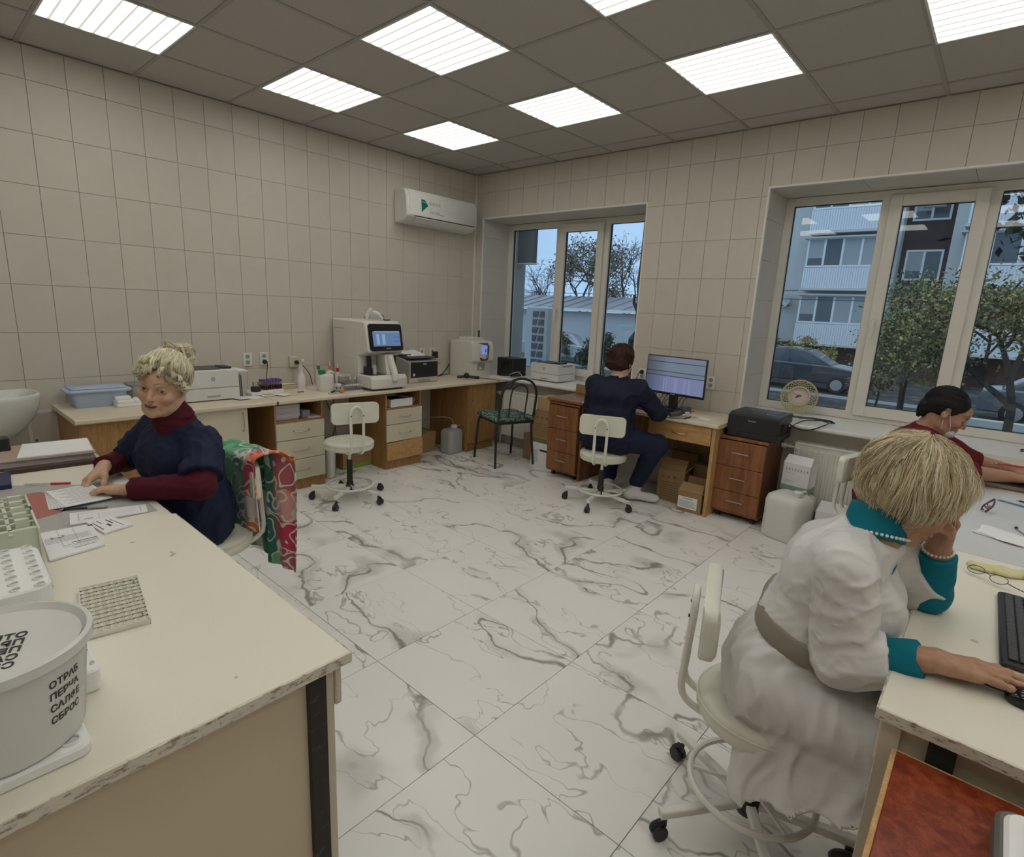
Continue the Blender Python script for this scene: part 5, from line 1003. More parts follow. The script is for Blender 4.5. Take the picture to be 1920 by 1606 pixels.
mb = MB(); P = [(-.06, 0, .015), (-.09, -.005, .006), (-.085, -.05, .004), (-.03, -.075, .004), (.03, -.085, .004)]; P = smoothpath(P, 5)
cz = [(.03+.004*i, -.085+.0035*i+.008*sin(i*1.9), .006+.003*cos(i*1.9)) for i in range(22)]; mb.tube(P+smoothpath(cz, 2), .0028, 6); mb.build('cord', M_BLACK, t)
t = thing('white_cable', 'looped white cable behind the pistol scanner', 'cable', (2.90, -.36, .738)); mb = MB(); mb.tube(smoothpath([(-.10, .0, .006), (-.04, .02, .006), (.02, .0, .006), (.07, -.02, .006), (.06, -.05, .006), (.0, -.045, .006), (-.05, -.03, .008)], 6), .0042, 6); mb.build('cable', M_WHITE, t)
mb = MB(); mb.prism([(-.05, -.035), (.05, -.035), (.055, .035), (-.045, .035)], 0, .004, .001); tag(mb.build('note_sheet', M_PAPER, None, 0, (3.02, -.405, .7355), -.25), 'white sheet of note paper at the right end of the middle desk', 'paper')
mb = MB(); mb.prism([(-.06, -.03), (.06, -.03), (.06, .03), (-.06, .03)], 0, .002, 0); tag(mb.build('pink_slip', mat('pink_paper', (.60, .30, .32), .8), None, 0, (2.50, -.52, .7355), .1), 'pink slip under the forearm of the person typing', 'paper')
t = thing('network_hub', 'small cream hub with cables standing behind the keyboard', 'network hub', (2.45, -.27, .735)); mb = MB(); mb.rbox(-.055, .055, -.03, .03, .0, .022, .006, .003); mb.build('housing', M_CREAM, t); mb = MB(); [mb.box(-.045+.013*i, -.038+.013*i, -.0305, -.0295, .006, .014, 0) for i in range(7)]; mb.build('ports', M_BLACK, t, 0)
t = thing('monitor_cables', 'bundle of thin black cables hanging below the big monitor', 'cable', (2.50, -.20, .735))
random.seed(3)
for k in range(9):
    x = -.10+.045*k; mb = MB(); mb.tube(smoothpath([(x+.03, .0, .14), (x+random.uniform(-.02, .02), -.01, .10), (x-.03+random.uniform(-.02, .02), -.02, .05), (x+random.uniform(-.03, .05), -.03, .006), (x+random.uniform(0, .08), .02, .006)], 5), .003, 5); mb.build('cable', M_BLACK, t)
mb = MB(); mb.prism([(-.08, -.05), (.08, -.05), (.08, .05), (-.08, .05)], 0, .003, 0); tag(mb.build('form_sheet', M_PAPER, None, 0, (2.06, -.52, .7325), .2), 'white form on the dark desk section left of the person typing', 'paper')

# ================================================================ wicker clock on the sill
t = thing('wicker_clock', 'round clock with pink face and woven wicker rim leaning on the large window', 'clock', (3.505, .24, .925), 0)
t.rotation_euler = (radians(-12), 0, radians(8))
M_WICK = mat('pale_wicker', (.52, .46, .24), .6, var=.15, scale=60); R0, R1 = .075, .130
mb = MB(); mb.tube([(R0*cos(2*pi*i/48), -.008, R0*sin(2*pi*i/48)) for i in range(48)], .0085, 8, closed=True); mb.build('inner_rim', M_WICK, t)
mb = MB(); mb.tube([(R1*cos(2*pi*i/48), 0, R1*sin(2*pi*i/48)) for i in range(48)], .006, 8, closed=True); mb.build('outer_rim', M_WICK, t)
n = 26
for k in range(n):
    for s in (-1, 1):
        a0_ = 2*pi*k/n; a1_ = a0_+s*.62; P = [((R0+(R1-R0)*q)*cos(a0_+(a1_-a0_)*q), -.006+.003*s, (R0+(R1-R0)*q)*sin(a0_+(a1_-a0_)*q)) for q in (0, .33, .66, 1)]; mb = MB(); mb.tube(P, .0023, 5); mb.build('wicker_strand', M_WICK, t)
mb = MB(); mb.lathe([(R0-.004, 0), (R0-.004, .006)], (0, 0.004, 0), 40, d=(0, -1, 0)); fc = mb.build('dial', mat('pink_dial', (.60, .50, .47), .5), t)
for k in range(12):
    a = pi/2-2*pi*(k+1)/12; sz = .016; text('numeral', str(k+1), sz, (.053*cos(a)-(.005 if k < 9 else .009), -.0035, .053*sin(a)-.0055), (1, 0, 0), (0, 0, 1), M_INKG, fc)
for L, a, w in ((.033, 205, .0024), (.050, 150, .0017)): a = radians(a); mb = MB(); mb.tube([(0, -.005, 0), (L*cos(a), -.005, L*sin(a))], [w, w*.6], 6); mb.build('clock_hand', M_INK, fc)
mb = MB(); mb.ell((.0, -.003, .006), (.018, .0012, .010), 12, 6); mb.ell((-.016, -.003, -.006), (.008, .0012, .008), 10, 6); mb.build('flower_print', mat('rose_print', (.30, .12, .16), .7), fc)
t = thing('power_strip_cable', 'black looped cable on the large window sill beside the black printer', 'cable', (3.58, .02, .79))
for pts in ([(-.06, 0, .0), (.02, .03, .0), (.10, .02, .012), (.18, .05, .0), (.24, .02, .0), (.22, -.02, .0), (.10, .0, .008), (0, -.01, .0)], [(-.05, .02, .004), (.04, .05, .004), (.14, .03, .01), (.22, .04, .004), (.12, -.03, .004), (.06, -.10, .0), (.0, -.17, -.05), (-.05, -.165, -.17)], [(-.07, -.02, 0), (-.05, -.10, .0), (.0, -.168, -.04), (.10, -.165, -.06), (.2, -.15, -.01), (.22, -.05, .004)]): mb = MB(); mb.tube(smoothpath(pts, 6), .0045, 6); mb.build('cable', M_BLACK, t)
t = thing('door_stop', 'small dark knob on the large window sill', 'knob', (4.86, .14, .772)); mb = MB(); mb.cyl((0, 0, 0), (0, 0, .018), .009, n=12, c=.002); mb.build('knob', M_DGREY, t)
# ================================================================ left desk: papers, racks, bucket
def sheetp(name, lab, P, z, h, m, cat='paper', group=None):
    c = np.mean(P, 0); t = thing(name, lab, cat, (c[0], c[1], z), 0, group); mb = MB(); mb.prism([(x-c[0], y-c[1]) for x, y in P], 0, h, 0); mb.build('page', m, t, 0); return t, c
def lerpq(P, u, v): P = [np.array(p) for p in P]; return (P[0]*(1-u)+P[1]*u)*(1-v)+(P[3]*(1-u)+P[2]*u)*v
def lines(t, c, P, rects, z, m, nm='print'):
    mb = MB()
    for u0, u1, v0, v1 in rects: mb.quad([tuple(lerpq(P, u, v)-c)+(z,) for u, v in ((u0, v0), (u1, v0), (u1, v1), (u0, v1))])
    mb.build(nm, m, t, 0)
DZ = .750
# glass-topped mat with grey paper under it
t, c = sheetp('desk_pad', 'grey plastic desk pad under the form papers and hands', [(1.78, -4.42), (2.10, -4.0), (2.50, -4.0), (2.50, -4.42)], .7492, .001, mat('desk_pad_grey', (.44, .44, .42), .25), 'desk pad')
t, c = sheetp('red_card', 'faded red card under the desk pad left of the form stack', [(2.02, -4.42), (2.02, -4.24), (2.30, -4.20), (2.36, -4.36)], .7504, .0008, mat('faded_red_card', (.42, .15, .13), .5), 'card')
t, c = sheetp('grey_form', 'grey printed form lying under the long folded form', [(2.26, -4.22), (2.30, -3.99), (2.50, -3.99), (2.46, -4.25)], .7504, .0008, mat('grey_form_paper', (.40, .40, .39), .7), 'paper')
# stack of forms under her hands
for k in range(6):
    a = -.10+.035*k; R = rotz(a)[:2, :2]; P = [tuple(np.array((2.155, -4.175))+R@np.array(p)+np.array([.006*k, .004*k])) for p in ((-.115, -.07), (.115, -.07), (.115, .07), (-.115, .07))]; P = [P[3], P[0], P[1], P[2]]
    t, c = sheetp('lab_form', 'printed form in the fanned stack under the hands of the smiling woman, %s' % ('lowest', 'second from below', 'third from below', 'third from above', 'second from above', 'topmost')[k], P, .7515+.0022*k, .0016, M_PAPER, 'paper', 'forms sorted by the smiling woman')
    lines(t, c, P, [(.06+.0*i, .9-.1*(i % 3), .08+.065*i, .095+.065*i) for i in range(13)]+[(.1, .3, .02, .05)], .0018, M_INKG)
P = [(2.356, -4.215), (2.422, -4.005), (2.50, -4.02), (2.475, -4.235)]
t, c = sheetp('folded_form', 'long folded printed form nearest the sleeve of the smiling woman', P, .7515, .004, M_PAPER); lines(t, c, P, [(.1, .92, .12, .14), (.1, .92, .82, .84), (.1, .115, .12, .84), (.905, .92, .12, .84), (.36, .37, .3, .84), (.40, .88, .34, .36), (.40, .8, .46, .48), (.40, .8, .56, .58), (.4, .85, .66, .68), (.12, .3, .22, .24)], .0042, M_INKL); lines(t, c, P, [(.17, .29, .70, .74), (.12, .32, .50, .505)], .0043, M_INK, 'bold_print')
P = [(2.485, -4.195), (2.475, -4.125), (2.60, -4.09), (2.625, -4.175)]
t, c = sheetp('small_form', 'small printed slip sticking out behind the form marked 2', P, .7515, .006, M_PAPER); lines(t, c, P, [(.1, .14, .2, .8), (.3, .34, .15, .4), (.4, .5, .5, .7), (.6, .66, .2, .55), (.75, .78, .2, .9)], .0062, M_INK)
P = [(2.50, -4.315), (2.515, -4.185), (2.72, -4.195), (2.745, -4.33)]; P = [P[0], P[1], P[2], P[3]]
t, c = sheetp('marked_form', 'folded form with a handwritten 2, near the white tube racks', P, .7515, .006, M_PAPER); lines(t, c, P, [(.02, .9-.06*(i % 2), .30+.045*i, .315+.045*i) for i in range(5)]+[(.3, .96, .66, .675), (.3, .96, .72, .73), (.45, .98, .77, .78), (.3, .31, .0, .66), (.60, .61, .0, .66)], .0062, M_INKG); lines(t, c, P, [(.48, .97, .60, .625), (.48, .9, .82, .835), (.55, .97, .69, .70), (.9, .97, .03, .08)], .0063, M_INK, 'bold_print')
text('handwritten_number', '2', .05, (-.055, -.045, .0066), (1, .1, 0), (-.1, 1, 0), M_INKG, t)
t, c = sheetp('loose_sheet', 'white sheet behind the right wrist of the smiling woman', [(2.02, -4.02), (2.06, -3.975), (2.34, -3.975), (2.28, -4.03)], .7506, .0008, M_PAPER)
def pen(lab, loc, rz, m1, m2, L=.14, hp=None):
    t = thing('pen', lab, 'pen', loc, rz); mb = MB(); mb.cyl((-L/2, 0, 0), (L*.05, 0, 0), .0035, n=10); mb.build('barrel', m1, t); mb = MB(); mb.cyl((L*.05, 0, 0), (L/2, 0, 0), .0046, n=10); mb.build('cap', m2, t); mb = MB(); mb.cyl((-L/2-.012, 0, 0), (-L/2, 0, 0), .0012, .0033, n=8); mb.build('tip', M_LGREY, t); return t
pen('pen with a red cap on the desk between the binder and the hands', (1.94, -4.205, .755), 1.00, M_HAZE2, M_RED, .145)
pen('black pen lying below the form stack', (2.335, -4.165, .7565), 1.05, M_BLACK, M_GREY, .13)
# binder pile
t = thing('binder', 'worn brown binder with papers at the far end of the left desk', 'binder', (1.51, -4.14, .750), -.10); mb = MB(); mb.box(-.165, .135, -.19, .165, .0, .012, .002); mb.build('lower_cover', mat('worn_brown_cover', (.12, .06, .035), .7), t); mb = MB()
for i in range(7): mb.box(-.155+.003*(i % 3), .13-.002*(i % 2), -.185, .155+.003*(i % 2), .012+.0035*i, .0151+.0035*i, 0)
mb.build('pages', M_PAPL, t, 0); mb = MB(); mb.box(-.165, .14, -.19, .165, .037, .042, .001); mb.build('upper_cover', mat('worn_tan_cover', (.40, .31, .24), .7), t)
mb = MB(); mb.prism([(-.14, -.10), (.125, -.125), (.125, .135), (-.14, .14)], 0, .008, .001); tag(mb.build('white_folder', M_PAPER, None, 0, (1.515, -4.12, .793), -.10), 'white paper sheets on top of the worn brown binder', 'paper')
t = thing('ledger', 'thin brown ledger sticking out under the worn brown binder', 'ledger', (1.58, -4.10, .75), -.06); mb = MB(); mb.box(.085, .125, -.20, .20, .0, .018, .002); mb.build('cover', mat('dark_brown_cover', (.07, .035, .025), .6), t)
t = thing('notebook', 'dark blue notebook at the left edge of the photo', 'notebook', (1.80, -4.40, .750), -.1); mb = MB(); mb.box(-.09, .10, -.12, .10, 0, .020, .002); mb.build('cover', M_NAVYB, t)
t = thing('desk_clip', 'black clip with a pale paper behind the binder at the left edge', 'clip', (1.40, -4.30, .75)); mb = MB(); mb.rbox(-.03, .03, -.05, .05, 0, .10, .01, .004); mb.build('body', M_BLACK, t); mb = MB(); mb.add([(-.01, -.04, .10), (.0, .03, .13), (.01, .03, .18), (.0, -.04, .15)], [(0, 1, 2, 3)]); mb.build('paper', M_CREAM, t, 0)
# pale green slotted plastic rack
t = thing('plastic_rack', 'pale green slotted plastic rack behind the white foam blocks', 'rack', (2.74, -4.47, .750), -.05)
Wx, Wy, Hh = .16, .12, .165
for x in (-Wx, -.02, Wx-.012):
    mb = MB(); mb.prism([(0, -Wy), (0, Wy), (Hh*.72, Wy), (Hh, Wy-.03), (Hh, -Wy)], x, x+.005, 0, 0, 'x'); mb.v[-1] = mb.v[-1][:, [0, 2, 1]] if False else mb.v[-1]
    mb = MB(); mb.add([(x, -Wy, 0), (x, Wy, 0), (x, Wy, Hh), (x, -Wy, Hh), (x+.005, -Wy, 0), (x+.005, Wy, 0), (x+.005, Wy, Hh), (x+.005, -Wy, Hh)], [(0, 1, 2, 3), (7, 6, 5, 4), (0, 4, 5, 1), (1, 5, 6, 2), (2, 6, 7, 3), (3, 7, 4, 0)]); mb.build('cross_wall', M_RACK, t, 0)
# front and back long walls with windows
for y in (-Wy, Wy-.005):
    mb = MB(); ring(mb, -Wx, Wx, 0, Hh, .028, y, y+.005, .001); mb.box(-.04, .0, y, y+.005, .0, Hh, .001); mb.box(-Wx, Wx, y, y+.005, 0, .06, .001); mb.build('long_wall', M_RACK, t)
for z in (.05, .11, .155):
    mb = MB()
    for i in range(6): x = -Wx+.02+.052*i; mb.box(x, x+.008, -Wy, Wy, z, z+.004, .0005)
    for i in range(3): y = -Wy+.03+.075*i; mb.box(-Wx, Wx, y, y+.008, z, z+.004, .0005)
    mb.build('slotted_shelf', M_RACK, t, 0)
for i in range(5):
    for j in range(2): mb = MB(); x = -Wx+.05+.055*i; y = Wy-.03-.06*j; mb.prism([(x-.008, y-.014), (x+.008, y-.014), (x+.004, y+.014), (x-.004, y+.014)], Hh-.02, Hh+.015, .001); mb.build('divider_tooth', M_RACK, t, 0)
mb = MB(); mb.box(-Wx-.01, Wx+.01, -Wy-.01, Wy+.01, 0, .006, .001); mb.build('base', M_RACK, t)
# foam racks
def foam_rack(lab, x0, x1, y0, y1, z0, z1, nx, ny, rz=0, r=.02, holes=True):
    cx, cy = (x0+x1)/2, (y0+y1)/2; t = thing('foam_rack', lab, 'foam rack', (cx, cy, z0), rz); w, d, h = (x1-x0)/2, (y1-y0)/2, z1-z0
    mb = MB(); mb.rbox(-w, w, -d, d, 0, h-.003, r, .004); mb.build('block', M_FOAM, t, 40)
    if holes:
        mb = MB()
        for i in range(nx):
            for j in range(ny): x = -w+2*w*(i+.5)/nx; y = -d+2*d*(j+.5)/ny; rr = min(w/nx, d/ny)*.50; mb.lathe([(rr*1.25, h-.003), (rr*1.15, h+.001), (rr, h+.001), (rr*.9, h-.002)], (x, y, 0), 10, cap=False)
        o = mb.build('hole_rims', M_FOAM, t, 50); o['kind'] = 'stuff'
        mb = MB()
        for i in range(nx):
            for j in range(ny): x = -w+2*w*(i+.5)/nx; y = -d+2*d*(j+.5)/ny; rr = min(w/nx, d/ny)*.46; mb.lathe([(rr, h-.0028), (.0001, h-.0024)], (x, y, 0), 10, cap=False)
        o = mb.build('holes', mat('foam_hole', (.55, .57, .56), .9), t, 50); o['kind'] = 'stuff'
    return t
foam_rack('tall white foam block with dimpled top behind the plastic bucket', 2.975, 3.245, -4.62, -4.383, .750, .905, 8, 6, -.04, .035)
foam_rack('white foam rack with rows of small holes between the bucket and the clear plate', 3.20, 3.46, -4.50, -4.362, .750, .800, 5, 9, .0, .012)
foam_rack('flat white foam tray under the plastic bucket at the desk edge', 3.36, 3.635, -4.66, -4.413, .750, .775, 5, 5, 0, .02)
M_PLT = mat('frosted_plate', (.72, .70, .60), .3, var=.05, scale=90)
# clear well plate
t = thing('well_plate', 'clear plastic plate with rows of wells lying on the left desk', 'well plate', (3.135, -4.27, .750), -.16); w, d = .125, .068
w, d = .130, .064
mb = MB(); mb.rbox(-w, w, -d, d, 0, .004, .006, .001); mb.build('base', M_PLT, t); mb = MB(); ring(mb, -w, w, 0, .012, .003, 0, .001, 0); mb = MB()
for b in ((-w, w, -d, -d+.0025), (-w, w, d-.0025, d), (-w, -w+.0025, -d, d), (w-.0025, w, -d, d)): mb.box(*b, .0, .014, .0005)
mb.build('tray', M_PLT, t)
wm_ = MB(); wm_.lathe([(.0055, .002), (.0072, .0105), (.0088, .0125), (.0070, .0126), (.0035, .006)], n=10, cap=False); me = wm_.mesh('well', M_PLT, 40)
for i in range(12):
    for j in range(8): link('well', me, t, (-w+.012+(2*w-.024)*i/11, -d+.010+(2*d-.02)*j/7, .001))
for xx, yy in ((-.10, .05), (.09, .05), (.095, -.054)): mb = MB(); [mb.box(xx+.006*i, xx+.006*i+.003, yy, yy+.003, .0133, .0137, 0) for i in range(4)]; mb.build('marker_dashes', M_INK, t, 0)
t = thing('capped_jar', 'small white-capped dark bottle between the foam block and the clear plate', 'bottle', (3.155, -4.365, .75)); mb = MB(); mb.lathe([(.018, 0), (.018, .028), (.012, .034)], n=18); mb.build('bottle', M_BLACK, t); mb = MB(); mb.cyl((0, 0, .034), (0, 0, .050), .017, n=20, c=.0015); mb.build('cap', M_WHITE, t)
# translucent bucket
M_BKT = glassy('bucket_plastic', (.95, .95, .93), .5, .2, .82, (.93, .93, .89), .12)
t = thing('plastic_bucket', 'translucent white plastic bucket with mirrored black marker words at the bottom left', 'bucket', (3.525, -4.508, .776), 0); R1, R0, hb = .122, .106, .172
mb = MB(); mb.lathe([(R0, 0), (R1, hb-.02), (R1+.006, hb-.02), (R1+.008, hb-.004), (R1+.006, hb)], n=56, cap=False); mb.build('wall', M_BKT, t, 40); mb = MB(); mb.lathe([(R0, 0), (.001, .001)], n=40, cap=False); mb.build('bottom', M_BKT, t)
mb = MB(); mb.lathe([(R1+.010, hb-.014), (R1+.010, hb+.002), (R1+.002, hb+.004), (R1-.006, hb-.006), (.001, hb-.008)], n=56, cap=False); mb.build('lid', M_BKT, t, 40)
def wraptext(nm, s, size, th0, z, R, mirror, par, tilt=0):
    o = text(nm, s, size, (0, 0, 0), (1, 0, 0), (0, 1, 0), M_INK, None, thick=0, bold=.0005); me = o.data; co_ = np.empty(len(me.vertices)*3, np.float32); me.vertices.foreach_get('co', co_); co_ = co_.reshape(-1, 3)
    x = -co_[:, 0] if mirror else co_[:, 0]; zz = z+co_[:, 1]+tilt*x; rr = R0+(R1-R0)*np.clip(zz/(hb-.02), 0, 1)+.0008; a = th0+x/R; me.vertices.foreach_set('co', np.stack([rr*np.cos(a), rr*np.sin(a), zz], 1).astype(np.float32).ravel()); o.matrix_local = Matrix.Identity(4); o.parent = par; me.update(); return o
for k, s in enumerate(('ОТРАБ', 'ПЕРЧА', 'САЛФЕ', 'СБРОС')): wraptext('marker_text', s, .0170, 0.44, .118-.022*k, R1, False, t)
for k, s in enumerate(('ОТРА', 'ПРОВЕ', 'ПЕРЧА', 'САЛФ', 'СБРОС')):
    text('marker_text', s, .023, (-.005+.022*k, .045-.007*k, hb-.0061), (0.30, .95, 0), (-.95, .3, 0), M_INK, t, mirror=True, bold=.0006)

# ================================================================ right desks
t = thing('eyeglasses', 'thin-framed eyeglasses lying folded open near the keyboard', 'eyeglasses', (4.738, -2.375, .752), -.62)
for s in (-1, 1):
    mb = MB(); mb.tube([(s*.034+.024*cos(a), -.004, .022+.017*sin(a)) for a in np.linspace(0, 2*pi, 25)[:-1]], .0011, 6, closed=True); mb.v[-1] = mb.v[-1]@rotx(-1.05).T+np.array([0, 0, .004]); mb.build('rim', M_DGREY, t)
    mb = MB(); mb.add([(s*.034+.0235*cos(a), -.004, .022+.0165*sin(a)) for a in np.linspace(0, 2*pi, 25)[:-1]], [tuple(range(24))]); mb.v[-1] = mb.v[-1]@rotx(-1.05).T+np.array([0, 0, .004]); mb.build('lens', M_LENS, t, 0)
    mb = MB(); mb.tube(smoothpath([(s*.058, .018, .018), (s*.064, .03, .016), (s*.072, .065, .012), (s*.066, .105, .006)], 4) if s < 0 else smoothpath([(.058, .018, .018), (.080, .022, .014), (.120, .030, .010), (.138, .052, .004)], 4), .0014, 6); mb.build('temple', M_DGREY, t)
mb = MB(); mb.tube([(-.011, .016, .018), (0, .018, .022), (.011, .016, .018)], .0011, 6); mb.build('bridge', M_DGREY, t)
keyboard('black keyboard cut by the right edge of the photo', (4.855, -2.69, .750), -pi/2+.02, .46, .15, 6, 18, .016, .006, True)
t = thing('computer_mouse', 'black mouse cut by the right edge under the resting hand', 'mouse', (4.845, -3.055, .75), .3); mb = MB(); mb.ell((0, 0, .012), (.055, .032, .026), 20, 12); mb.build('shell', M_BLKG, t, 60); mb = MB(); mb.tube(smoothpath([(-.045, .01, .012), (-.07, .03, .006), (-.085, .05, .003)], 4), .0022, 6); mb.build('cord', M_DGREY, t)
t = thing('latex_gloves', 'crumpled pale yellow latex gloves beside the eyeglasses', 'gloves', (4.825, -2.25, .751), .2); rs2 = np.random.RandomState(2)
for k in range(2):
    mb = MB(); P = [(-.09+.02*i+k*.03, .018*k-.01+.012*sin(i*1.7+k), .008+.004*abs(sin(i*2.1+k))) for i in range(9)]; mb.tube(smoothpath(P, 3), [.010+.012*abs(sin(.35*i+.3)) for i in range(25)], 10); mb.v[-1][:, 2] = np.clip(mb.v[-1][:, 2]*.7, 0, .03); mb.build('glove', mat('latex_yellow', (.66, .62, .34), .5, var=.08, scale=80, bmp=.4), t, 60)
    for j in range(3): mb = MB(); mb.tube([(-.07, .01*j+.02*k-.02, .006), (-.10-.01*j, .012*j-.02+.02*k, .008), (-.125, .016*j-.01, .004)], [.008, .007, .005], 7); mb.build('finger', MC['latex_yellow'], t, 60)
t = thing('napkin', 'folded white napkin on the grey-topped desk', 'napkin', (4.79, -1.83, .751), -.35)
def nap(u, v): x = -.085+.17*u; y = -.065+.13*v; return (x+.01*sin(v*5), y+.008*sin(u*7), .004+.005*abs(sin(u*6+v*4))*(1-abs(2*v-1)*.4))
MBk = MB; G_ = [[nap(i/17, j/13) for j in range(14)] for i in range(18)]; mb = MB(); mb.add([p for r in G_ for p in r], [(i*14+j, i*14+j+1, (i+1)*14+j+1, (i+1)*14+j) for i in range(17) for j in range(13)]); mb.build('top_layer', M_PAPER, t, 60); mb = MB(); mb.box(-.075, .08, -.06, .06, 0, .005, .001); mb.build('folded_layers', M_PAPER, t)
t = thing('hair_clip', 'purple and clear claw hair clip standing on the grey-topped desk', 'hair clip', (4.735, -1.50, .751), .6); M_CLIP = mat('smoky_purple', (.10, .06, .09), .25)
for s in (-1, 1):
    mb = MB(); mb.tube(smoothpath([(-.02, s*.012, .004), (-.012, s*.020, .02), (.005, s*.014, .042), (.012, 0, .060)], 4), .0035, 7); mb.build('claw', M_CLIP, t); mb = MB(); [mb.tube([(-.018+.01*i, s*.018, .014+.008*i), (-.016+.01*i, s*.004, .006+.008*i)], .0022, 5) for i in range(3)]; mb.build('teeth', M_CLIP, t)
mb = MB(); mb.ell((-.003, 0, .022), (.010, .006, .012), 10, 6); mb.build('spring', mat('pink_clip', (.45, .28, .28), .4), t)
pen('blue pen on the grey-topped desk', (4.83, -1.27, .755), -.35, M_BLUE, M_BLUE, .14); pen('black pen at the right edge beyond the blue pen', (4.90, -1.20, .755), -.2, M_BLACK, M_BLACK, .13)
t = thing('small_brush', 'thin dark-tipped stick beside the napkin', 'stick', (4.84, -1.72, .754), -1.2); mb = MB(); mb.cyl((-.04, 0, 0), (.03, 0, 0), .0025, n=8); mb.build('stick', M_GREY, t); mb = MB(); mb.ell((-.045, 0, .003), (.008, .006, .006), 8, 6); mb.build('tip', M_BLACK, t)
t = thing('white_cup', 'small white cup at the right edge beside the latex gloves', 'cup', (4.93, -2.05, .751)); mb = MB(); mb.lathe([(.028, 0), (.036, .045), (.040, .048), (.034, .046), (.027, .006)], n=24); mb.build('cup', M_CERAM, t, 50)
t = thing('document_tray', 'grey folder with papers held under the elbow of the masked woman', 'tray', (4.75, -.90, .776)); mb = MB(); mb.box(-.10, .30, -.10, .06, 0, .006, .001); mb.build('keyboard_mat', M_BLACK, t)
pen('bright red pen in the hand of the masked woman', (4.80, -.80, .842), .15, M_RED, M_RED, .12)
t = thing('plastic_tray', 'white crinkled plastic tray with dark rim in the bottom right corner', 'tray', (4.905, -3.455, .677), 0); mb = MB(); mb.rbox(-.115, .12, -.22, .065, 0, .05, .03, .006); mb.build('rim', mat('dark_tray_rim', (.12, .12, .10), .5), t, 40); mb = MB(); mb.rbox(-.105, .12, -.22, .055, .045, .058, .03, .006); mb.build('liner', M_PAPER, t, 40)
mb = MB(); rs3 = np.random.RandomState(1); G_ = [[(-.08+.012*i, -.20+.012*j, .059+.006*rs3.rand()) for j in range(20)] for i in range(15)]; mb.add([p for r in G_ for p in r], [(i*20+j, i*20+j+1, (i+1)*20+j+1, (i+1)*20+j) for i in range(14) for j in range(19)]); mb.build('crinkled_wrap', mat('crinkled_film', (.66, .63, .60), .15, coat=.8), t, 20)
# ================================================================ outside the windows
GZ = -1.1
struct(slab_struct('ground_outside', (-60, 60, .5, 70, GZ-.2, GZ), ground()))
M_CONC = mat('pale_concrete', (.66, .66, .62), .85, var=.06, scale=2); M_RIB = mat('white_ribbed_sheet', (.86, .88, .88), .5, var=.03); M_BRN = mat('brown_facade', (.085, .06, .055), .8); M_DGL = mat('dark_glass', (.10, .12, .13), .1, var=.3, scale=1.2); M_BLIND = mat('window_blind', (.42, .44, .44), .7)
M_FRW = mat('white_window_frame', (.88, .88, .86), .5); M_ROOFG = mat('grey_metal_roof', (.38, .40, .43), .5, var=.05, scale=3); M_BASE = mat('brown_base', (.09, .055, .045), .9)
t = thing('apartment_building', 'pale apartment building with white ribbed balconies across the yard, behind the trees', 'building', (0, 28.7, GZ))  # facade coordinates traced from image pixels, then scaled about the camera to this depth
def bb(nm, b, m, par=t, c=0.0): mb = MB(); mb.box(b[0], b[1], b[2]-28.7, b[3]-28.7, b[4]-GZ, b[5]-GZ, c); return mb.build(nm, m, par, 0)
for x0, x1 in ((-14, -.02), (1.95, 8.6), (10.5, 24)): bb('wall', (x0, x1, 28.7, 34, GZ, 14), M_CONC)
for x0, x1 in ((-.02, 1.95), (8.6, 10.5)): bb('recessed_wall', (x0, x1, 29.6, 34, GZ, 14), M_BRN)
bb('base_course', (-14, 24, 28.55, 28.7, GZ, .36), M_BASE)
def glazing(x0, x1, y, z0, z1, n, par=t):
    mb = MB(); ring(mb, x0, x1, z0-GZ, z1-GZ, .09, y-28.7-.05, y-28.7, .0)
    for i in range(1, n): x = x0+(x1-x0)*i/n; mb.box(x-.05, x+.05, y-28.75, y-28.7, z0-GZ+.08, z1-GZ-.08, 0)
    w = mb.build('window', M_FRW, par, 0)
    for i in range(n):
        a = x0+(x1-x0)*i/n+.05; b = x0+(x1-x0)*(i+1)/n-.05; mb = MB(); mb.box(a, b, y-28.7-.02, y-28.7-.01, z0-GZ+.08, z1-GZ-.08, 0); mb.build('pane', M_BLIND if i % 4 != 1 else M_DGL, w, 0)
    mb = MB(); mb.box(x0+.1, x0+(x1-x0)/n-.06, y-28.7-.03, y-28.7-.02, z0-GZ+.08, z0-GZ+.45, 0); mb.build('pane', M_DGL, w, 0)
def stack(x0, x1, n):
    for z in (-2.35+2.8*1.0-2.8, .3, 3.1, 5.9, 8.7):
        if z > 0: 
            bb('balcony_slab', (x0-.08, x1+.08, 27.55, 28.7, z-.02, z+.10), M_CONC)
            bb('balcony_roof_lip', (x0-.15, x1+.15, 27.4, 28.7, z+2.62-.10, z+2.72-.12), M_LGREY)
        if z < 0: continue
        mb = MB(); k = int((x1-x0)/.11)
        for i in range(k): a = x0+(x1-x0)*i/k; mb.box(a, a+(x1-x0)/k*.6, 27.60-28.7-.02, 27.62-28.7, z-GZ+.1, z-GZ+1.1, 0)
        mb.box(x0, x1, 27.62-28.7, 0, z-GZ+.1, z-GZ+1.1, 0); mb.build('ribbed_parapet', M_RIB, t, 0)
        glazing(x0+.02, x1-.02, 27.66, z+1.12, z+2.56, n); bb('balcony_side', (x0, x0+.05, 27.7, 28.7, z+1.1, z+2.6), M_BLIND)
stack(-3.85, -.55, 4); stack(2.49, 6.4, 4); stack(11.2, 15, 4); stack(-10.5, -7.0, 4)
for z in (.9, 3.7, 6.5): glazing(.2, 1.7, 29.6, z, z+1.45, 2)
for z in (.9, 3.7, 6.5): glazing(8.8, 10.2, 29.6, z, z+1.45, 2)
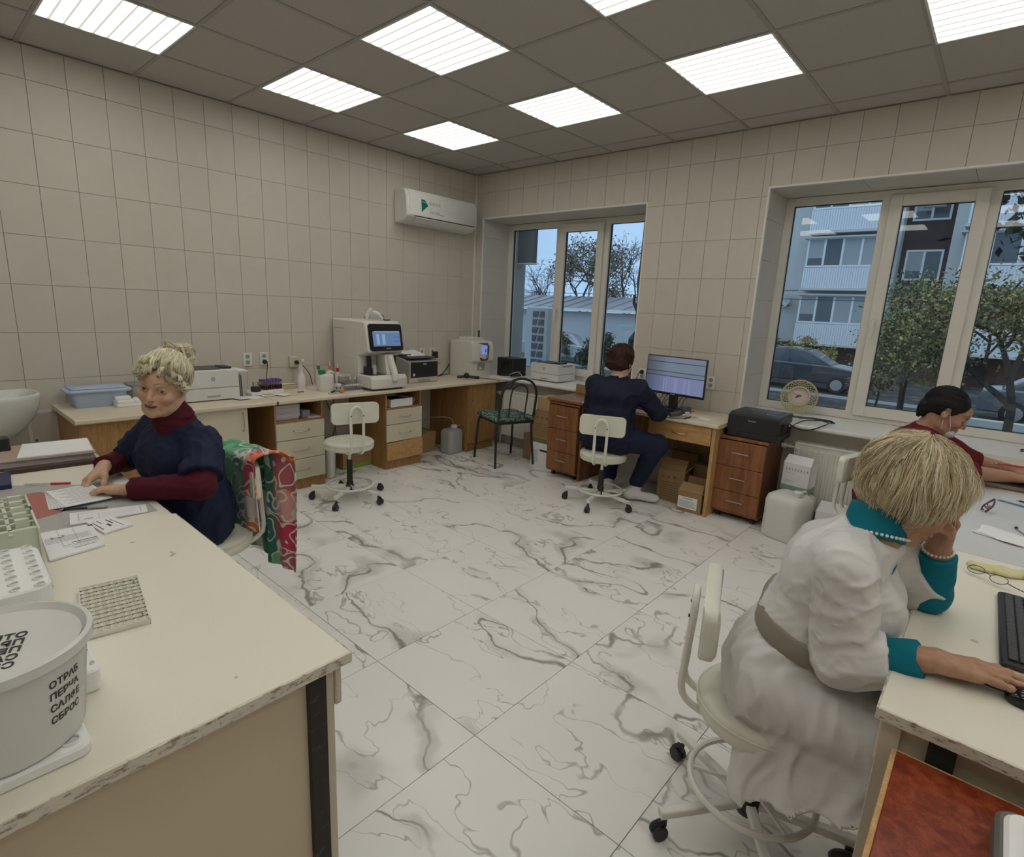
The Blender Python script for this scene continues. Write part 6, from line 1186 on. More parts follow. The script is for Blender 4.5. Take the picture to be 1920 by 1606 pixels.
mb = MB(); mb.box(.62, 1.5, -.35, .1, 6.95-GZ, 7.5-GZ, .02); ac = mb.build('outdoor_unit', M_WHITE, t); mb = MB(); mb.lathe([(.21, 0), (.21, .02), (.08, .02)], (.92, -.352, 7.22-GZ), 24, d=(0, -1, 0)); mb.build('fan_grille', M_DGREY, ac)
mb = MB(); mb.box(-.5, .0, -1.0, -.6, 4.9-GZ, 5.4-GZ, .02); mb.build('outdoor_unit', M_WHITE, t)
t2 = thing('satellite_dish', 'white satellite dish on the building wall left of the balconies', 'satellite dish', (-4.7, 28.4, 2.5)); mb = MB(); mb.lathe([(.02, 0), (.2, .03), (.36, .10)], (0, 0, 0), 24, d=(-.6, -1, .35), cap=False); mb.build('reflector', M_LGREY, t2); mb = MB(); mb.tube([(0, 0, 0), (.1, .1, -.2), (.1, .3, -.2)], .03, 6); mb.tube([(0, -.05, -.3), (-.25, -.4, -.05)], .02, 6); mb.build('arm', M_DGREY, t2)
# low building beyond the small window
t = thing('garage_row', 'low white building with a grey metal roof seen through the small window', 'building', (-15, 22, GZ))
mb = MB(); mb.box(-14, 8.4, 0.2, 3.2, 0, 2.55, 0); mb.build('wall', mat('blue_white_wall', (.60, .62, .64), .8), t, 0); mb = MB(); mb.add([(-14.5, -.3, 2.68), (8.8, -.3, 2.68), (8.8, 3.4, 3.5), (-14.5, 3.4, 3.5), (-14.5, -.3, 2.60), (8.8, -.3, 2.60), (8.8, 3.4, 3.4), (-14.5, 3.4, 3.4)], [(0, 1, 2, 3), (7, 6, 5, 4), (0, 4, 5, 1), (1, 5, 6, 2), (2, 6, 7, 3), (3, 7, 4, 0)]); mb.build('roof', M_ROOFG, t, 0)
mb = MB(); mb.box(-14.5, 8.8, -.36, -.3, 2.58, 2.72, 0); mb.build('gutter', M_FRW, t, 0)
for x in range(-14, 8): mb = MB(); mb.box(x-.02, x+.02, 0, .03, 0, .05, 0); mb = MB(); mb.add([(x, -.3, 2.69), (x+.05, -.3, 2.69), (x+.05, 3.4, 3.51), (x, 3.4, 3.51), (x, -.3, 2.74), (x+.05, -.3, 2.74), (x+.05, 3.4, 3.56), (x, 3.4, 3.56)], [(4, 5, 6, 7), (0, 1, 5, 4), (1, 2, 6, 5), (3, 0, 4, 7)]); mb.build('roof_seam', M_ROOFG, t, 0)
# cars
def car(lab, loc, rz, m, L=4.5, hgt=1.48):
    t = thing('parked_car', lab, 'car', loc, rz); k = L/4.5; h = hgt/1.48
    side = [(-2.2, .32), (2.2, .32), (2.24, .62), (2.05, .80), (1.15, .93), (-1.5, .98), (-2.15, .92), (-2.25, .6)]
    mb = MB(); mb.prism([(z*h, x*k) for x, z in side], -.86, .86, .05, 0, 'y'); mb.build('body', m, t, 30)
    cab = [(1.15, .92), (.35, 1.40), (-.2, 1.48), (-1.1, 1.42), (-1.75, .96)]; mb = MB(); mb.prism([(z*h, x*k) for x, z in cab], -.70, .70, .06, 0, 'y'); cb = mb.build('cabin', m, t, 30)
    for y in (-.712, .712):
        for pts in ([(.95, .96), (.32, 1.32), (-.15, 1.38), (-.15, .96)], [(-.25, .96), (-.25, 1.38), (-1.02, 1.34), (-1.5, .98)]): mb = MB(); mb.prism([(z*h, x*k) for x, z in pts], y-.005, y+.005, 0, 0, 'y'); mb.build('side_window', M_DGL, cb, 0)
    for x in (-1.4, 1.4):
        for y in (-.84, .84): mb = MB(); mb.cyl((x*k, y-.09, .33), (x*k, y+.09, .33), .33, n=24, c=.03); w = mb.build('wheel', M_RUB, t); mb = MB(); mb.cyl((x*k, y-.1 if y < 0 else y+.1, .33), (x*k, y*.9, .33), .2, n=12); mb.build('wheel_rim', M_GREY, w)
    mb = MB(); mb.box(2.14*k, 2.24*k, -.75, -.45, .60*h, .74*h, .02); mb.build('headlight', M_LGREY, t); return t
car('dark car parked behind the wicker clock, seen through the large window', (-1.3, 19.6, GZ), 0, mat('dark_car_paint', (.05, .055, .065), .15, var=0, coat=1), 4.9, 1.6)
car('silver-edged dark car parked at the right of the large window', (6.6, 17.0, GZ), 0, mat('wet_grey_paint', (.16, .17, .19), .12, var=0, coat=1), 4.6, 1.5)
car('pale car behind the bushes in the small window', (-12.2, 18.5, GZ), .15, mat('pale_car_paint', (.45, .47, .50), .2, var=0, coat=1), 4.5, 1.5)
mb = MB(); mb.box(-20, 3.4, 17.2, 18.0, GZ, GZ+.04, .01); tag(mb.build('footpath', mat('wet_pale_path', (.33, .34, .34), .6)), 'pale wet footpath in front of the dark car', 'path')
mb = MB(); mb.box(3.2, 9.5, 14.9, 15.15, GZ, GZ+.22, .02); tag(mb.build('kerb', M_CONC), 'long concrete kerb in front of the silver-edged car', 'kerb')
# near the small window: pier, hanging box, slotted cover
t = thing('wall_pier', 'grey rendered pier just outside the small window at left', 'pier', (-.97, 1.45, GZ)); mb = MB(); mb.box(-.35, .29, -.25, .25, 0, 5, .01); mb.build('render', mat('grey_render', (.28, .30, .29), .9, var=.12, scale=6), t); mb = MB(); mb.cyl((.31, -.2, 0), (.31, -.2, 4.9), .025, n=10); mb.build('pipe', M_DGREY, t)
t = thing('hanging_cabinet', 'dark green-grey box mounted high outside the small window', 'box', (-.40, 1.5, 2.13)); mb = MB(); mb.box(-.28, .0, .0, .10, 0, 1.1, .008); mb.build('housing', mat('dark_teal_paint', (.05, .075, .075), .5), t); mb = MB(); mb.box(-.28, .005, -.005, .105, -.02, 0, .003); mb.build('bottom_rim', M_LGREY, t)
t = thing('slotted_cover', 'white slotted cover panel of an outdoor unit outside the small window', 'cover', (-.02, 1.2, .60)); mb = MB(); mb.box(-.21, .18, .02, .35, -1.7, .93, .01); mb.build('housing', mat('cover_white', (.45, .49, .49), .5), t)
for r in range(8):
    for c in range(2):
        z = .07+.105*r; sh = .012*(1 if r % 2 else -1); xs_ = (-.085, -.004+sh, .022+sh, .105); mb = MB()
        a, b_ = (xs_[0], xs_[1]) if c == 0 else (xs_[2], xs_[3]); mb.prism([(z, a+(.0 if c == 0 else -.012)), (z, b_+(-.012 if c == 0 else 0)), (z+.078, b_+(.012 if c == 0 else 0)), (z+.078, a+(0 if c == 0 else .012))], .012, .021, 0, 0, 'y'); mb.build('slot', M_DGREY, t, 0)
# cables in the air
for k, (p, q) in enumerate((((-22, 9, 2.15), (10, 9, 1.95)), ((-9, 27, 3.05), (-3.9, 27.4, 3.05)))): mb = MB(); mb.tube([p, ((p[0]+q[0])/2, (p[1]+q[1])/2, (p[2]+q[2])/2-.05), q], .008 if k == 0 else .02, 5); tag(mb.build('overhead_wire', M_BLACK), ('thin black wire crossing the yard in front of both windows', 'short wire running to the balcony of the apartment building')[k], 'wire')

# ---------------------------------------------------------------- trees
def tree(name, lab, loc, h, seed, leaves=0, lsize=.06, lcol=((.10, .13, .03),), spread=.55, levels=5, r0=.10, fork=.25, crown=None, group=None, bark=(.05, .042, .035), kids=3, br=.72):
    rs = np.random.RandomState(seed); t = thing(name, lab, 'tree' if 'bush' not in name else 'bush', loc, 0, group); tips = []; mb = MB()
    def grow(p, d, L, r, lv):
        q = [p]; dd = d
        for i in range(3): dd = unit(dd+rs.randn(3)*.13+np.array([0, 0, .05])); q.append(q[-1]+dd*L/3)
        mb.tube(q, [r, r*.9, r*.8, r*.68], 6 if lv < 2 else 4 if lv < 4 else 3, cap=False)
        if lv >= levels-2: tips.extend(q[1:])
        if lv >= levels: return
        for k in range(kids if lv else 3):
            a = rs.uniform(0, 2*pi); u, w, _ = frame(dd); nd = unit(dd*(1-.45*spread)+(u*cos(a)+w*sin(a))*spread*rs.uniform(.6, 1.3)); s = q[-1] if k < 2 else q[2]; grow(s, nd, L*br*rs.uniform(.75, 1.1), r*.62, lv+1)
    grow(np.zeros(3), unit(np.array([rs.randn()*.08, 0, 1])), h*fork, r0, 0); me = mb.build('branches', mat('bark_%d' % int(bark[0]*1000), bark, .9), t, 0); me['kind'] = 'stuff'
    if leaves:
        T = np.array(tips); n = leaves; c = T[rs.randint(len(T), size=n)]+rs.randn(n, 3)*.16*h/5; A_ = rs.randn(n, 3); A_ /= np.linalg.norm(A_, axis=1)[:, None]; B_ = np.cross(A_, rs.randn(n, 3)); B_ /= np.linalg.norm(B_, axis=1)[:, None]; s = lsize*(.6+.8*rs.rand(n))[:, None]
        V = np.stack([c-A_*s, c+B_*s*.5, c+A_*s, c-B_*s*.5], 1).reshape(-1, 3); F_ = np.arange(4*n).reshape(n, 4); col = np.array(lcol)[rs.randint(len(lcol), size=n)]*(.6+.8*rs.rand(n))[:, None]
        o = link('foliage', np_mesh('foliage', V, F_, vcol('leaf', .7), np.repeat(col, 4, 0)), t); o['kind'] = 'stuff'
    return t
def np_mesh(name, v, f, mats, colors=None, mi=None):
    me = bpy.data.meshes.new(name); n = len(v); k = f.shape[1]; me.vertices.add(n); me.vertices.foreach_set('co', v.astype(np.float32).ravel())
    me.loops.add(f.size); me.loops.foreach_set('vertex_index', f.astype(np.int32).ravel()); me.polygons.add(len(f)); me.polygons.foreach_set('loop_start', np.arange(0, f.size, k, dtype=np.int32)); me.polygons.foreach_set('loop_total', np.full(len(f), k, dtype=np.int32))
    for m in (mats if isinstance(mats, (list, tuple)) else [mats]): me.materials.append(m)
    if mi is not None: me.polygons.foreach_set('material_index', mi.astype(np.int32))
    me.update(calc_edges=True); me.validate()
    if colors is not None:
        a = me.color_attributes.new('Col', 'FLOAT_COLOR', 'POINT'); a.data.foreach_set('color', np.c_[colors, np.ones(len(colors))].astype(np.float32).ravel())
    me.shade_smooth(); return me
def unit(v): v = np.asarray(v, float); return v/np.linalg.norm(v)
GRN = ((.16, .19, .08), (.22, .25, .11), (.30, .32, .18), (.09, .12, .05)); YEL = ((.42, .33, .10), (.50, .40, .14), (.24, .23, .10), (.14, .17, .07)); DRK = ((.020, .028, .018), (.03, .04, .024), (.05, .05, .03)); RUS = ((.17, .12, .07), (.24, .17, .10), (.10, .08, .06))
tree('yard_tree', 'green leafy tree with a forked trunk in front of the apartment building', (2.85, 13.0, GZ), 6.0, 4, 13000, .042, GRN, .72, 5, .09, .245)
tree('yard_tree', 'dark tree with yellowing lower leaves at the right of the large window', (4.95, 10.0, GZ), 6.6, 7, 8000, .045, YEL, .75, 5, .10, .26)
tree('yard_tree', 'dark-leaved tree whose branches hang over the top right pane', (7.3, 9.0, GZ), 8.4, 12, 6500, .08, DRK, .7, 5, .14, .30)
tree('yard_tree', 'bare autumn tree at the left of the small window', (-20.0, 26.4, GZ), 6.8, 3, 0, spread=.6, levels=6, r0=.12, fork=.30)
tree('yard_tree', 'sparse-leaved tall tree behind the grey roof in the middle of the small window', (-16.4, 26.6, GZ), 9.5, 9, 4200, .085, ((.20, .21, .15), (.26, .23, .15), (.14, .14, .10)), .55, 6, .14, .29)
tree('yard_tree', 'bare branching tree at the right of the small window', (-13.3, 26.5, GZ), 9.0, 15, 300, .06, RUS, .55, 6, .13, .33)
tree('garden_bush', 'green bush under the grey roof in the small window', (-11.9, 17.6, GZ), 3.0, 21, 5000, .07, ((.05, .09, .03), (.08, .12, .04)), .9, 4, .05, .22)
tree('garden_bush', 'dark bush beside the head of the person typing', (-6.9, 14.0, GZ), 3.1, 22, 5000, .07, ((.04, .07, .03), (.07, .09, .05)), .9, 4, .05, .22)
tree('garden_bush', 'brown-leaved shrub in the middle pane of the large window', (1.9, 16.2, GZ), 2.5, 23, 3000, .05, RUS, .9, 4, .04, .25)
tree('garden_bush', 'ochre shrub above the dark car', (-1.6, 22.5, GZ), 3.4, 24, 2600, .06, YEL, .9, 4, .04, .25)
tree('garden_bush', 'thin shrub at the left edge of the large window', (-3.6, 21.0, GZ), 3.6, 25, 2400, .06, GRN, .7, 4, .05, .25)
tree('garden_bush', 'dark green hedge bush behind the silver-edged car', (7.6, 20.5, GZ), 3.2, 26, 6000, .08, ((.03, .06, .03), (.05, .08, .03)), 1.0, 4, .05, .2)
tree('garden_bush', 'low reddish shrub beyond the pale car', (-13.5, 15.5, GZ), 1.9, 27, 3000, .05, RUS, 1.0, 4, .04, .22)
t = thing('tree_trunk', 'dark rough tree trunk close outside the right edge of the small window', 'tree trunk', (1.22, 1.75, GZ)); mb = MB(); rs_ = np.random.RandomState(4); pr = [(.13+.018*rs_.randn(), z) for z in np.linspace(0, 2.3, 14)]+[(.085+.008*rs_.randn(), z) for z in np.linspace(2.4, 4.6, 12)]; mb.lathe(pr, n=12); mb.v[-1][:, :2] += rs_.randn(len(mb.v[-1]), 2)*.008; mb.build('trunk', mat('dark_bark', (.035, .033, .03), .95, var=.3, scale=30), t, 0); mb = MB(); mb.tube([(-.05, 0, 2.62), (-.13, 0, 2.74), (-.15, .02, 2.84)], [.03, .02, .012], 6); mb.build('branch_stub', MC['dark_bark'], t)
t = thing('litter', 'scrap of white litter on the soil outside the large window', 'litter', (4.9, 13.2, GZ)); mb = MB(); mb.ell((0, 0, .03), (.22, .12, .04), 8, 5); mb.build('paper_scrap', M_LGREY, t)
# ================================================================ implicit-surface modeller for the figures
class Sdf:
    """ordered list of soft-blended primitives; each adds, carves or colours"""
    def __init__(s): s.P = []; s.disp = None; s.cuts = []
    def cone(s, a, b, ra, rb, k=.02, sub=False, fl=None, flat=(False, False)):
        """tapered capsule; fl=(axis, s) squashes along axis; flat=(start, end) cuts the ends off square"""
        a = np.array(a, float); b = np.array(b, float); s.P.append(('c', a, b, ra, rb, k, sub, fl, flat, (a+b)/2, np.linalg.norm(b-a)/2+max(ra, rb))); return s
    def chain(s, pts, rs, k=.02, fl=None, sub=False):
        for i in range(len(pts)-1): s.cone(pts[i], pts[i+1], rs[i], rs[i+1], k if i == 0 else min(k, .02), sub, fl)
        return s
    def ell(s, c, r, R=None, k=.02, sub=False):
        c = np.array(c, float); r = np.array(r, float); s.P.append(('e', c, r, None if R is None else np.asarray(R), 0, k, sub, None, None, c, max(r))); return s
    def ev(s, p, idx=None):
        d = np.full(len(p), 1e3)
        for i in (range(len(s.P)) if idx is None else idx):
            q = s.P[i]; k = q[5]
            if q[0] == 'c':
                a, b, ra, rb, fl, flat = q[1], q[2], q[3], q[4], q[7], q[8]; ba = b-a; L2 = ba@ba; pa = p-a; sc = 1.0
                if fl is not None:
                    ax, sc = fl; pa = pa+np.outer(pa@ax, ax)*(sc-1); ba = ba+ax*(ba@ax)*(sc-1); L2 = ba@ba
                t = pa@ba/L2; h = np.clip(t, 0, 1); e = np.sqrt(((pa-np.outer(h, ba))**2).sum(1))-(ra+(rb-ra)*h)
                if flat[0] or flat[1]:
                    L = math.sqrt(L2); rad = np.sqrt(np.maximum(((pa-np.outer(t, ba))**2).sum(1), 0))-(ra+(rb-ra)*np.clip(t, -.2, 1.2))
                    if flat[1]: e = np.where(t > 1, np.maximum(rad, (t-1)*L), np.where(t < 0, e, np.maximum(rad, (t-1)*L)))
                    if flat[0]: e = np.where(t < .5, np.maximum(rad, -t*L), e)
                if sc > 1: e = e/(1+(sc-1)*.35)
            else:
                c, r, R = q[1], q[2], q[3]; x = p-c
                if R is not None: x = x@R
                k0 = np.sqrt(((x/r)**2).sum(1)); k1 = np.sqrt(((x/r**2)**2).sum(1))+1e-9; e = k0*(k0-1)/k1; e = np.where(k0 < .05, -min(r), e)
            if q[6]: # subtract
                h = np.clip(.5-.5*(d+e)/k, 0, 1); d = d+(-e-d)*h+k*h*(1-h)
            else:
                h = np.clip(.5+.5*(e-d)/k, 0, 1); d = e+(d-e)*h-k*h*(1-h)
        for (pt, n) in s.cuts: d = np.maximum(d, (p-pt)@n)
        return d
    def mesh(s, h=.005, B=10, pad=.02):
        c = np.array([q[9] for q in s.P if not q[6]]); r = np.array([q[10] for q in s.P if not q[6]])
        lo = (c-r[:, None]).min(0)-pad; hi = (c+r[:, None]).max(0)+pad; nb = np.ceil((hi-lo)/(h*B)).astype(int)
        allc = np.array([q[9] for q in s.P]); allr = np.array([q[10] for q in s.P]); half = B*h*.5*1.7321
        g = np.stack(np.meshgrid(*[np.arange(n) for n in nb], indexing='ij'), -1).reshape(-1, 3); cen = lo+(g+.5)*B*h
        dmin = np.full(len(g), 1e3)
        for i in range(len(c)): dmin = np.minimum(dmin, np.linalg.norm(cen-c[i], axis=1)-r[i])
        g = g[dmin < half+.06]; cen = lo+(g+.5)*B*h
        d = s.ev(cen); m = np.abs(d) < half*1.25+.02; g = g[m]; cen = cen[m]
        dim = nb*B+2; ar = np.arange(B+1); loc = np.stack(np.meshgrid(ar, ar, ar, indexing='ij'), -1).reshape(-1, 3); n1 = B+1
        cid = []; cv = []; quads = []
        cellk = np.stack(np.meshgrid(np.arange(B), np.arange(B), np.arange(B), indexing='ij'), -1).reshape(-1, 3)
        off = np.array([(i, j, k) for i in (0, 1) for j in (0, 1) for k in (0, 1)]); edges = [(a, b) for a in range(8) for b in range(a+1, 8) if abs(off[a]-off[b]).sum() == 1]
        D = int(dim[1]), int(dim[2])
        def gid(c3): return (c3[:, 0]*D[0]+c3[:, 1])*D[1]+c3[:, 2]
        for gi, cc in zip(g, cen):
            idx = np.nonzero(np.linalg.norm(allc-cc, axis=1)-allr < half+.05)[0]
            base = gi*B; p = lo+(base+loc)*h; v = s.ev(p, idx)
            if s.disp is not None: v = v+s.disp(p)
            if v.min() > 0 or v.max() < 0: continue
            V = v.reshape(n1, n1, n1); cor = np.stack([V[o[0]:o[0]+B, o[1]:o[1]+B, o[2]:o[2]+B].reshape(-1) for o in off], 1); ins = cor < 0
            act = np.nonzero(ins.any(1) & ~ins.all(1))[0]
            if len(act):
                C8 = cor[act]; sm = np.zeros((len(act), 3)); ct = np.zeros(len(act))
                for a, b in edges:
                    x = (C8[:, a] < 0) != (C8[:, b] < 0); t = np.where(x, C8[:, a]/(C8[:, a]-C8[:, b]+1e-12), 0)
                    sm += np.where(x[:, None], off[a]+(off[b]-off[a])*t[:, None], 0); ct += x
                cid.append(gid(base+cellk[act])); cv.append(lo+(base+cellk[act]+sm/ct[:, None])*h)
            for ax in range(3):
                sl0 = [slice(0, B)]*3; sl1 = [slice(0, B)]*3; sl1[ax] = slice(1, B+1); A = V[tuple(sl0)]; Bv = V[tuple(sl1)]
                e = np.argwhere((A < 0) != (Bv < 0))
                if not len(e): continue
                fl = A[tuple(e.T)] < 0; w = base+e; u1 = np.zeros(3, int); u2 = np.zeros(3, int); u1[(ax+1) % 3] = 1; u2[(ax+2) % 3] = 1
                q = np.stack([gid(w-u1-u2), gid(w-u2), gid(w), gid(w-u1)], 1); q[~fl] = q[~fl][:, ::-1]; quads.append(q)
        cid = np.concatenate(cid); cv = np.concatenate(cv); quads = np.concatenate(quads); o = np.argsort(cid); cid = cid[o]; cv = cv[o]
        pos = np.searchsorted(cid, quads); pos = np.clip(pos, 0, len(cid)-1); ok = (cid[pos] == quads).all(1); return cv, pos[ok]
def sdf_obj(name, s, h, m, parent, colf=None, smooth=0):
    v, f = s.mesh(h)
    for _ in range(smooth):
        acc = np.zeros_like(v); ct = np.zeros(len(v))
        for a, b in ((0, 1), (1, 2), (2, 3), (3, 0)):
            np.add.at(acc, f[:, a], v[f[:, b]]); np.add.at(ct, f[:, a], 1); np.add.at(acc, f[:, b], v[f[:, a]]); np.add.at(ct, f[:, b], 1)
        v = v*.5+.5*acc/np.maximum(ct, 1)[:, None]
    me = np_mesh(name, v, f, m, None if colf is None else colf(v)); return link(name, me, parent)
_rs = np.random.RandomState(5); _W = [(_rs.randn(3), _rs.rand()*6.28) for _ in range(24)]
def wav(p, sc, n=8, o=0):
    """cheap smooth noise, about -1..1"""
    q = p*sc; r = np.zeros(len(p))
    for w, ph in _W[o:o+n]: r += np.sin(q@w+ph+.7*np.sin(q@w[[1, 2, 0]]+ph*2))
    return r/n*1.6
def ridged(p, sc, n=5, o=0):
    return 1-np.minimum(1, np.abs(wav(p, sc, n, o))*1.6)
def strands(name, paths, rad, cols, m, parent, taper=.25):
    """hair: each path an (n,3) array, 3-sided ribbons with per-strand colour"""
    V = []; F = []; CC = []; n0 = 0
    for P, r, c in zip(paths, rad, cols):
        k = len(P); T = np.gradient(P, axis=0); T /= np.linalg.norm(T, axis=1)[:, None]+1e-9; a = np.array([.3, .5, .8]); U = np.cross(T, a); U /= np.linalg.norm(U, axis=1)[:, None]+1e-9; Wv = np.cross(T, U)
        rr = r*np.interp(np.linspace(0, 1, k), [0, .15, .8, 1], [.5, 1, .9, taper])[:, None]
        ring = [P+(U*cos(t)+Wv*sin(t))*rr for t in (0, 2.094, 4.189)]; V.append(np.stack(ring, 1).reshape(-1, 3))
        i = np.arange(k-1)[:, None]*3+n0; j = np.arange(3)[None]; j2 = (j+1) % 3; F.append(np.stack([i+j, i+j2, i+3+j2, i+3+j], -1).reshape(-1, 4)); CC.append(np.repeat(np.tile(c, (k, 1)), 3, 0)); n0 += 3*k
    return link(name, np_mesh(name, np.concatenate(V), np.concatenate(F), m, np.concatenate(CC)), parent)
def basis(fwd, up=(0, 0, 1)):
    """columns: right, forward, up of a head or hand frame"""
    y = unit(fwd); x = unit(np.cross(y, up)); z = np.cross(x, y); return np.stack([x, y, z], 1)

# ---------------------------------------------------------------- anatomy
class Frame:
    def __init__(s, o, B): s.o = np.array(o, float); s.B = B
    def __call__(s, x, y, z): return s.o+s.B@np.array([x, y, z])
    def inv(s, p): return (p-s.o)@s.B
def head(S, F, age=1.0, sm=0.0):
    """F: origin at head centre, local x=right of the face, y=forward, z=up"""
    B = F.B; sym = (-1, 1)
    S.ell(F(0, -.018, .030), (.074, .092, .084), B, .01); S.ell(F(0, .028, -.020), (.057, .062, .088), B, .03); S.ell(F(0, .040, -.078), (.038, .044, .032), B, .03)
    S.ell(F(0, .074, -.098), (.021, .018, .017), B, .022)
    for x in sym:
        S.ell(F(x*.040, .058, -.030), (.024, .026, .024), B, .018); S.cone(F(x*.050, .005, -.072), F(x*.028, .055, -.090), .013, .013, .025)
        S.cone(F(x*.012, .084, .024), F(x*.042, .070, .026), .010, .009, .012)
    S.cone(F(0, .078, .045), F(0, .080, .02), .02, .014, .03)
    for x in sym: S.ell(F(x*.0315, .092, .002), (.0175, .016, .0125), B, .012, True)
    for x in sym:
        S.ell(F(x*.031, .0745, .001), (.0125, .0125, .0118), B, .001)
        c = [F(x*.0315+.0155*cos(t), .0785+.0085*sin(t)-.004*abs(cos(t)), .0015+.0065*sin(t)) for t in np.linspace(.1, pi-.1, 6)]; S.chain(c, [.0026]*6, .003)
        c = [F(x*.0315+.0155*cos(t), .0785+.006*abs(sin(t))-.004*abs(cos(t)), .0005-.006*abs(sin(t))) for t in np.linspace(.1, pi-.1, 6)]; S.chain(c, [.0024]*6, .004)
    S.chain([F(0, .083, .010), F(0, .096, -.010), F(0, .108, -.028)], [.007, .0075, .0092], .009); S.ell(F(0, .107, -.032), (.0098, .010, .0085), B, .006)
    for x in sym: S.ell(F(x*.0115, .094, -.035), (.0075, .010, .007), B, .006); S.ell(F(x*.0060, .103, -.0405), (.003, .0045, .0026), B, .003, True)
    S.ell(F(0, .080, -.062), (.026, .016, .018), B, .014)
    for x in sym:
        S.chain([F(0, .0945, -.0585), F(x*.010, .0935, -.0575), F(x*(.0235+.003*sm), .081, -.0625+.005*sm)], [.0042, .0044, .0022], .004); S.chain([F(0, .0925, -.0685-.004*sm), F(x*.012, .090, -.0685-.003*sm), F(x*(.0225+.003*sm), .0805, -.0640+.005*sm)], [.0050, .0048, .0020], .004)
        S.chain([F(0, .099, -.0632-.0015*sm), F(x*.012, .096, -.0630-.001*sm), F(x*.024, .085, -.0632+.005*sm)], [.0016+.0016*sm, .0016+.0013*sm, .0012], .002, None, True)
        if age > .5:
            S.chain([F(x*.018, .096, -.036), F(x*.029, .086, -.052), F(x*.032, .079, -.070)], [.0018, .0022, .0018], .008, None, True)
            S.chain([F(x*.018, .0880, -.009), F(x*.032, .0835, -.0145), F(x*.043, .075, -.010)], [.0012, .0016, .0012], .005, None, True)
            S.chain([F(x*.026, .077, -.072), F(x*.030, .072, -.088)], [.0012, .0014], .008, None, True)
    if age > .5:
        for z in (.044, .055, .065): S.chain([F(-.035, .078-(z-.044)*.3, z), F(0, .092-(z-.044)*.35, z+.002), F(.035, .078-(z-.044)*.3, z)], [.0007, .0012, .0007], .005, None, True)
    for x in sym:
        Re = B@rotz(-x*.35)@rotx(-.15); S.ell(F(x*.0755, -.012, -.006), (.0065, .017, .029), Re, .006); S.ell(F(x*.081, -.009, -.002), (.005, .010, .018), Re, .004, True); S.chain([F(x*.079, -.024, .012), F(x*.083, -.018, .020), F(x*.081, -.004, .020)], [.0035]*3, .003); S.ell(F(x*.076, -.002, -.029), (.005, .006, .008), Re, .006)
def face_cols(v, F, skin, lip=(.40, .15, .12), brow=(.22, .14, .08), iris=(.10, .08, .05), blush=.25, gaze=0.0, sm=0.0):
    q = F.inv(v); x, y, z = q.T; ax = np.abs(x); c = np.tile(np.array(skin), (len(v), 1)); n = wav(v, 120, 6); c *= (1+.05*n)[:, None]; c *= (1+.05*wav(v, 420, 6, 6))[:, None]
    def mixin(m, col, a=1.0): nonlocal c; m = np.clip(m, 0, 1)[:, None]*a; c = c*(1-m)+np.array(col)*m
    g = lambda cx, cy, cz, r: np.exp(-(((ax-cx)/r[0])**2+((y-cy)/r[1])**2+((z-cz)/r[2])**2))
    inh = (np.abs(x) < .1) & (np.abs(y) < .13) & (np.abs(z) < .14)
    mixin(g(.040, .07, -.035, (.022, .03, .018))*inh, (skin[0]*1.12, skin[1]*.72, skin[2]*.66), blush*1.6); mixin(g(0, .11, -.036, (.014, .014, .012))*inh, (skin[0]*1.1, skin[1]*.72, skin[2]*.66), .5)
    mixin(((ax < .0245) & (y > .078) & (np.abs(z+.0635-.0) < .0095*(1-(ax/.027)**2)+.0008)).astype(float), lip, .8)
    mixin(((ax < .021) & (y > .078) & (np.abs(z+.0632+.0015*sm-.006*sm*(ax/.024)**2) < .0014+.0022*sm*(1-(ax/.024)**2))).astype(float), (.06, .015, .012), .95)
    mixin(np.exp(-((z-(.0265+.006*np.sin(np.clip((ax-.012)/.036, 0, 1)*pi)))/.0028)**2)*((ax > .011) & (ax < .052) & (y > .05)), brow, .75)
    mixin(g(.032, .085, .0, (.020, .02, .013))*inh, (skin[0]*.55, skin[1]*.42, skin[2]*.36), .55)
    ex = ax-.031; ey = z-.001; r = np.sqrt(ex**2+ey**2); eye = (np.sqrt(ex**2+(y-.0745)**2+ey**2) < .0137) & (np.abs(ex) < .0125) & (np.abs(ey) < .0062*(1-(ex/.0135)**2)+.0002)
    mixin(eye.astype(float), (.55, .50, .46), 1); gx = ex*np.sign(x)-gaze; mixin((eye & (np.sqrt(gx**2+ey**2) < .0062)).astype(float), iris, 1); mixin((eye & (np.sqrt(gx**2+ey**2) < .0028)).astype(float), (.01, .01, .01), 1)
    mixin((np.abs(ey-.0063*(1-(ex/.0155)**2)) < .0011)*(np.abs(ex) < .0150)*(y > .06), (.10, .06, .045), .8)
    return c
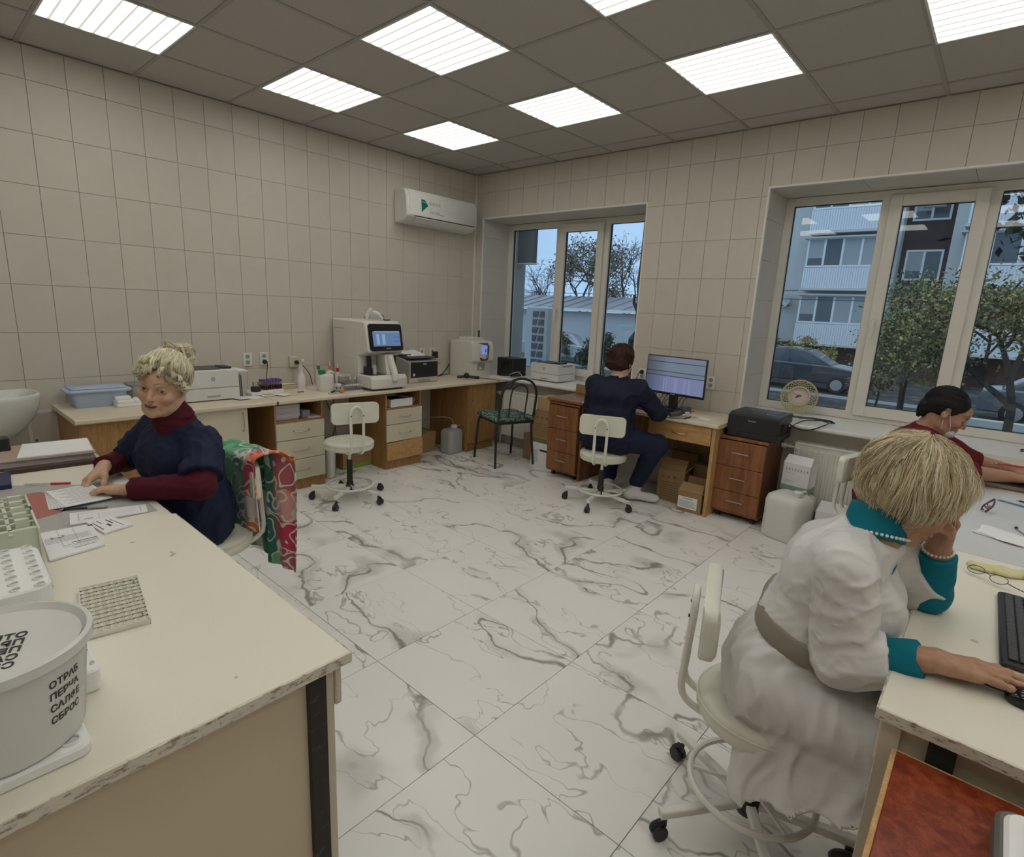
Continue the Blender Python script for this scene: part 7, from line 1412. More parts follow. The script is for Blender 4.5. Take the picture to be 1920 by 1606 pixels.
def hand(S, wrist, fwd, back, side, curl=(.35, .35, .4, .45), spread=.10, thumb=(.6, .2, .2), sc=1.0, r=1.0, wr=.024):
    """side=+1: thumb on local +x; back = direction of the back of the hand; returns the frame"""
    y = unit(fwd); z = unit(np.asarray(back, float)-y*np.dot(back, y)); x = np.cross(y, z)*side; B = np.stack([x, y, z], 1); F = Frame(wrist, B)
    kn = [(.027, .083, .004), (.009, .088, .006), (-.009, .084, .004), (-.026, .076, .0)]; L = [(.040, .024, .020), (.044, .028, .021), (.041, .026, .020), (.032, .020, .018)]
    for i, (kx, ky, kz) in enumerate(kn):
        S.cone(F((kx*.55)*sc, .008*sc, 0), F(kx*sc, ky*sc, kz*sc), .0145*sc, .0115*sc, .012 if i else .02)
        S.cone(F((kx*.6)*sc, .02*sc, -.008*sc), F(kx*.95*sc, ky*.9*sc, -.006*sc), .011*sc, .009*sc, .012)
    S.ell(F(.022*sc, .035*sc, -.008*sc), (.016*sc, .026*sc, .013*sc), B, .012)
    for i, (kx, ky, kz) in enumerate(kn):
        a = curl[i]; sp = spread*(1.5-i)*.9; p = np.array([kx, ky, kz])*sc; rr = (.0088, .0090, .0085, .0075)[i]*sc*r; pts = [p]; ang = -a*.5
        for q in range(3):
            d = np.array([sin(sp)*cos(ang), cos(sp)*cos(ang), sin(ang)]); p = p+d*L[i][q]*sc; pts.append(p); ang -= a*(.9 if q == 0 else .7)
        w = [F(*q) for q in pts]; S.chain(w, [rr*1.08, rr, rr*.92, rr*.74], .005)
        for q in (1, 2): S.ell(w[q]+B[:, 2]*rr*.2, (rr*1.06,)*3, None, .003)
    t0 = np.array([.020, .018, -.004])*sc; a = thumb[0]; d1 = np.array([sin(a), cos(a), -thumb[1]]); d1 /= np.linalg.norm(d1); p1 = t0+d1*.040*sc; d2 = unit(d1+np.array([-thumb[2], .25, -.05])); p2 = p1+d2*.030*sc; d3 = unit(d2+np.array([-thumb[2]*.8, .2, 0])); p3 = p2+d3*.024*sc
    S.chain([F(*t0), F(*p1), F(*p2), F(*p3)], [.0145*sc, .0115*sc, .0100*sc, .0080*sc], .010)
    S.cone(F(0, -.03*sc, 0), F(0, .015*sc, 0), wr*sc, wr*.95*sc, .012, False, (z, 1.35))
    return F
# ================================================================ hair builders
def hair_pole(F, C0, R, pole, n, th0, thend, wave=.004, rad=.0012, cols=((.6, .5, .3),), jit=.05, drop=0.0, seed=1, k=9, wf=3.0, endr=0.0):
    """strands running from a crown pole over an ellipsoid; thend(phi) in radians, phi=0 towards the face"""
    rs = np.random.RandomState(seed); z = unit(pole); y = unit(np.array([0, 1.0, 0])-z*z[1]); x = np.cross(y, z); paths = []; rr = []; cc = []
    for i in range(n):
        ph = rs.rand()*2*pi; t0 = th0+rs.rand()**1.0*.9; te = thend(ph)*(1+rs.randn()*.08)
        if te < t0+.15: continue
        t = np.linspace(t0, te, k); u = np.linspace(0, 1, k); phv = ph+rs.randn()*.05*u+wave*9*np.sin(wf*t+rs.rand()*6.28)*u+wave*38*u*(np.sin(3*ph+wf*t+seed)+.6*np.sin(8*ph-1.3*wf*t)+.3*np.sin(19*ph+wf*t))*.5
        D = np.outer(np.cos(t), z)+(np.sin(t)*np.cos(phv))[:, None]*y+(np.sin(t)*np.sin(phv))[:, None]*x
        s = 1+(rs.rand()-.75)*jit+wave*5*(np.sin(7*ph+1.5*wf*t)+.7*np.sin(17*ph-wf*t))[:, None]; P = np.array(C0)+D*np.array(R)*s*(1+endr*u[:, None]**3); P += (wave*np.sin(wf*2*t+rs.rand()*6.28))[:, None]*D
        W_ = F.o+P@F.B.T; W_[:, 2] -= drop*u**2; paths.append(W_); rr.append(rad*(.7+rs.rand()*.6)); b = cols[int((sin(ph*23)*.5+.5)*len(cols)*.6+rs.rand()*len(cols)*.4) % len(cols)]; cc.append(np.array(b)*(.8+rs.rand()*.4))
    return paths, rr, cc
def hair_slerp(F, C0, R, starts, end, wave=.003, rad=.0012, cols=((.6, .5, .3),), jit=.04, seed=1, k=10, curl=0):
    rs = np.random.RandomState(seed); e = unit(end); paths = []; rr = []; cc = []
    for s0 in starts:
        s0 = unit(np.array(s0)+rs.randn(3)*.05); e1 = unit(e+rs.randn(3)*.06); om = math.acos(np.clip(s0@e1, -.999, .999)); u = np.linspace(0, 1, k); D = (np.sin((1-u)*om)[:, None]*s0+np.sin(u*om)[:, None]*e1)/sin(om)
        pr = 1+(rs.rand()-.5)*jit; f1 = rs.rand()*6.28; sidev = unit(np.cross(s0, e1)); P = np.array(C0)+D*np.array(R)*pr+np.outer(wave*np.sin(u*9+f1), sidev)+D*(wave*np.cos(u*9+f1))[:, None]
        paths.append(F.o+P@F.B.T); rr.append(rad*(.7+rs.rand()*.6)); cc.append(np.array(cols[rs.randint(len(cols))])*(.75+rs.rand()*.5))
    return paths, rr, cc
def curls(F, centers, cols, seed=1, rad=.0012, R=.014, n=14, turns=1.3):
    rs = np.random.RandomState(seed); P_ = []; rr = []; cc = []
    for c, ax, Rr in centers:
        u0, w0, d0 = frame(ax)
        for i in range(n):
            r = Rr*(.6+rs.rand()*.5); ph = rs.rand()*6.28; t = np.linspace(0, turns*2*pi*(.6+rs.rand()*.5), 14); o = rs.randn()*.004
            P = np.array(c)+np.outer(r*np.cos(t+ph), u0)+np.outer(r*np.sin(t+ph), w0)+np.outer(o+.006*t/6.28, d0); P_.append(F.o+P@F.B.T); rr.append(rad); cc.append(np.array(cols[rs.randint(len(cols))])*(.75+rs.rand()*.5))
    return P_, rr, cc
def join(*a): return tuple(sum((list(x[i]) for x in a), []) for i in range(3))
M_SKIN = vcol('skin', .48, sub=.08, bmp=.15, bscale=260, spec=.35); M_HAIR = vcol('hair_strands', .42, spec=.45)
def cloth(name, col, rough=.8, bmp=.12, sheen=.0): return mat(name, col, rough, var=.07, scale=400, bmp=bmp, sheen=sheen, spec=.25)
M_NAVY = cloth('navy_scrubs', (.012, .018, .050), .75); M_NAVY2 = cloth('dark_navy_scrubs', (.010, .013, .032), .75); M_MAR = cloth('maroon_knit', (.075, .006, .016), .8); M_COAT = cloth('silver_white_coat', (.68, .67, .655), .34); M_BELT = cloth('taupe_belt', (.30, .27, .22), .7)
M_TEAL = cloth('teal_jersey', (.0, .17, .24), .65); M_MAR2 = cloth('wine_jersey', (.12, .01, .015), .8); M_PEARL = mat('pearl', (.78, .76, .70), .15, var=0, coat=.5); M_MASK = mat('face_mask_fabric', (.62, .68, .70), .8)
M_SHOE = mat('white_sneaker', (.66, .66, .64), .6); M_SHOEB = mat('black_shoe', (.02, .02, .02), .5)
def A(*v): return np.array(v, float)
def torso(S, pel, wai, che, neb, rt, g=0.0, hw=.10, r=(.135, .125, .120), k=.07, bust=None, back=None):
    rt = unit(rt); S.cone(pel-rt*hw, pel+rt*hw, r[0]+g, r[0]+g, k); S.cone(wai-rt*(hw*.75), wai+rt*(hw*.75), r[1]+g, r[1]+g, k); S.cone(che-rt*(hw*.85), che+rt*(hw*.85), r[2]+g, r[2]+g, k)
    if bust is not None:
        for s in (-1, 1): S.ell(che+bust+rt*s*.075, (.075+g,)*3, None, .05)
    S.cone(che, neb, r[2]*.9+g, .062+g*.5, .05)

# ================================================================ smiling woman at the left desk
p1 = thing('person', 'smiling woman with curly blond hair in navy scrubs over a maroon turtleneck, sorting papers', 'person', (2.16, -3.70, 0)); O1 = A(2.16, -3.70, 0)
pel, wai, che, neb = A(2.125, -3.765, .60), A(2.14, -3.78, .735), A(2.17, -3.795, .86), A(2.205, -3.805, .985)
rt1 = unit(A(-.98, -.12, 0)); shL, shR = A(2.350, -3.765, .930), A(1.985, -3.83, .932); elL, elR = A(2.485, -3.835, .805), A(1.90, -3.93, .80); wrL, wrR = A(2.315, -4.02, .790), A(2.015, -4.035, .812)
hc = A(2.215, -3.855, 1.158); fB = basis((.74, -.66, -.10), (.14, .12, 1)); F1 = Frame(hc, fB)
S = Sdf(); torso(S, pel, wai, che, neb, rt1, 0, .085, (.112, .100, .098), .04); S.cone(shL, shR, .054, .054, .04)
for sh, el, wr in ((shL, elL, wrL), (shR, elR, wrR)): S.chain([sh, el, wr], [.052, .040, .026], .03)
for s, kx in ((-1, 2.06), (1, 2.26)): kn = A(kx, -4.10, .50); S.chain([pel-rt1*0+A(s*.08, 0, -.02), kn, A(kx, -4.08, .09), A(kx, -4.20, .05)], [.095, .065, .045, .035], .04)
head(S, F1, 1.0, 1.0); S.cone(F1(0, -.025, -.05), neb+A(0, 0, -.02), .052, .062, .03)
hand(S, wrL, (-.80, -.58, -.09), (-.15, .10, .96), 1, curl=(.28, .25, .3, .35), spread=.06, thumb=(.65, .25, .1)); hand(S, wrR, (.42, -.72, -.42), (-.35, -.20, .9), -1, curl=(.75, .7, .8, .9), spread=.05, thumb=(.5, .6, .1))
SK1 = (.62, .39, .27)
b = sdf_obj('body', S, .0042, M_SKIN, None, lambda v: face_cols(v, F1, SK1, lip=(.34, .13, .11), gaze=-.0028, sm=1.0)); b.parent = p1; b.location = -O1
def child(name, S, h, m, par, O, **kw): o = sdf_obj(name, S, h, m, None, **kw); o.parent = par; o.location = -O; return o
S = Sdf(); torso(S, pel, wai, che, neb, rt1, .006, .085, (.106, .096, .094), .03); S.cone(shL, shR, .048, .048, .03)
for sh, el, wr in ((shL, elL, wrL), (shR, elR, wrR)): S.cone(sh, el, .050, .049, .03); S.cone(el, wr+(el-wr)*.02, .050, .040, .02, False, None, (False, True)); S.cone(wr+(el-wr)*.16, wr+(el-wr)*.02, .0435, .0435, .006, False, None, (True, True))
S.cone(neb+A(0, 0, -.04), F1(0, -.022, -.088), .083, .064, .02, False, None, (False, True)); S.cone(neb+A(0, 0, .018), F1(0, -.020, -.086), .067, .0655, .008, False, None, (True, True))
S.disp = lambda p: .0022*wav(p*A(1, 1, 2.2), 55, 6)-.002*ridged(p, 28, 5, 6)
child('turtleneck', S, .005, M_MAR, p1, O1)
S = Sdf(); torso(S, pel+A(0, .0, .01), wai, che, neb, rt1, .016, .09, r=(.118, .108, .102), k=.04, bust=A(.01, -.055, -.015)); S.cone(shL+A(-.03, 0, 0), shR+A(.03, 0, 0), .058, .058, .05); S.cone(pel-rt1*.10+A(0, 0, -.05), pel+rt1*.10+A(0, 0, -.05), .115, .115, .03)
for sh, el in ((shL, elL), (shR, elR)): S.cone(sh+A(0, 0, .005), sh+(el-sh)*.80, .066, .078, .03, False, None, (False, True))
S.ell(neb+A(.0, 0, .075), (.078, .078, .085), None, .012, True); S.cone(neb+A(.04, -.09, .0), che+A(.03, -.22, .0), .032, .006, .01, True)
fd1 = unit(A(.1, -1, 0))
S.disp = lambda p: .004*wav(p*A(1, 1, .55), 26, 7)-.009*ridged(p*A(1, 1, .40), 29, 4, 8)-.0035*ridged(p*A(1, 1, .7), 60, 4, 3)+.004
child('scrub_top', S, .0055, M_NAVY, p1, O1)
S = Sdf(); S.cone(pel-rt1*.08, pel+rt1*.08, .115, .115, .04)
for s, kx in ((-1, 2.06), (1, 2.26)): S.chain([pel+A(s*.08, 0, -.01), A(kx, -4.10, .50), A(kx, -4.08, .12)], [.098, .078, .060], .03)
S.disp = lambda p: -.005*ridged(p, 16, 5, 3)+.003; child('trousers', S, .009, M_NAVY2, p1, O1)
for kx in (2.06, 2.26): mb = MB(); mb.ell((kx-O1[0], -4.17-O1[1], .035), (.045, .12, .035), 14, 8); mb.build('shoe', M_SHOEB, p1, 60)
# hair: scalp cap, swept-up strands, loose curls, bun
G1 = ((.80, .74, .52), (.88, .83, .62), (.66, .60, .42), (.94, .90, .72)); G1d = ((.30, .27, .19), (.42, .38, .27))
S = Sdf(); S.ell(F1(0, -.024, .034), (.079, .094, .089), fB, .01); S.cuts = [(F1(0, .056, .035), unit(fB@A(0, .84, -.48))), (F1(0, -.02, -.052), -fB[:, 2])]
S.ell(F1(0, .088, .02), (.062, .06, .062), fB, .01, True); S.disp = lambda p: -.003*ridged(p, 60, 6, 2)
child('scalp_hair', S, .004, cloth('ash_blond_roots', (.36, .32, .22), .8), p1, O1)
rs = np.random.RandomState(3); st = []
for i in range(1100):
    a = rs.uniform(-2.35, 2.35); st.append((sin(a)*.95, cos(a)*.80, .50-.55*abs(a)/2.3+rs.uniform(-.12, .25) if abs(a) < 1.6 else -.28+rs.uniform(-.1, .3)))
h1 = hair_slerp(F1, (0, -.022, .036), (.087, .103, .097), st, (0, -.62, .78), .0045, .0013, G1, .09, 4)
cn = [((.020, .088, .078), (1, .3, .2), .019), ((.034, .086, .070), (.6, .5, .6), .017), ((.006, .086, .083), (1, .2, .1), .016), ((-.030, .082, .078), (1, 0, .3), .019), ((-.056, .066, .062), (.5, .6, .4), .020), ((-.070, .045, .048), (.3, .8, .3), .019), ((-.078, .030, .022), (.2, .9, .2), .017), ((.058, .064, .066), (.4, .5, .6), .018), ((.074, .040, .050), (.2, .8, .3), .017), ((.080, .012, .030), (.1, .9, .1), .015), ((.083, -.02, .005), (.1, 1, .1), .015), ((.0, .072, .105), (1, 0, .1), .020), ((.035, .058, .105), (1, .1, .1), .019), ((-.035, .058, .104), (1, -.1, .1), .019), ((-.062, .03, .092), (.8, .3, .1), .018), ((.062, .03, .094), (.8, .3, .1), .018), ((.080, -.04, -.02), (.1, 1, .3), .014), ((-.080, .0, .0), (.1, 1, .3), .014)]
h2 = curls(F1, cn, G1, 5, .0012, n=34)
bun = [((rs.randn()*.026, -.092+rs.randn()*.020, .098+rs.randn()*.018), rs.randn(3), .020+rs.rand()*.014) for i in range(34)]
h3 = curls(F1, bun, G1, 6, .0013, n=16, turns=.9); hh = join(h1, h2, h3)
o = strands('hair', hh[0], hh[1], hh[2], M_HAIR, p1); o.location = -O1
S = Sdf(); S.ell(F1(0, -.088, .094), (.050, .045, .040), fB, .01); child('hair_bun', S, .005, MC['ash_blond_roots'], p1, O1)
mb = MB(); mb.tube([F1(.052*sin(a)*1.0, -.035-.02*cos(a), .118-.012*abs(sin(a))*2)-O1 for a in np.linspace(-1.5, 1.5, 9)], .003, 6); mb.build('hair_band', M_DGREY, p1)
mb = MB(); [mb.ell(F1(-.009+.0045*i, .0915-.0006*abs(i-2), -.0622)-O1, (.0022, .002, .0021), 8, 5) for i in range(5)]; mb.build('teeth', M_PEARL, p1)
mb = MB(); mb.ell(F1(.077, -.002, -.034)-O1, (.004, .004, .005), 8, 6); mb.build('earring', M_PEARL, p1)

# towel over the back of her stool
t = thing('towel', 'white terry towel with green and red swirl print over the back of the stool', 'towel', (2.18, -3.532, 0), .12)
m, nt, b_ = nmat('printed_terry'); v = coord(nt); dn = N(nt, 'TexNoise', i_Scale=9.0, i_Detail=1.0); nt.links.new(v, dn.inputs['Vector'])
sc_ = N(nt, 'VectorMath', operation='SCALE'); sc_.inputs['Scale'].default_value = .28; nt.links.new(dn.outputs['Color'], sc_.inputs[0]); ad = N(nt, 'VectorMath', operation='ADD'); nt.links.new(v, ad.inputs[0]); nt.links.new(sc_.outputs[0], ad.inputs[1])
vo = N(nt, 'TexVoronoi', i_Scale=6.0); nt.links.new(ad.outputs[0], vo.inputs['Vector']); wv = N(nt, 'Math', operation='MULTIPLY'); wv.inputs[1].default_value = 21.0; nt.links.new(vo.outputs['Distance'], wv.inputs[0]); sn = N(nt, 'Math', operation='SINE'); nt.links.new(wv.outputs[0], sn.inputs[0])
ln = ramp(nt, sn.outputs[0], [(.65, 0.0), (.8, 1.0)]); cell = N(nt, 'SeparateColor'); nt.links.new(vo.outputs['Color'], cell.inputs[0])
sp = N(nt, 'SeparateXYZ'); nt.links.new(v, sp.inputs[0]); mr = N(nt, 'MapRange'); mr.inputs[1].default_value = .085; mr.inputs[2].default_value = .11; nt.links.new(sp.outputs[0], mr.inputs[0])
grn = ramp(nt, cell.outputs[0], [(0, (.01, .16, .12)), (.35, (.03, .26, .10)), (.6, (.02, .20, .22)), (.8, (.12, .40, .22))], 'CONSTANT'); red = ramp(nt, cell.outputs[1], [(0, (.48, .03, .08)), (.3, (.75, .16, .03)), (.5, (.40, .10, .12)), (.75, (.62, .30, .28))], 'CONSTANT')
cc = mixc(nt, mr.outputs[0], grn, red); msk = ramp(nt, cell.outputs[2], [(.22, 0.0), (.23, 1.0)], 'CONSTANT'); cc = mixc(nt, ln, cc, (.66, .63, .58)); cc = mixc(nt, msk, (.62, .56, .52), cc)
nt.links.new(cc, b_.inputs['Base Color']); b_.inputs['Roughness'].default_value = .95; b_.inputs['Sheen Weight'].default_value = .3; fz = N(nt, 'TexNoise', i_Scale=600.0); nt.links.new(v, fz.inputs['Vector']); bump(nt, b_, fz.outputs[0], .5, .002)
def sheet(name, fn, nu, nv, th, m, parent):
    G = np.array([[fn(i/(nu-1), j/(nv-1)) for j in range(nv)] for i in range(nu)]); du = np.gradient(G, axis=0); dv = np.gradient(G, axis=1); n_ = np.cross(du, dv); n_ /= np.linalg.norm(n_, axis=2)[..., None]+1e-9
    Aa = (G+n_*th/2).reshape(-1, 3); Bb = (G-n_*th/2).reshape(-1, 3); K = nu*nv; f = []
    for i in range(nu-1):
        for j in range(nv-1): a = i*nv+j; f += [(a, a+1, a+nv+1, a+nv), (K+a, K+a+nv, K+a+nv+1, K+a+1)]
    for i in range(nu-1): a = i*nv; f += [(a, a+nv, K+a+nv, K+a), (a+nv-1, K+a+nv-1, K+a+2*nv-1, a+2*nv-1)]
    for j in range(nv-1): a = j; c = (nu-1)*nv+j; f += [(a, K+a, K+a+1, a+1), (c, c+1, K+c+1, K+c)]
    mb = MB(); mb.add(np.r_[Aa, Bb], f); return mb.build(name, m, parent, 60)
def tw(u, v):
    # u: 0..1 front hem (towards the sitter) over the top to the back hem; v across
    x = -.165+.36*v; s = u*1.0
    if s < .38: z = .50+.32*(s/.38); y = -.076
    elif s < .5: a = (s-.38)/.12*pi; z = .82+.03*sin(a); y = -.076*cos(a)-.006
    else: z = .82-(.52+.10*(v-.4))*(s-.5)/.5; y = .066
    fold = .014*sin(v*14+s*3)+.010*sin(v*27+1.3); y += fold*(.4+abs(s-.44)) * (1 if s > .44 else .3); x += .012*sin(s*7+v*3)
    if v > .78: y += (v-.78)*.24*(1 if s > .5 else .2); x -= (v-.78)*.10
    return (x, y, z)
sheet('cloth', tw, 48, 44, .006, m, t); sheet('border_stripe', lambda u, v: tuple(A(*tw(.965+.02*u, v))+A(0, .0035, 0)), 3, 30, .001, mat('terracotta_stripe', (.55, .16, .09), .9), t)

# ================================================================ woman in the white coat, nearest the camera
p3 = thing('person', 'blond woman in a shiny white coat leaning her forehead on her left hand', 'person', (4.33, -2.98, 0)); O3 = A(4.33, -2.98, 0)
pel, wai, che, neb = A(4.335, -2.985, .58), A(4.385, -2.97, .735), A(4.425, -2.955, .87), A(4.495, -2.93, .985)
rt3 = unit(A(.16, -.98, 0)); shR, shL = A(4.475, -3.095, .950), A(4.50, -2.775, .945); elR, wrR = A(4.500, -3.085, .715), A(4.672, -3.085, .789); elL, wrL = A(4.625, -2.715, .795), A(4.625, -2.765, .975)
hc = A(4.562, -2.89, 1.108); fB3 = basis((.80, .28, -.55), (.45, .1, .9)); F3 = Frame(hc, fB3)
S = Sdf(); torso(S, pel, wai, che, neb, rt3, 0, .075, (.095, .082, .080), .03); S.cone(shL, shR, .045, .045, .03)
for sh, el, wr in ((shL, elL, wrL), (shR, elR, wrR)): S.chain([sh, el, wr], [.052, .042, .027], .03)
for y in (-2.90, -3.06): S.chain([pel+A(.02, y+2.98, -.03), A(4.73, y, .50), A(4.70, y, .09), A(4.83, y, .05)], [.08, .055, .042, .035], .03)
head(S, F3); S.cone(F3(0, -.02, -.05), neb+A(-.01, 0, -.02), .050, .055, .02)
hand(S, wrR, (.93, .36, -.03), (.02, .05, 1), -1, curl=(.16, .15, .18, .22), spread=.07, thumb=(.55, .25, .1), wr=.026); hand(S, wrL, (.05, -.52, .85), (.75, .45, .35), -1, curl=(.55, .5, .5, .6), spread=.06, thumb=(.5, .2, .1), wr=.026)
SK3 = (.45, .26, .165)
def c3(v):
    c = face_cols(v, F3, SK3)
    dn_ = np.linalg.norm(v-wrR, axis=1); m_ = np.clip(1-np.abs(dn_-.07)/.12, 0, 1)*np.clip(ridged(v, 70, 5, 4)-.45, 0, 1); c = c*(1-.35*m_[:, None]*A(.6, 1, .9)); return c
o = child('body', S, .0034, M_SKIN, p3, O3, colf=c3)
fr = A(.17, .03, 0) # towards the table
S = Sdf(); S.cone(neb+A(-.01, 0, -.06), F3(0, -.030, -.080), .072, .062, .02, False, None, (False, True)); S.cone(neb+A(.002, 0, .0), F3(0, -.028, -.075), .071, .066, .008, False, None, (True, True))
S.cone(elR, wrR+(elR-wrR)*.14, .052, .042, .02, False, None, (False, True)); S.cone(elL+A(-.002, 0, -.002), wrL+(elL-wrL)*.28, .058, .046, .02, False, None, (False, True)); S.disp = lambda p: .0016*wav(p, 60, 6); child('turtleneck', S, .0045, M_TEAL, p3, O3)
# coat: bodice + sleeves
S = Sdf(); S.cone(wai-rt3*.06, wai+rt3*.06, .112, .112, .03); S.cone(che-rt3*.075, che+rt3*.075, .115, .115, .04); S.cone(che+A(.01, .01, .02), neb+A(-.015, 0, -.025), .112, .080, .04); S.cone(shL+A(-.015, 0, -.005), shR+A(-.015, 0, -.005), .070, .070, .04)
for s in (-1, 1): S.ell(che+fr*.58+rt3*s*.055+A(0, 0, -.055), (.076, .076, .076), None, .04)
S.cone(shL+A(0, 0, -.01), elL+A(-.04, 0, .01), .074, .060, .035); S.cone(elL+A(-.05, .0, .0), elL+(wrL-elL)*.30, .056, .060, .03, False, None, (False, True))
S.ell(neb+A(.02, 0, .070), (.092, .080, .078), None, .012, True)
def dsp3(p):
    a = unit(elR-shR); near = np.exp(-(np.linalg.norm(np.cross(p-shR, a), axis=1)/.11)**2); q = p+.02*np.stack([wav(p, 14, 4), wav(p, 14, 4, 5), wav(p, 14, 4, 9)], 1)
    f1 = ridged(q*A(.7, .7, 1.15), 31, 4, 2); f2 = ridged(q*A(.8, .8, .5), 24, 4, 10)
    low = np.clip((p[:, 2]-.60)/.1, 0, 1); return .004-.0085*f1*near-.0075*f2*(1-near)*low-.0025*ridged(q*A(.6, .6, 1.2), 62, 4, 14)
S.disp = dsp3; child('coat_bodice', S, .0042, M_COAT, p3, O3)
S = Sdf(); S.cone(shR+A(.0, -.022, -.005), elR+A(.004, -.030, .02), .068, .071, .03); S.cone(elR+A(.004, -.030, .012), elR+(wrR-elR)*.50+A(0, -.010, -.006), .070, .065, .02, False, None, (False, True)); S.disp = lambda p: dsp3(p)*1.25; child('coat_sleeve', S, .0042, M_COAT, p3, O3)
# coat skirt, draped over the hips and hanging off the seat
S = Sdf(); S.cone(wai-rt3*.055+A(0, 0, -.04), wai+rt3*.055+A(0, 0, -.04), .108, .108, .03); S.cone(pel-rt3*.085, pel+rt3*.085, .128, .128, .05); S.ell(pel+A(-.005, 0, -.035), (.135, .175, .10), None, .04)
for y in (-2.88, -3.10): S.cone(pel+A(.02, y+2.98, -.02), A(4.74, y+(.02 if y < -3 else 0), .52), .10, .085, .04)
fy = A(.12, 1, 0); fy = unit(fy)
for x in (4.33, 4.40, 4.47, 4.54, 4.61, 4.68, 4.75): S.cone(A(x, -3.115, .46), A(x+.035, -3.185, .26), .055, .052, .04, False, (fy, 1.7)); S.cone(A(x, -2.87, .46), A(x+.02, -2.84, .26), .055, .05, .04, False, (fy, 1.7))
S.cuts = [(A(4.38, -3.14, .275), unit(A(.42, 0, -1)))]
def dsps(p):
    q = p+.03*np.stack([wav(p, 9, 4), wav(p, 9, 4, 5), wav(p, 9, 4, 9)], 1); low = np.clip((.56-p[:, 2])/.15, 0, 1)
    return .008-.016*ridged(q*A(1, 1, .22), 27, 4, 3)*low-.011*ridged(q*A(.6, .6, 1.2), 27, 4, 7)*(1-low)-.005*ridged(q*A(.8, .8, .4), 55, 4, 12)
S.disp = dsps; child('coat_skirt', S, .006, M_COAT, p3, O3)
S = Sdf(); b0_, b1_ = wai+A(-.008, 0, -.045), wai+A(.010, 0, .010); ax_ = unit(b1_-b0_); cpt = wai+A(0, 0, -.018); S.cone(cpt-rt3*.060, cpt+rt3*.060, .1225, .1225, .02); S.cuts = [(b1_, ax_), (b0_, -ax_)]; S.disp = lambda p: .0015*wav(p, 30, 4); child('belt', S, .0042, M_BELT, p3, O3)
for pts, nm in (([pel+A(.02, -.19, .09), pel+A(.05, -.218, .0), A(4.43, -3.19, .42), A(4.45, -3.195, .30)], 'coat_seam'),): pass
mb = MB()
for i in range(44):
    a = 2*pi*i/44; c_ = neb+A(.004, 0, .010); u_ = unit(F3(0, -.03, -.085)-neb); e1, e2, _d = frame(u_); r_ = .0745+.002*sin(3*a); mb.ell(c_+e1*r_*cos(a)+e2*r_*sin(a)-O3, (.0042,)*3, 8, 5)
mb.build('pearl_necklace', M_PEARL, p3, 60)
mb = MB(); u_ = unit(wrL-elL); e1, e2, _d = frame(u_)
for i in range(24): a = 2*pi*i/24; mb.ell(wrL-u_*.040+e1*.034*cos(a)+e2*.034*sin(a)-O3, (.0042,)*3, 8, 5)
mb.build('pearl_bracelet', M_PEARL, p3, 60)
G3 = ((.74, .64, .42), (.84, .75, .54), (.62, .50, .30), (.88, .81, .62), (.44, .33, .18)); C3 = (0, -.028, .022)
S = Sdf(); S.ell(F3(*C3), (.099, .112, .107), fB3, .01); S.cone(F3(-.04, -.06, -.03), F3(.04, -.06, -.03), .040, .040, .03)
S.ell(F3(0, .115, -.06), (.066, .09, .10), fB3, .012, True); S.cuts = [(F3(0, -.03, -.082), unit(fB3@A(0, -.15, -1)))]
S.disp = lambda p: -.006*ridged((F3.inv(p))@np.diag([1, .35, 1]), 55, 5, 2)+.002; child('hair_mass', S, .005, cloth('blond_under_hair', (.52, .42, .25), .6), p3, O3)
te = lambda ph: 1.30+1.38*(1-cos(ph))/2+.36*abs(sin(ph))
h1 = hair_pole(F3, C3, (.106, .121, .115), (.1, -.42, .9), 6500, .02, te, .0052, .00085, G3, .11, .0, 7, 12, 3.0, -.02); h2 = hair_pole(F3, C3, (.112, .126, .119), (.1, -.42, .9), 1000, .1, lambda ph: te(ph)*1.02, .0045, .0006, G3, .12, .004, 7, 12, 3.0, .04)
hh = join(h1, h2); o = strands('hair', hh[0], hh[1], hh[2], M_HAIR, p3); o.location = -O3
for y in (-2.90, -3.06): mb = MB(); mb.ell((4.81-O3[0], y-O3[1], .04), (.12, .045, .04), 14, 8); mb.build('shoe', M_SHOEB, p3, 60)
t = thing('shoe_tip', 'black shoe under the desk behind the nearest stool', 'shoe', (4.60, -2.955, 0)); mb = MB(); mb.ell((0, 0, .035), (.06, .035, .035), 12, 8); mb.build('upper', M_SHOEB, t, 60)

# ================================================================ person typing at the middle desk, seen from behind
p2 = thing('person', 'person with short auburn hair in navy scrubs seen from behind, typing at the middle desk', 'person', (2.43, -.85, 0)); O2 = A(2.43, -.85, 0)
pel, wai, che, neb = A(2.435, -.865, .575), A(2.435, -.84, .72), A(2.44, -.80, .87), A(2.44, -.765, 1.0); rt2 = A(1, .08, 0)
shL, shR = A(2.255, -.80, .945), A(2.63, -.775, .945); elL, elR = A(2.185, -.72, .755), A(2.75, -.66, .775); wrL, wrR = A(2.26, -.47, .768), A(2.60, -.45, .768); hc = A(2.437, -.725, 1.135); F2 = Frame(hc, basis((.05, .93, -.36)))
legs = (A(2.27, -.42, .50), A(2.27, -.50, .10), A(2.31, -.56, .045)), (A(2.75, -.62, .505), A(2.575, -.555, .13), A(2.60, -.60, .045))
S = Sdf(); torso(S, pel, wai, che, neb, rt2, 0, .095, (.112, .10, .10), .04); S.cone(shL, shR, .055, .055, .04)
for sh, el, wr in ((shL, elL, wrL), (shR, elR, wrR)): S.chain([sh, el, wr], [.052, .042, .026], .03)
for s, (kn, an, ft) in zip((-1, 1), legs): S.chain([pel+A(s*.09, 0, -.02), kn, an], [.095, .066, .042], .04)
head(S, F2); S.cone(F2(0, -.03, -.04), neb+A(0, 0, -.02), .052, .062, .03)
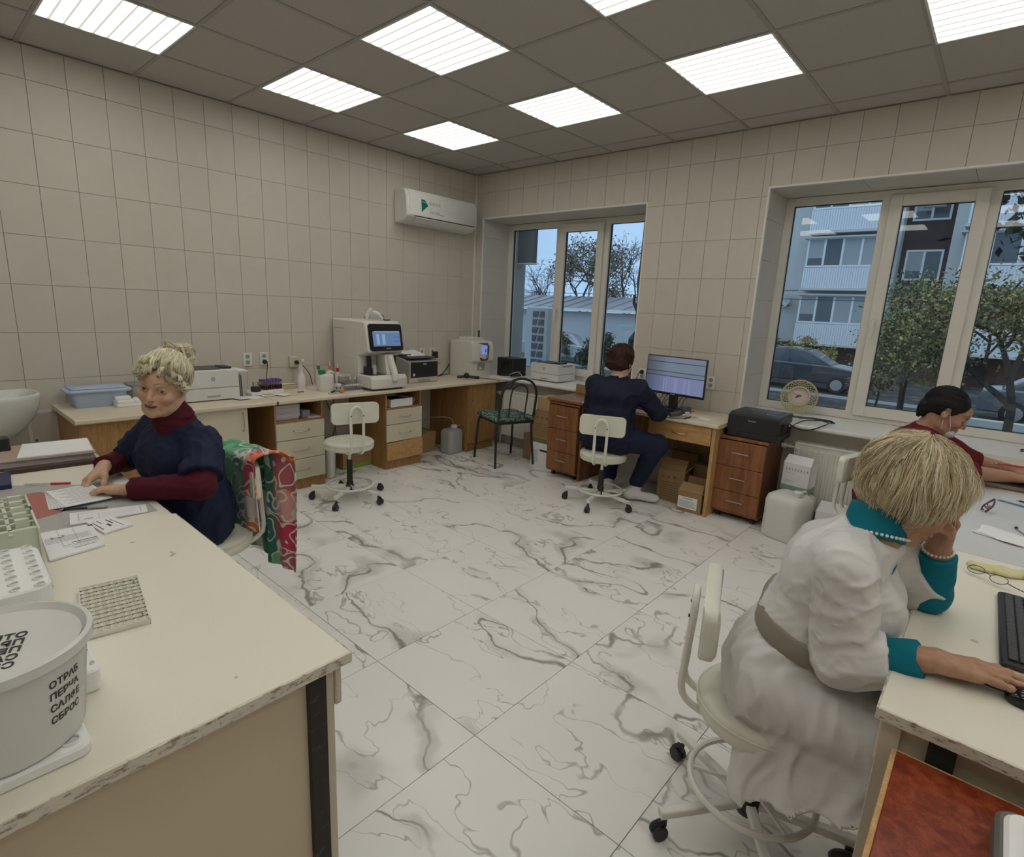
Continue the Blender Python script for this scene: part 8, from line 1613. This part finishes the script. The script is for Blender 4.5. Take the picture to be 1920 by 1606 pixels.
for wr, sd in ((wrL, 1), (wrR, -1)): hand(S, wr, (.25*sd, .95, -.05), (0, .05, 1), sd, curl=(.35, .35, .4, .45), spread=.08)
child('body', S, .006, M_SKIN, p2, O2, colf=lambda v: face_cols(v, F2, SK1))
S = Sdf(); torso(S, pel+A(0, .015, .01), wai+A(0, .01, 0), che, neb, rt2, .016, .105, (.110, .106, .108), .04); S.cone(shL, shR, .068, .068, .04); S.cone(pel-rt2*.115+A(0, 0, -.04), pel+rt2*.115+A(0, 0, -.04), .112, .112, .03)
for sh, el, wr in ((shL, elL, wrL), (shR, elR, wrR)): S.cone(sh, el, .076, .068, .035); S.cone(el, wr+(el-wr)*.25, .066, .050, .02, False, None, (False, True))
S.ell(neb+A(0, .02, .075), (.068, .068, .07), None, .01, True); S.disp = lambda p: .004+.004*wav(p*A(1, 1, .5), 24, 6)-.009*ridged(p*A(.8, .8, .8), 26, 4, 4); child('scrub_top', S, .006, M_NAVY2, p2, O2)
S = Sdf(); S.cone(pel-rt2*.10, pel+rt2*.10, .122, .122, .04)
for s, (kn, an, ft) in zip((-1, 1), legs): S.chain([pel+A(s*.10, 0, -.01), kn, an+A(0, 0, .03)], [.105, .085, .064], .03)
S.disp = lambda p: .004-.008*ridged(p, 14, 4, 5); child('trousers', S, .007, M_NAVY, p2, O2)
for k, (kn, an, ft) in enumerate(legs):
    S = Sdf(); d = unit(A(-.35, .55, 0)) if k == 0 else unit(A(.62, .25, 0)); S.cone(ft-d*.06+A(0, 0, .01), ft+d*.10, .040, .034, .03); S.cone(ft-d*.055, an+A(0, 0, -.02), .042, .045, .03); S.ell(ft+d*.14, (.05, .05, .032), None, .03); S.cuts = [(A(0, 0, .012), A(0, 0, -1))]; child('shoe', S, .005, M_SHOE, p2, O2)
    mb = MB(); mb.cyl(an+A(0, 0, .02)-O2, an+A(0, 0, .075)-O2, .05, .056, n=16); mb.build('sock', M_SHOE, p2)
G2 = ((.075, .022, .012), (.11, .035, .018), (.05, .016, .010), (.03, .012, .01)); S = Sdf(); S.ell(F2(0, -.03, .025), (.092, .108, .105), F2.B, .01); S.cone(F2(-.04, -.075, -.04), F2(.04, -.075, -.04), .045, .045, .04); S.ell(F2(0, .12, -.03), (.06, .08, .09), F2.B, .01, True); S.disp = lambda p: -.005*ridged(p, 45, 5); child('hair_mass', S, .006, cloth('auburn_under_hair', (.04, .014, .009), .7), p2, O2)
h = hair_pole(F2, (0, -.03, .025), (.098, .116, .110), (0, -.35, .93), 1500, .02, lambda ph: .95+1.25*(1-cos(ph))/2, .006, .0012, G2, .10, 0, 3, 8, 5, -.04); o = strands('hair', h[0], h[1], h[2], M_HAIR, p2); o.location = -O2
mb = MB(); mb.tube([F2(.083, -.01, -.005)-O2, F2(.080, .03, -.03)-O2, F2(.072, .07, -.05)-O2], .0015, 5); mb.tube([F2(.083, -.012, .0)-O2, F2(.086, -.018, -.03)-O2], .002, 5); mb.build('mask_loop', M_PAPER, p2)

# ================================================================ masked woman at the side table by the large window
p4 = thing('person', 'dark-haired woman with face mask under her chin writing at the table by the large window', 'person', (4.31, -.94, 0)); O4 = A(4.31, -.94, 0)
pel, wai, che, neb = A(4.31, -.94, .585), A(4.34, -.94, .72), A(4.38, -.94, .85), A(4.43, -.945, .975); rt4 = A(.05, -1, 0)
shR, shL = A(4.43, -1.10, .93), A(4.44, -.79, .93); elR, elL = A(4.60, -1.11, .828), A(4.62, -.80, .835); wrR, wrL = A(4.80, -.955, .812), A(4.79, -.76, .815); hc = A(4.495, -.955, 1.092); F4 = Frame(hc, basis((.86, .20, -.42)))
S = Sdf(); torso(S, pel, wai, che, neb, rt4, 0, .10, (.13, .11, .11)); S.cone(shL, shR, .055, .055, .05)
for sh, el, wr in ((shL, elL, wrL), (shR, elR, wrR)): S.chain([sh, el, wr], [.05, .042, .027], .03)
for y in (-.86, -1.04): S.chain([pel+A(0, y+.94, -.02), A(4.72, y, .50), A(4.70, y, .09), A(4.82, y, .04)], [.09, .065, .045, .03], .04)
head(S, F4); S.cone(F4(0, -.02, -.05), neb+A(-.01, 0, -.02), .05, .058, .03); hand(S, wrR, (.93, .34, .0), (0, 0, 1), -1, curl=(.35, .35, .4, .45), spread=.06); hand(S, wrL, (.95, -.28, 0), (0, .2, 1), 1, curl=(.5, .5, .55, .6), spread=.05)
child('body', S, .005, M_SKIN, p4, O4, colf=lambda v: face_cols(v, F4, (.42, .23, .15)))
S = Sdf(); torso(S, pel, wai, che, neb, rt4, .016, .10, (.135, .115, .115)); S.cone(shL, shR, .066, .066, .05)
for sh, el, wr in ((shL, elL, wrL), (shR, elR, wrR)): S.cone(sh, el, .066, .056, .03); S.cone(el, el+(wr-el)*.28, .056, .052, .02, False, None, (False, True))
S.disp = lambda p: .002-.006*ridged(p, 17, 4); child('tunic', S, .0065, M_MAR2, p4, O4)
S = Sdf(); S.cone(pel-rt4*.09, pel+rt4*.09, .140, .140, .05)
for y in (-.86, -1.04): S.chain([pel+A(0, y+.94, -.02), A(4.72, y, .50), A(4.70, y, .12)], [.10, .075, .055], .04)
child('trousers', S, .010, M_NAVY2, p4, O4)
for y in (-.86, -1.04): mb = MB(); mb.ell((4.79-O4[0], y-O4[1], .035), (.12, .045, .035), 14, 8); mb.build('shoe', M_SHOEB, p4, 60)
S = Sdf(); S.ell(F4(0, -.022, .034), (.080, .098, .090), F4.B, .01); S.cone(F4(0, -.09, -.02), F4(0, -.085, -.055), .034, .026, .03); S.ell(F4(0, .095, -.03), (.075, .085, .085), F4.B, .012, True); S.cuts = [(F4(0, 0, -.075), -F4.B[:, 2])]; S.disp = lambda p: -.0015*ridged(p, 60, 5); child('hair_mass', S, .0045, cloth('black_under_hair', (.010, .009, .009), .45), p4, O4)
st = [(sin(a)*.95, cos(a)*.85, .42-.35*abs(a)/2) for a in np.random.RandomState(2).uniform(-1.9, 1.9, 900)]; G4 = ((.012, .010, .010), (.02, .016, .015), (.008, .007, .008)); h = hair_slerp(F4, (0, -.022, .034), (.083, .101, .093), st, (0, -.93, -.30), .001, .0011, G4, .03, 2)
st2 = curls(F4, [((0, -.105, -.02), (0, 1, 0), .022), ((0, -.10, -.045), (0, 1, .3), .020), ((.01, -.095, -.07), (.2, 1, 0), .014)], G4, 3, .0012, n=40); hh = join(h, st2); o = strands('hair', hh[0], hh[1], hh[2], M_HAIR, p4); o.location = -O4
S = Sdf(); S.ell(F4(0, .052, -.086), (.050, .050, .032), F4.B, .01); S.cuts = [(F4(0, .02, 0), -F4.B[:, 1]), (F4(0, .06, -.060), F4.B[:, 2])]; child('face_mask', S, .004, M_MASK, p4, O4)
mb = MB(); mb.tube([F4(.078, -.01, .02)-O4, F4(.060, .045, -.05)-O4, F4(.050, .06, -.075)-O4], .0014, 5); mb.tube([F4(.079, -.02, .0)-O4, F4(.062, .02, -.08)-O4], .0014, 5); mb.build('mask_loop', M_PAPER, p4)
# small printed marks that were joined into one mesh each
for o in list(bpy.data.objects):
    if o.parent is not None and o.name.split('.')[0] in ('printed_lines', 'printed_marks', 'printed_form', 'printed_symbols', 'sticker_print', 'display_columns', 'grille_slots', 'print', 'bold_print', 'label_print', 'ports', 'pearl_necklace', 'pearl_bracelet', 'hair', 'pages'): o['kind'] = 'stuff'
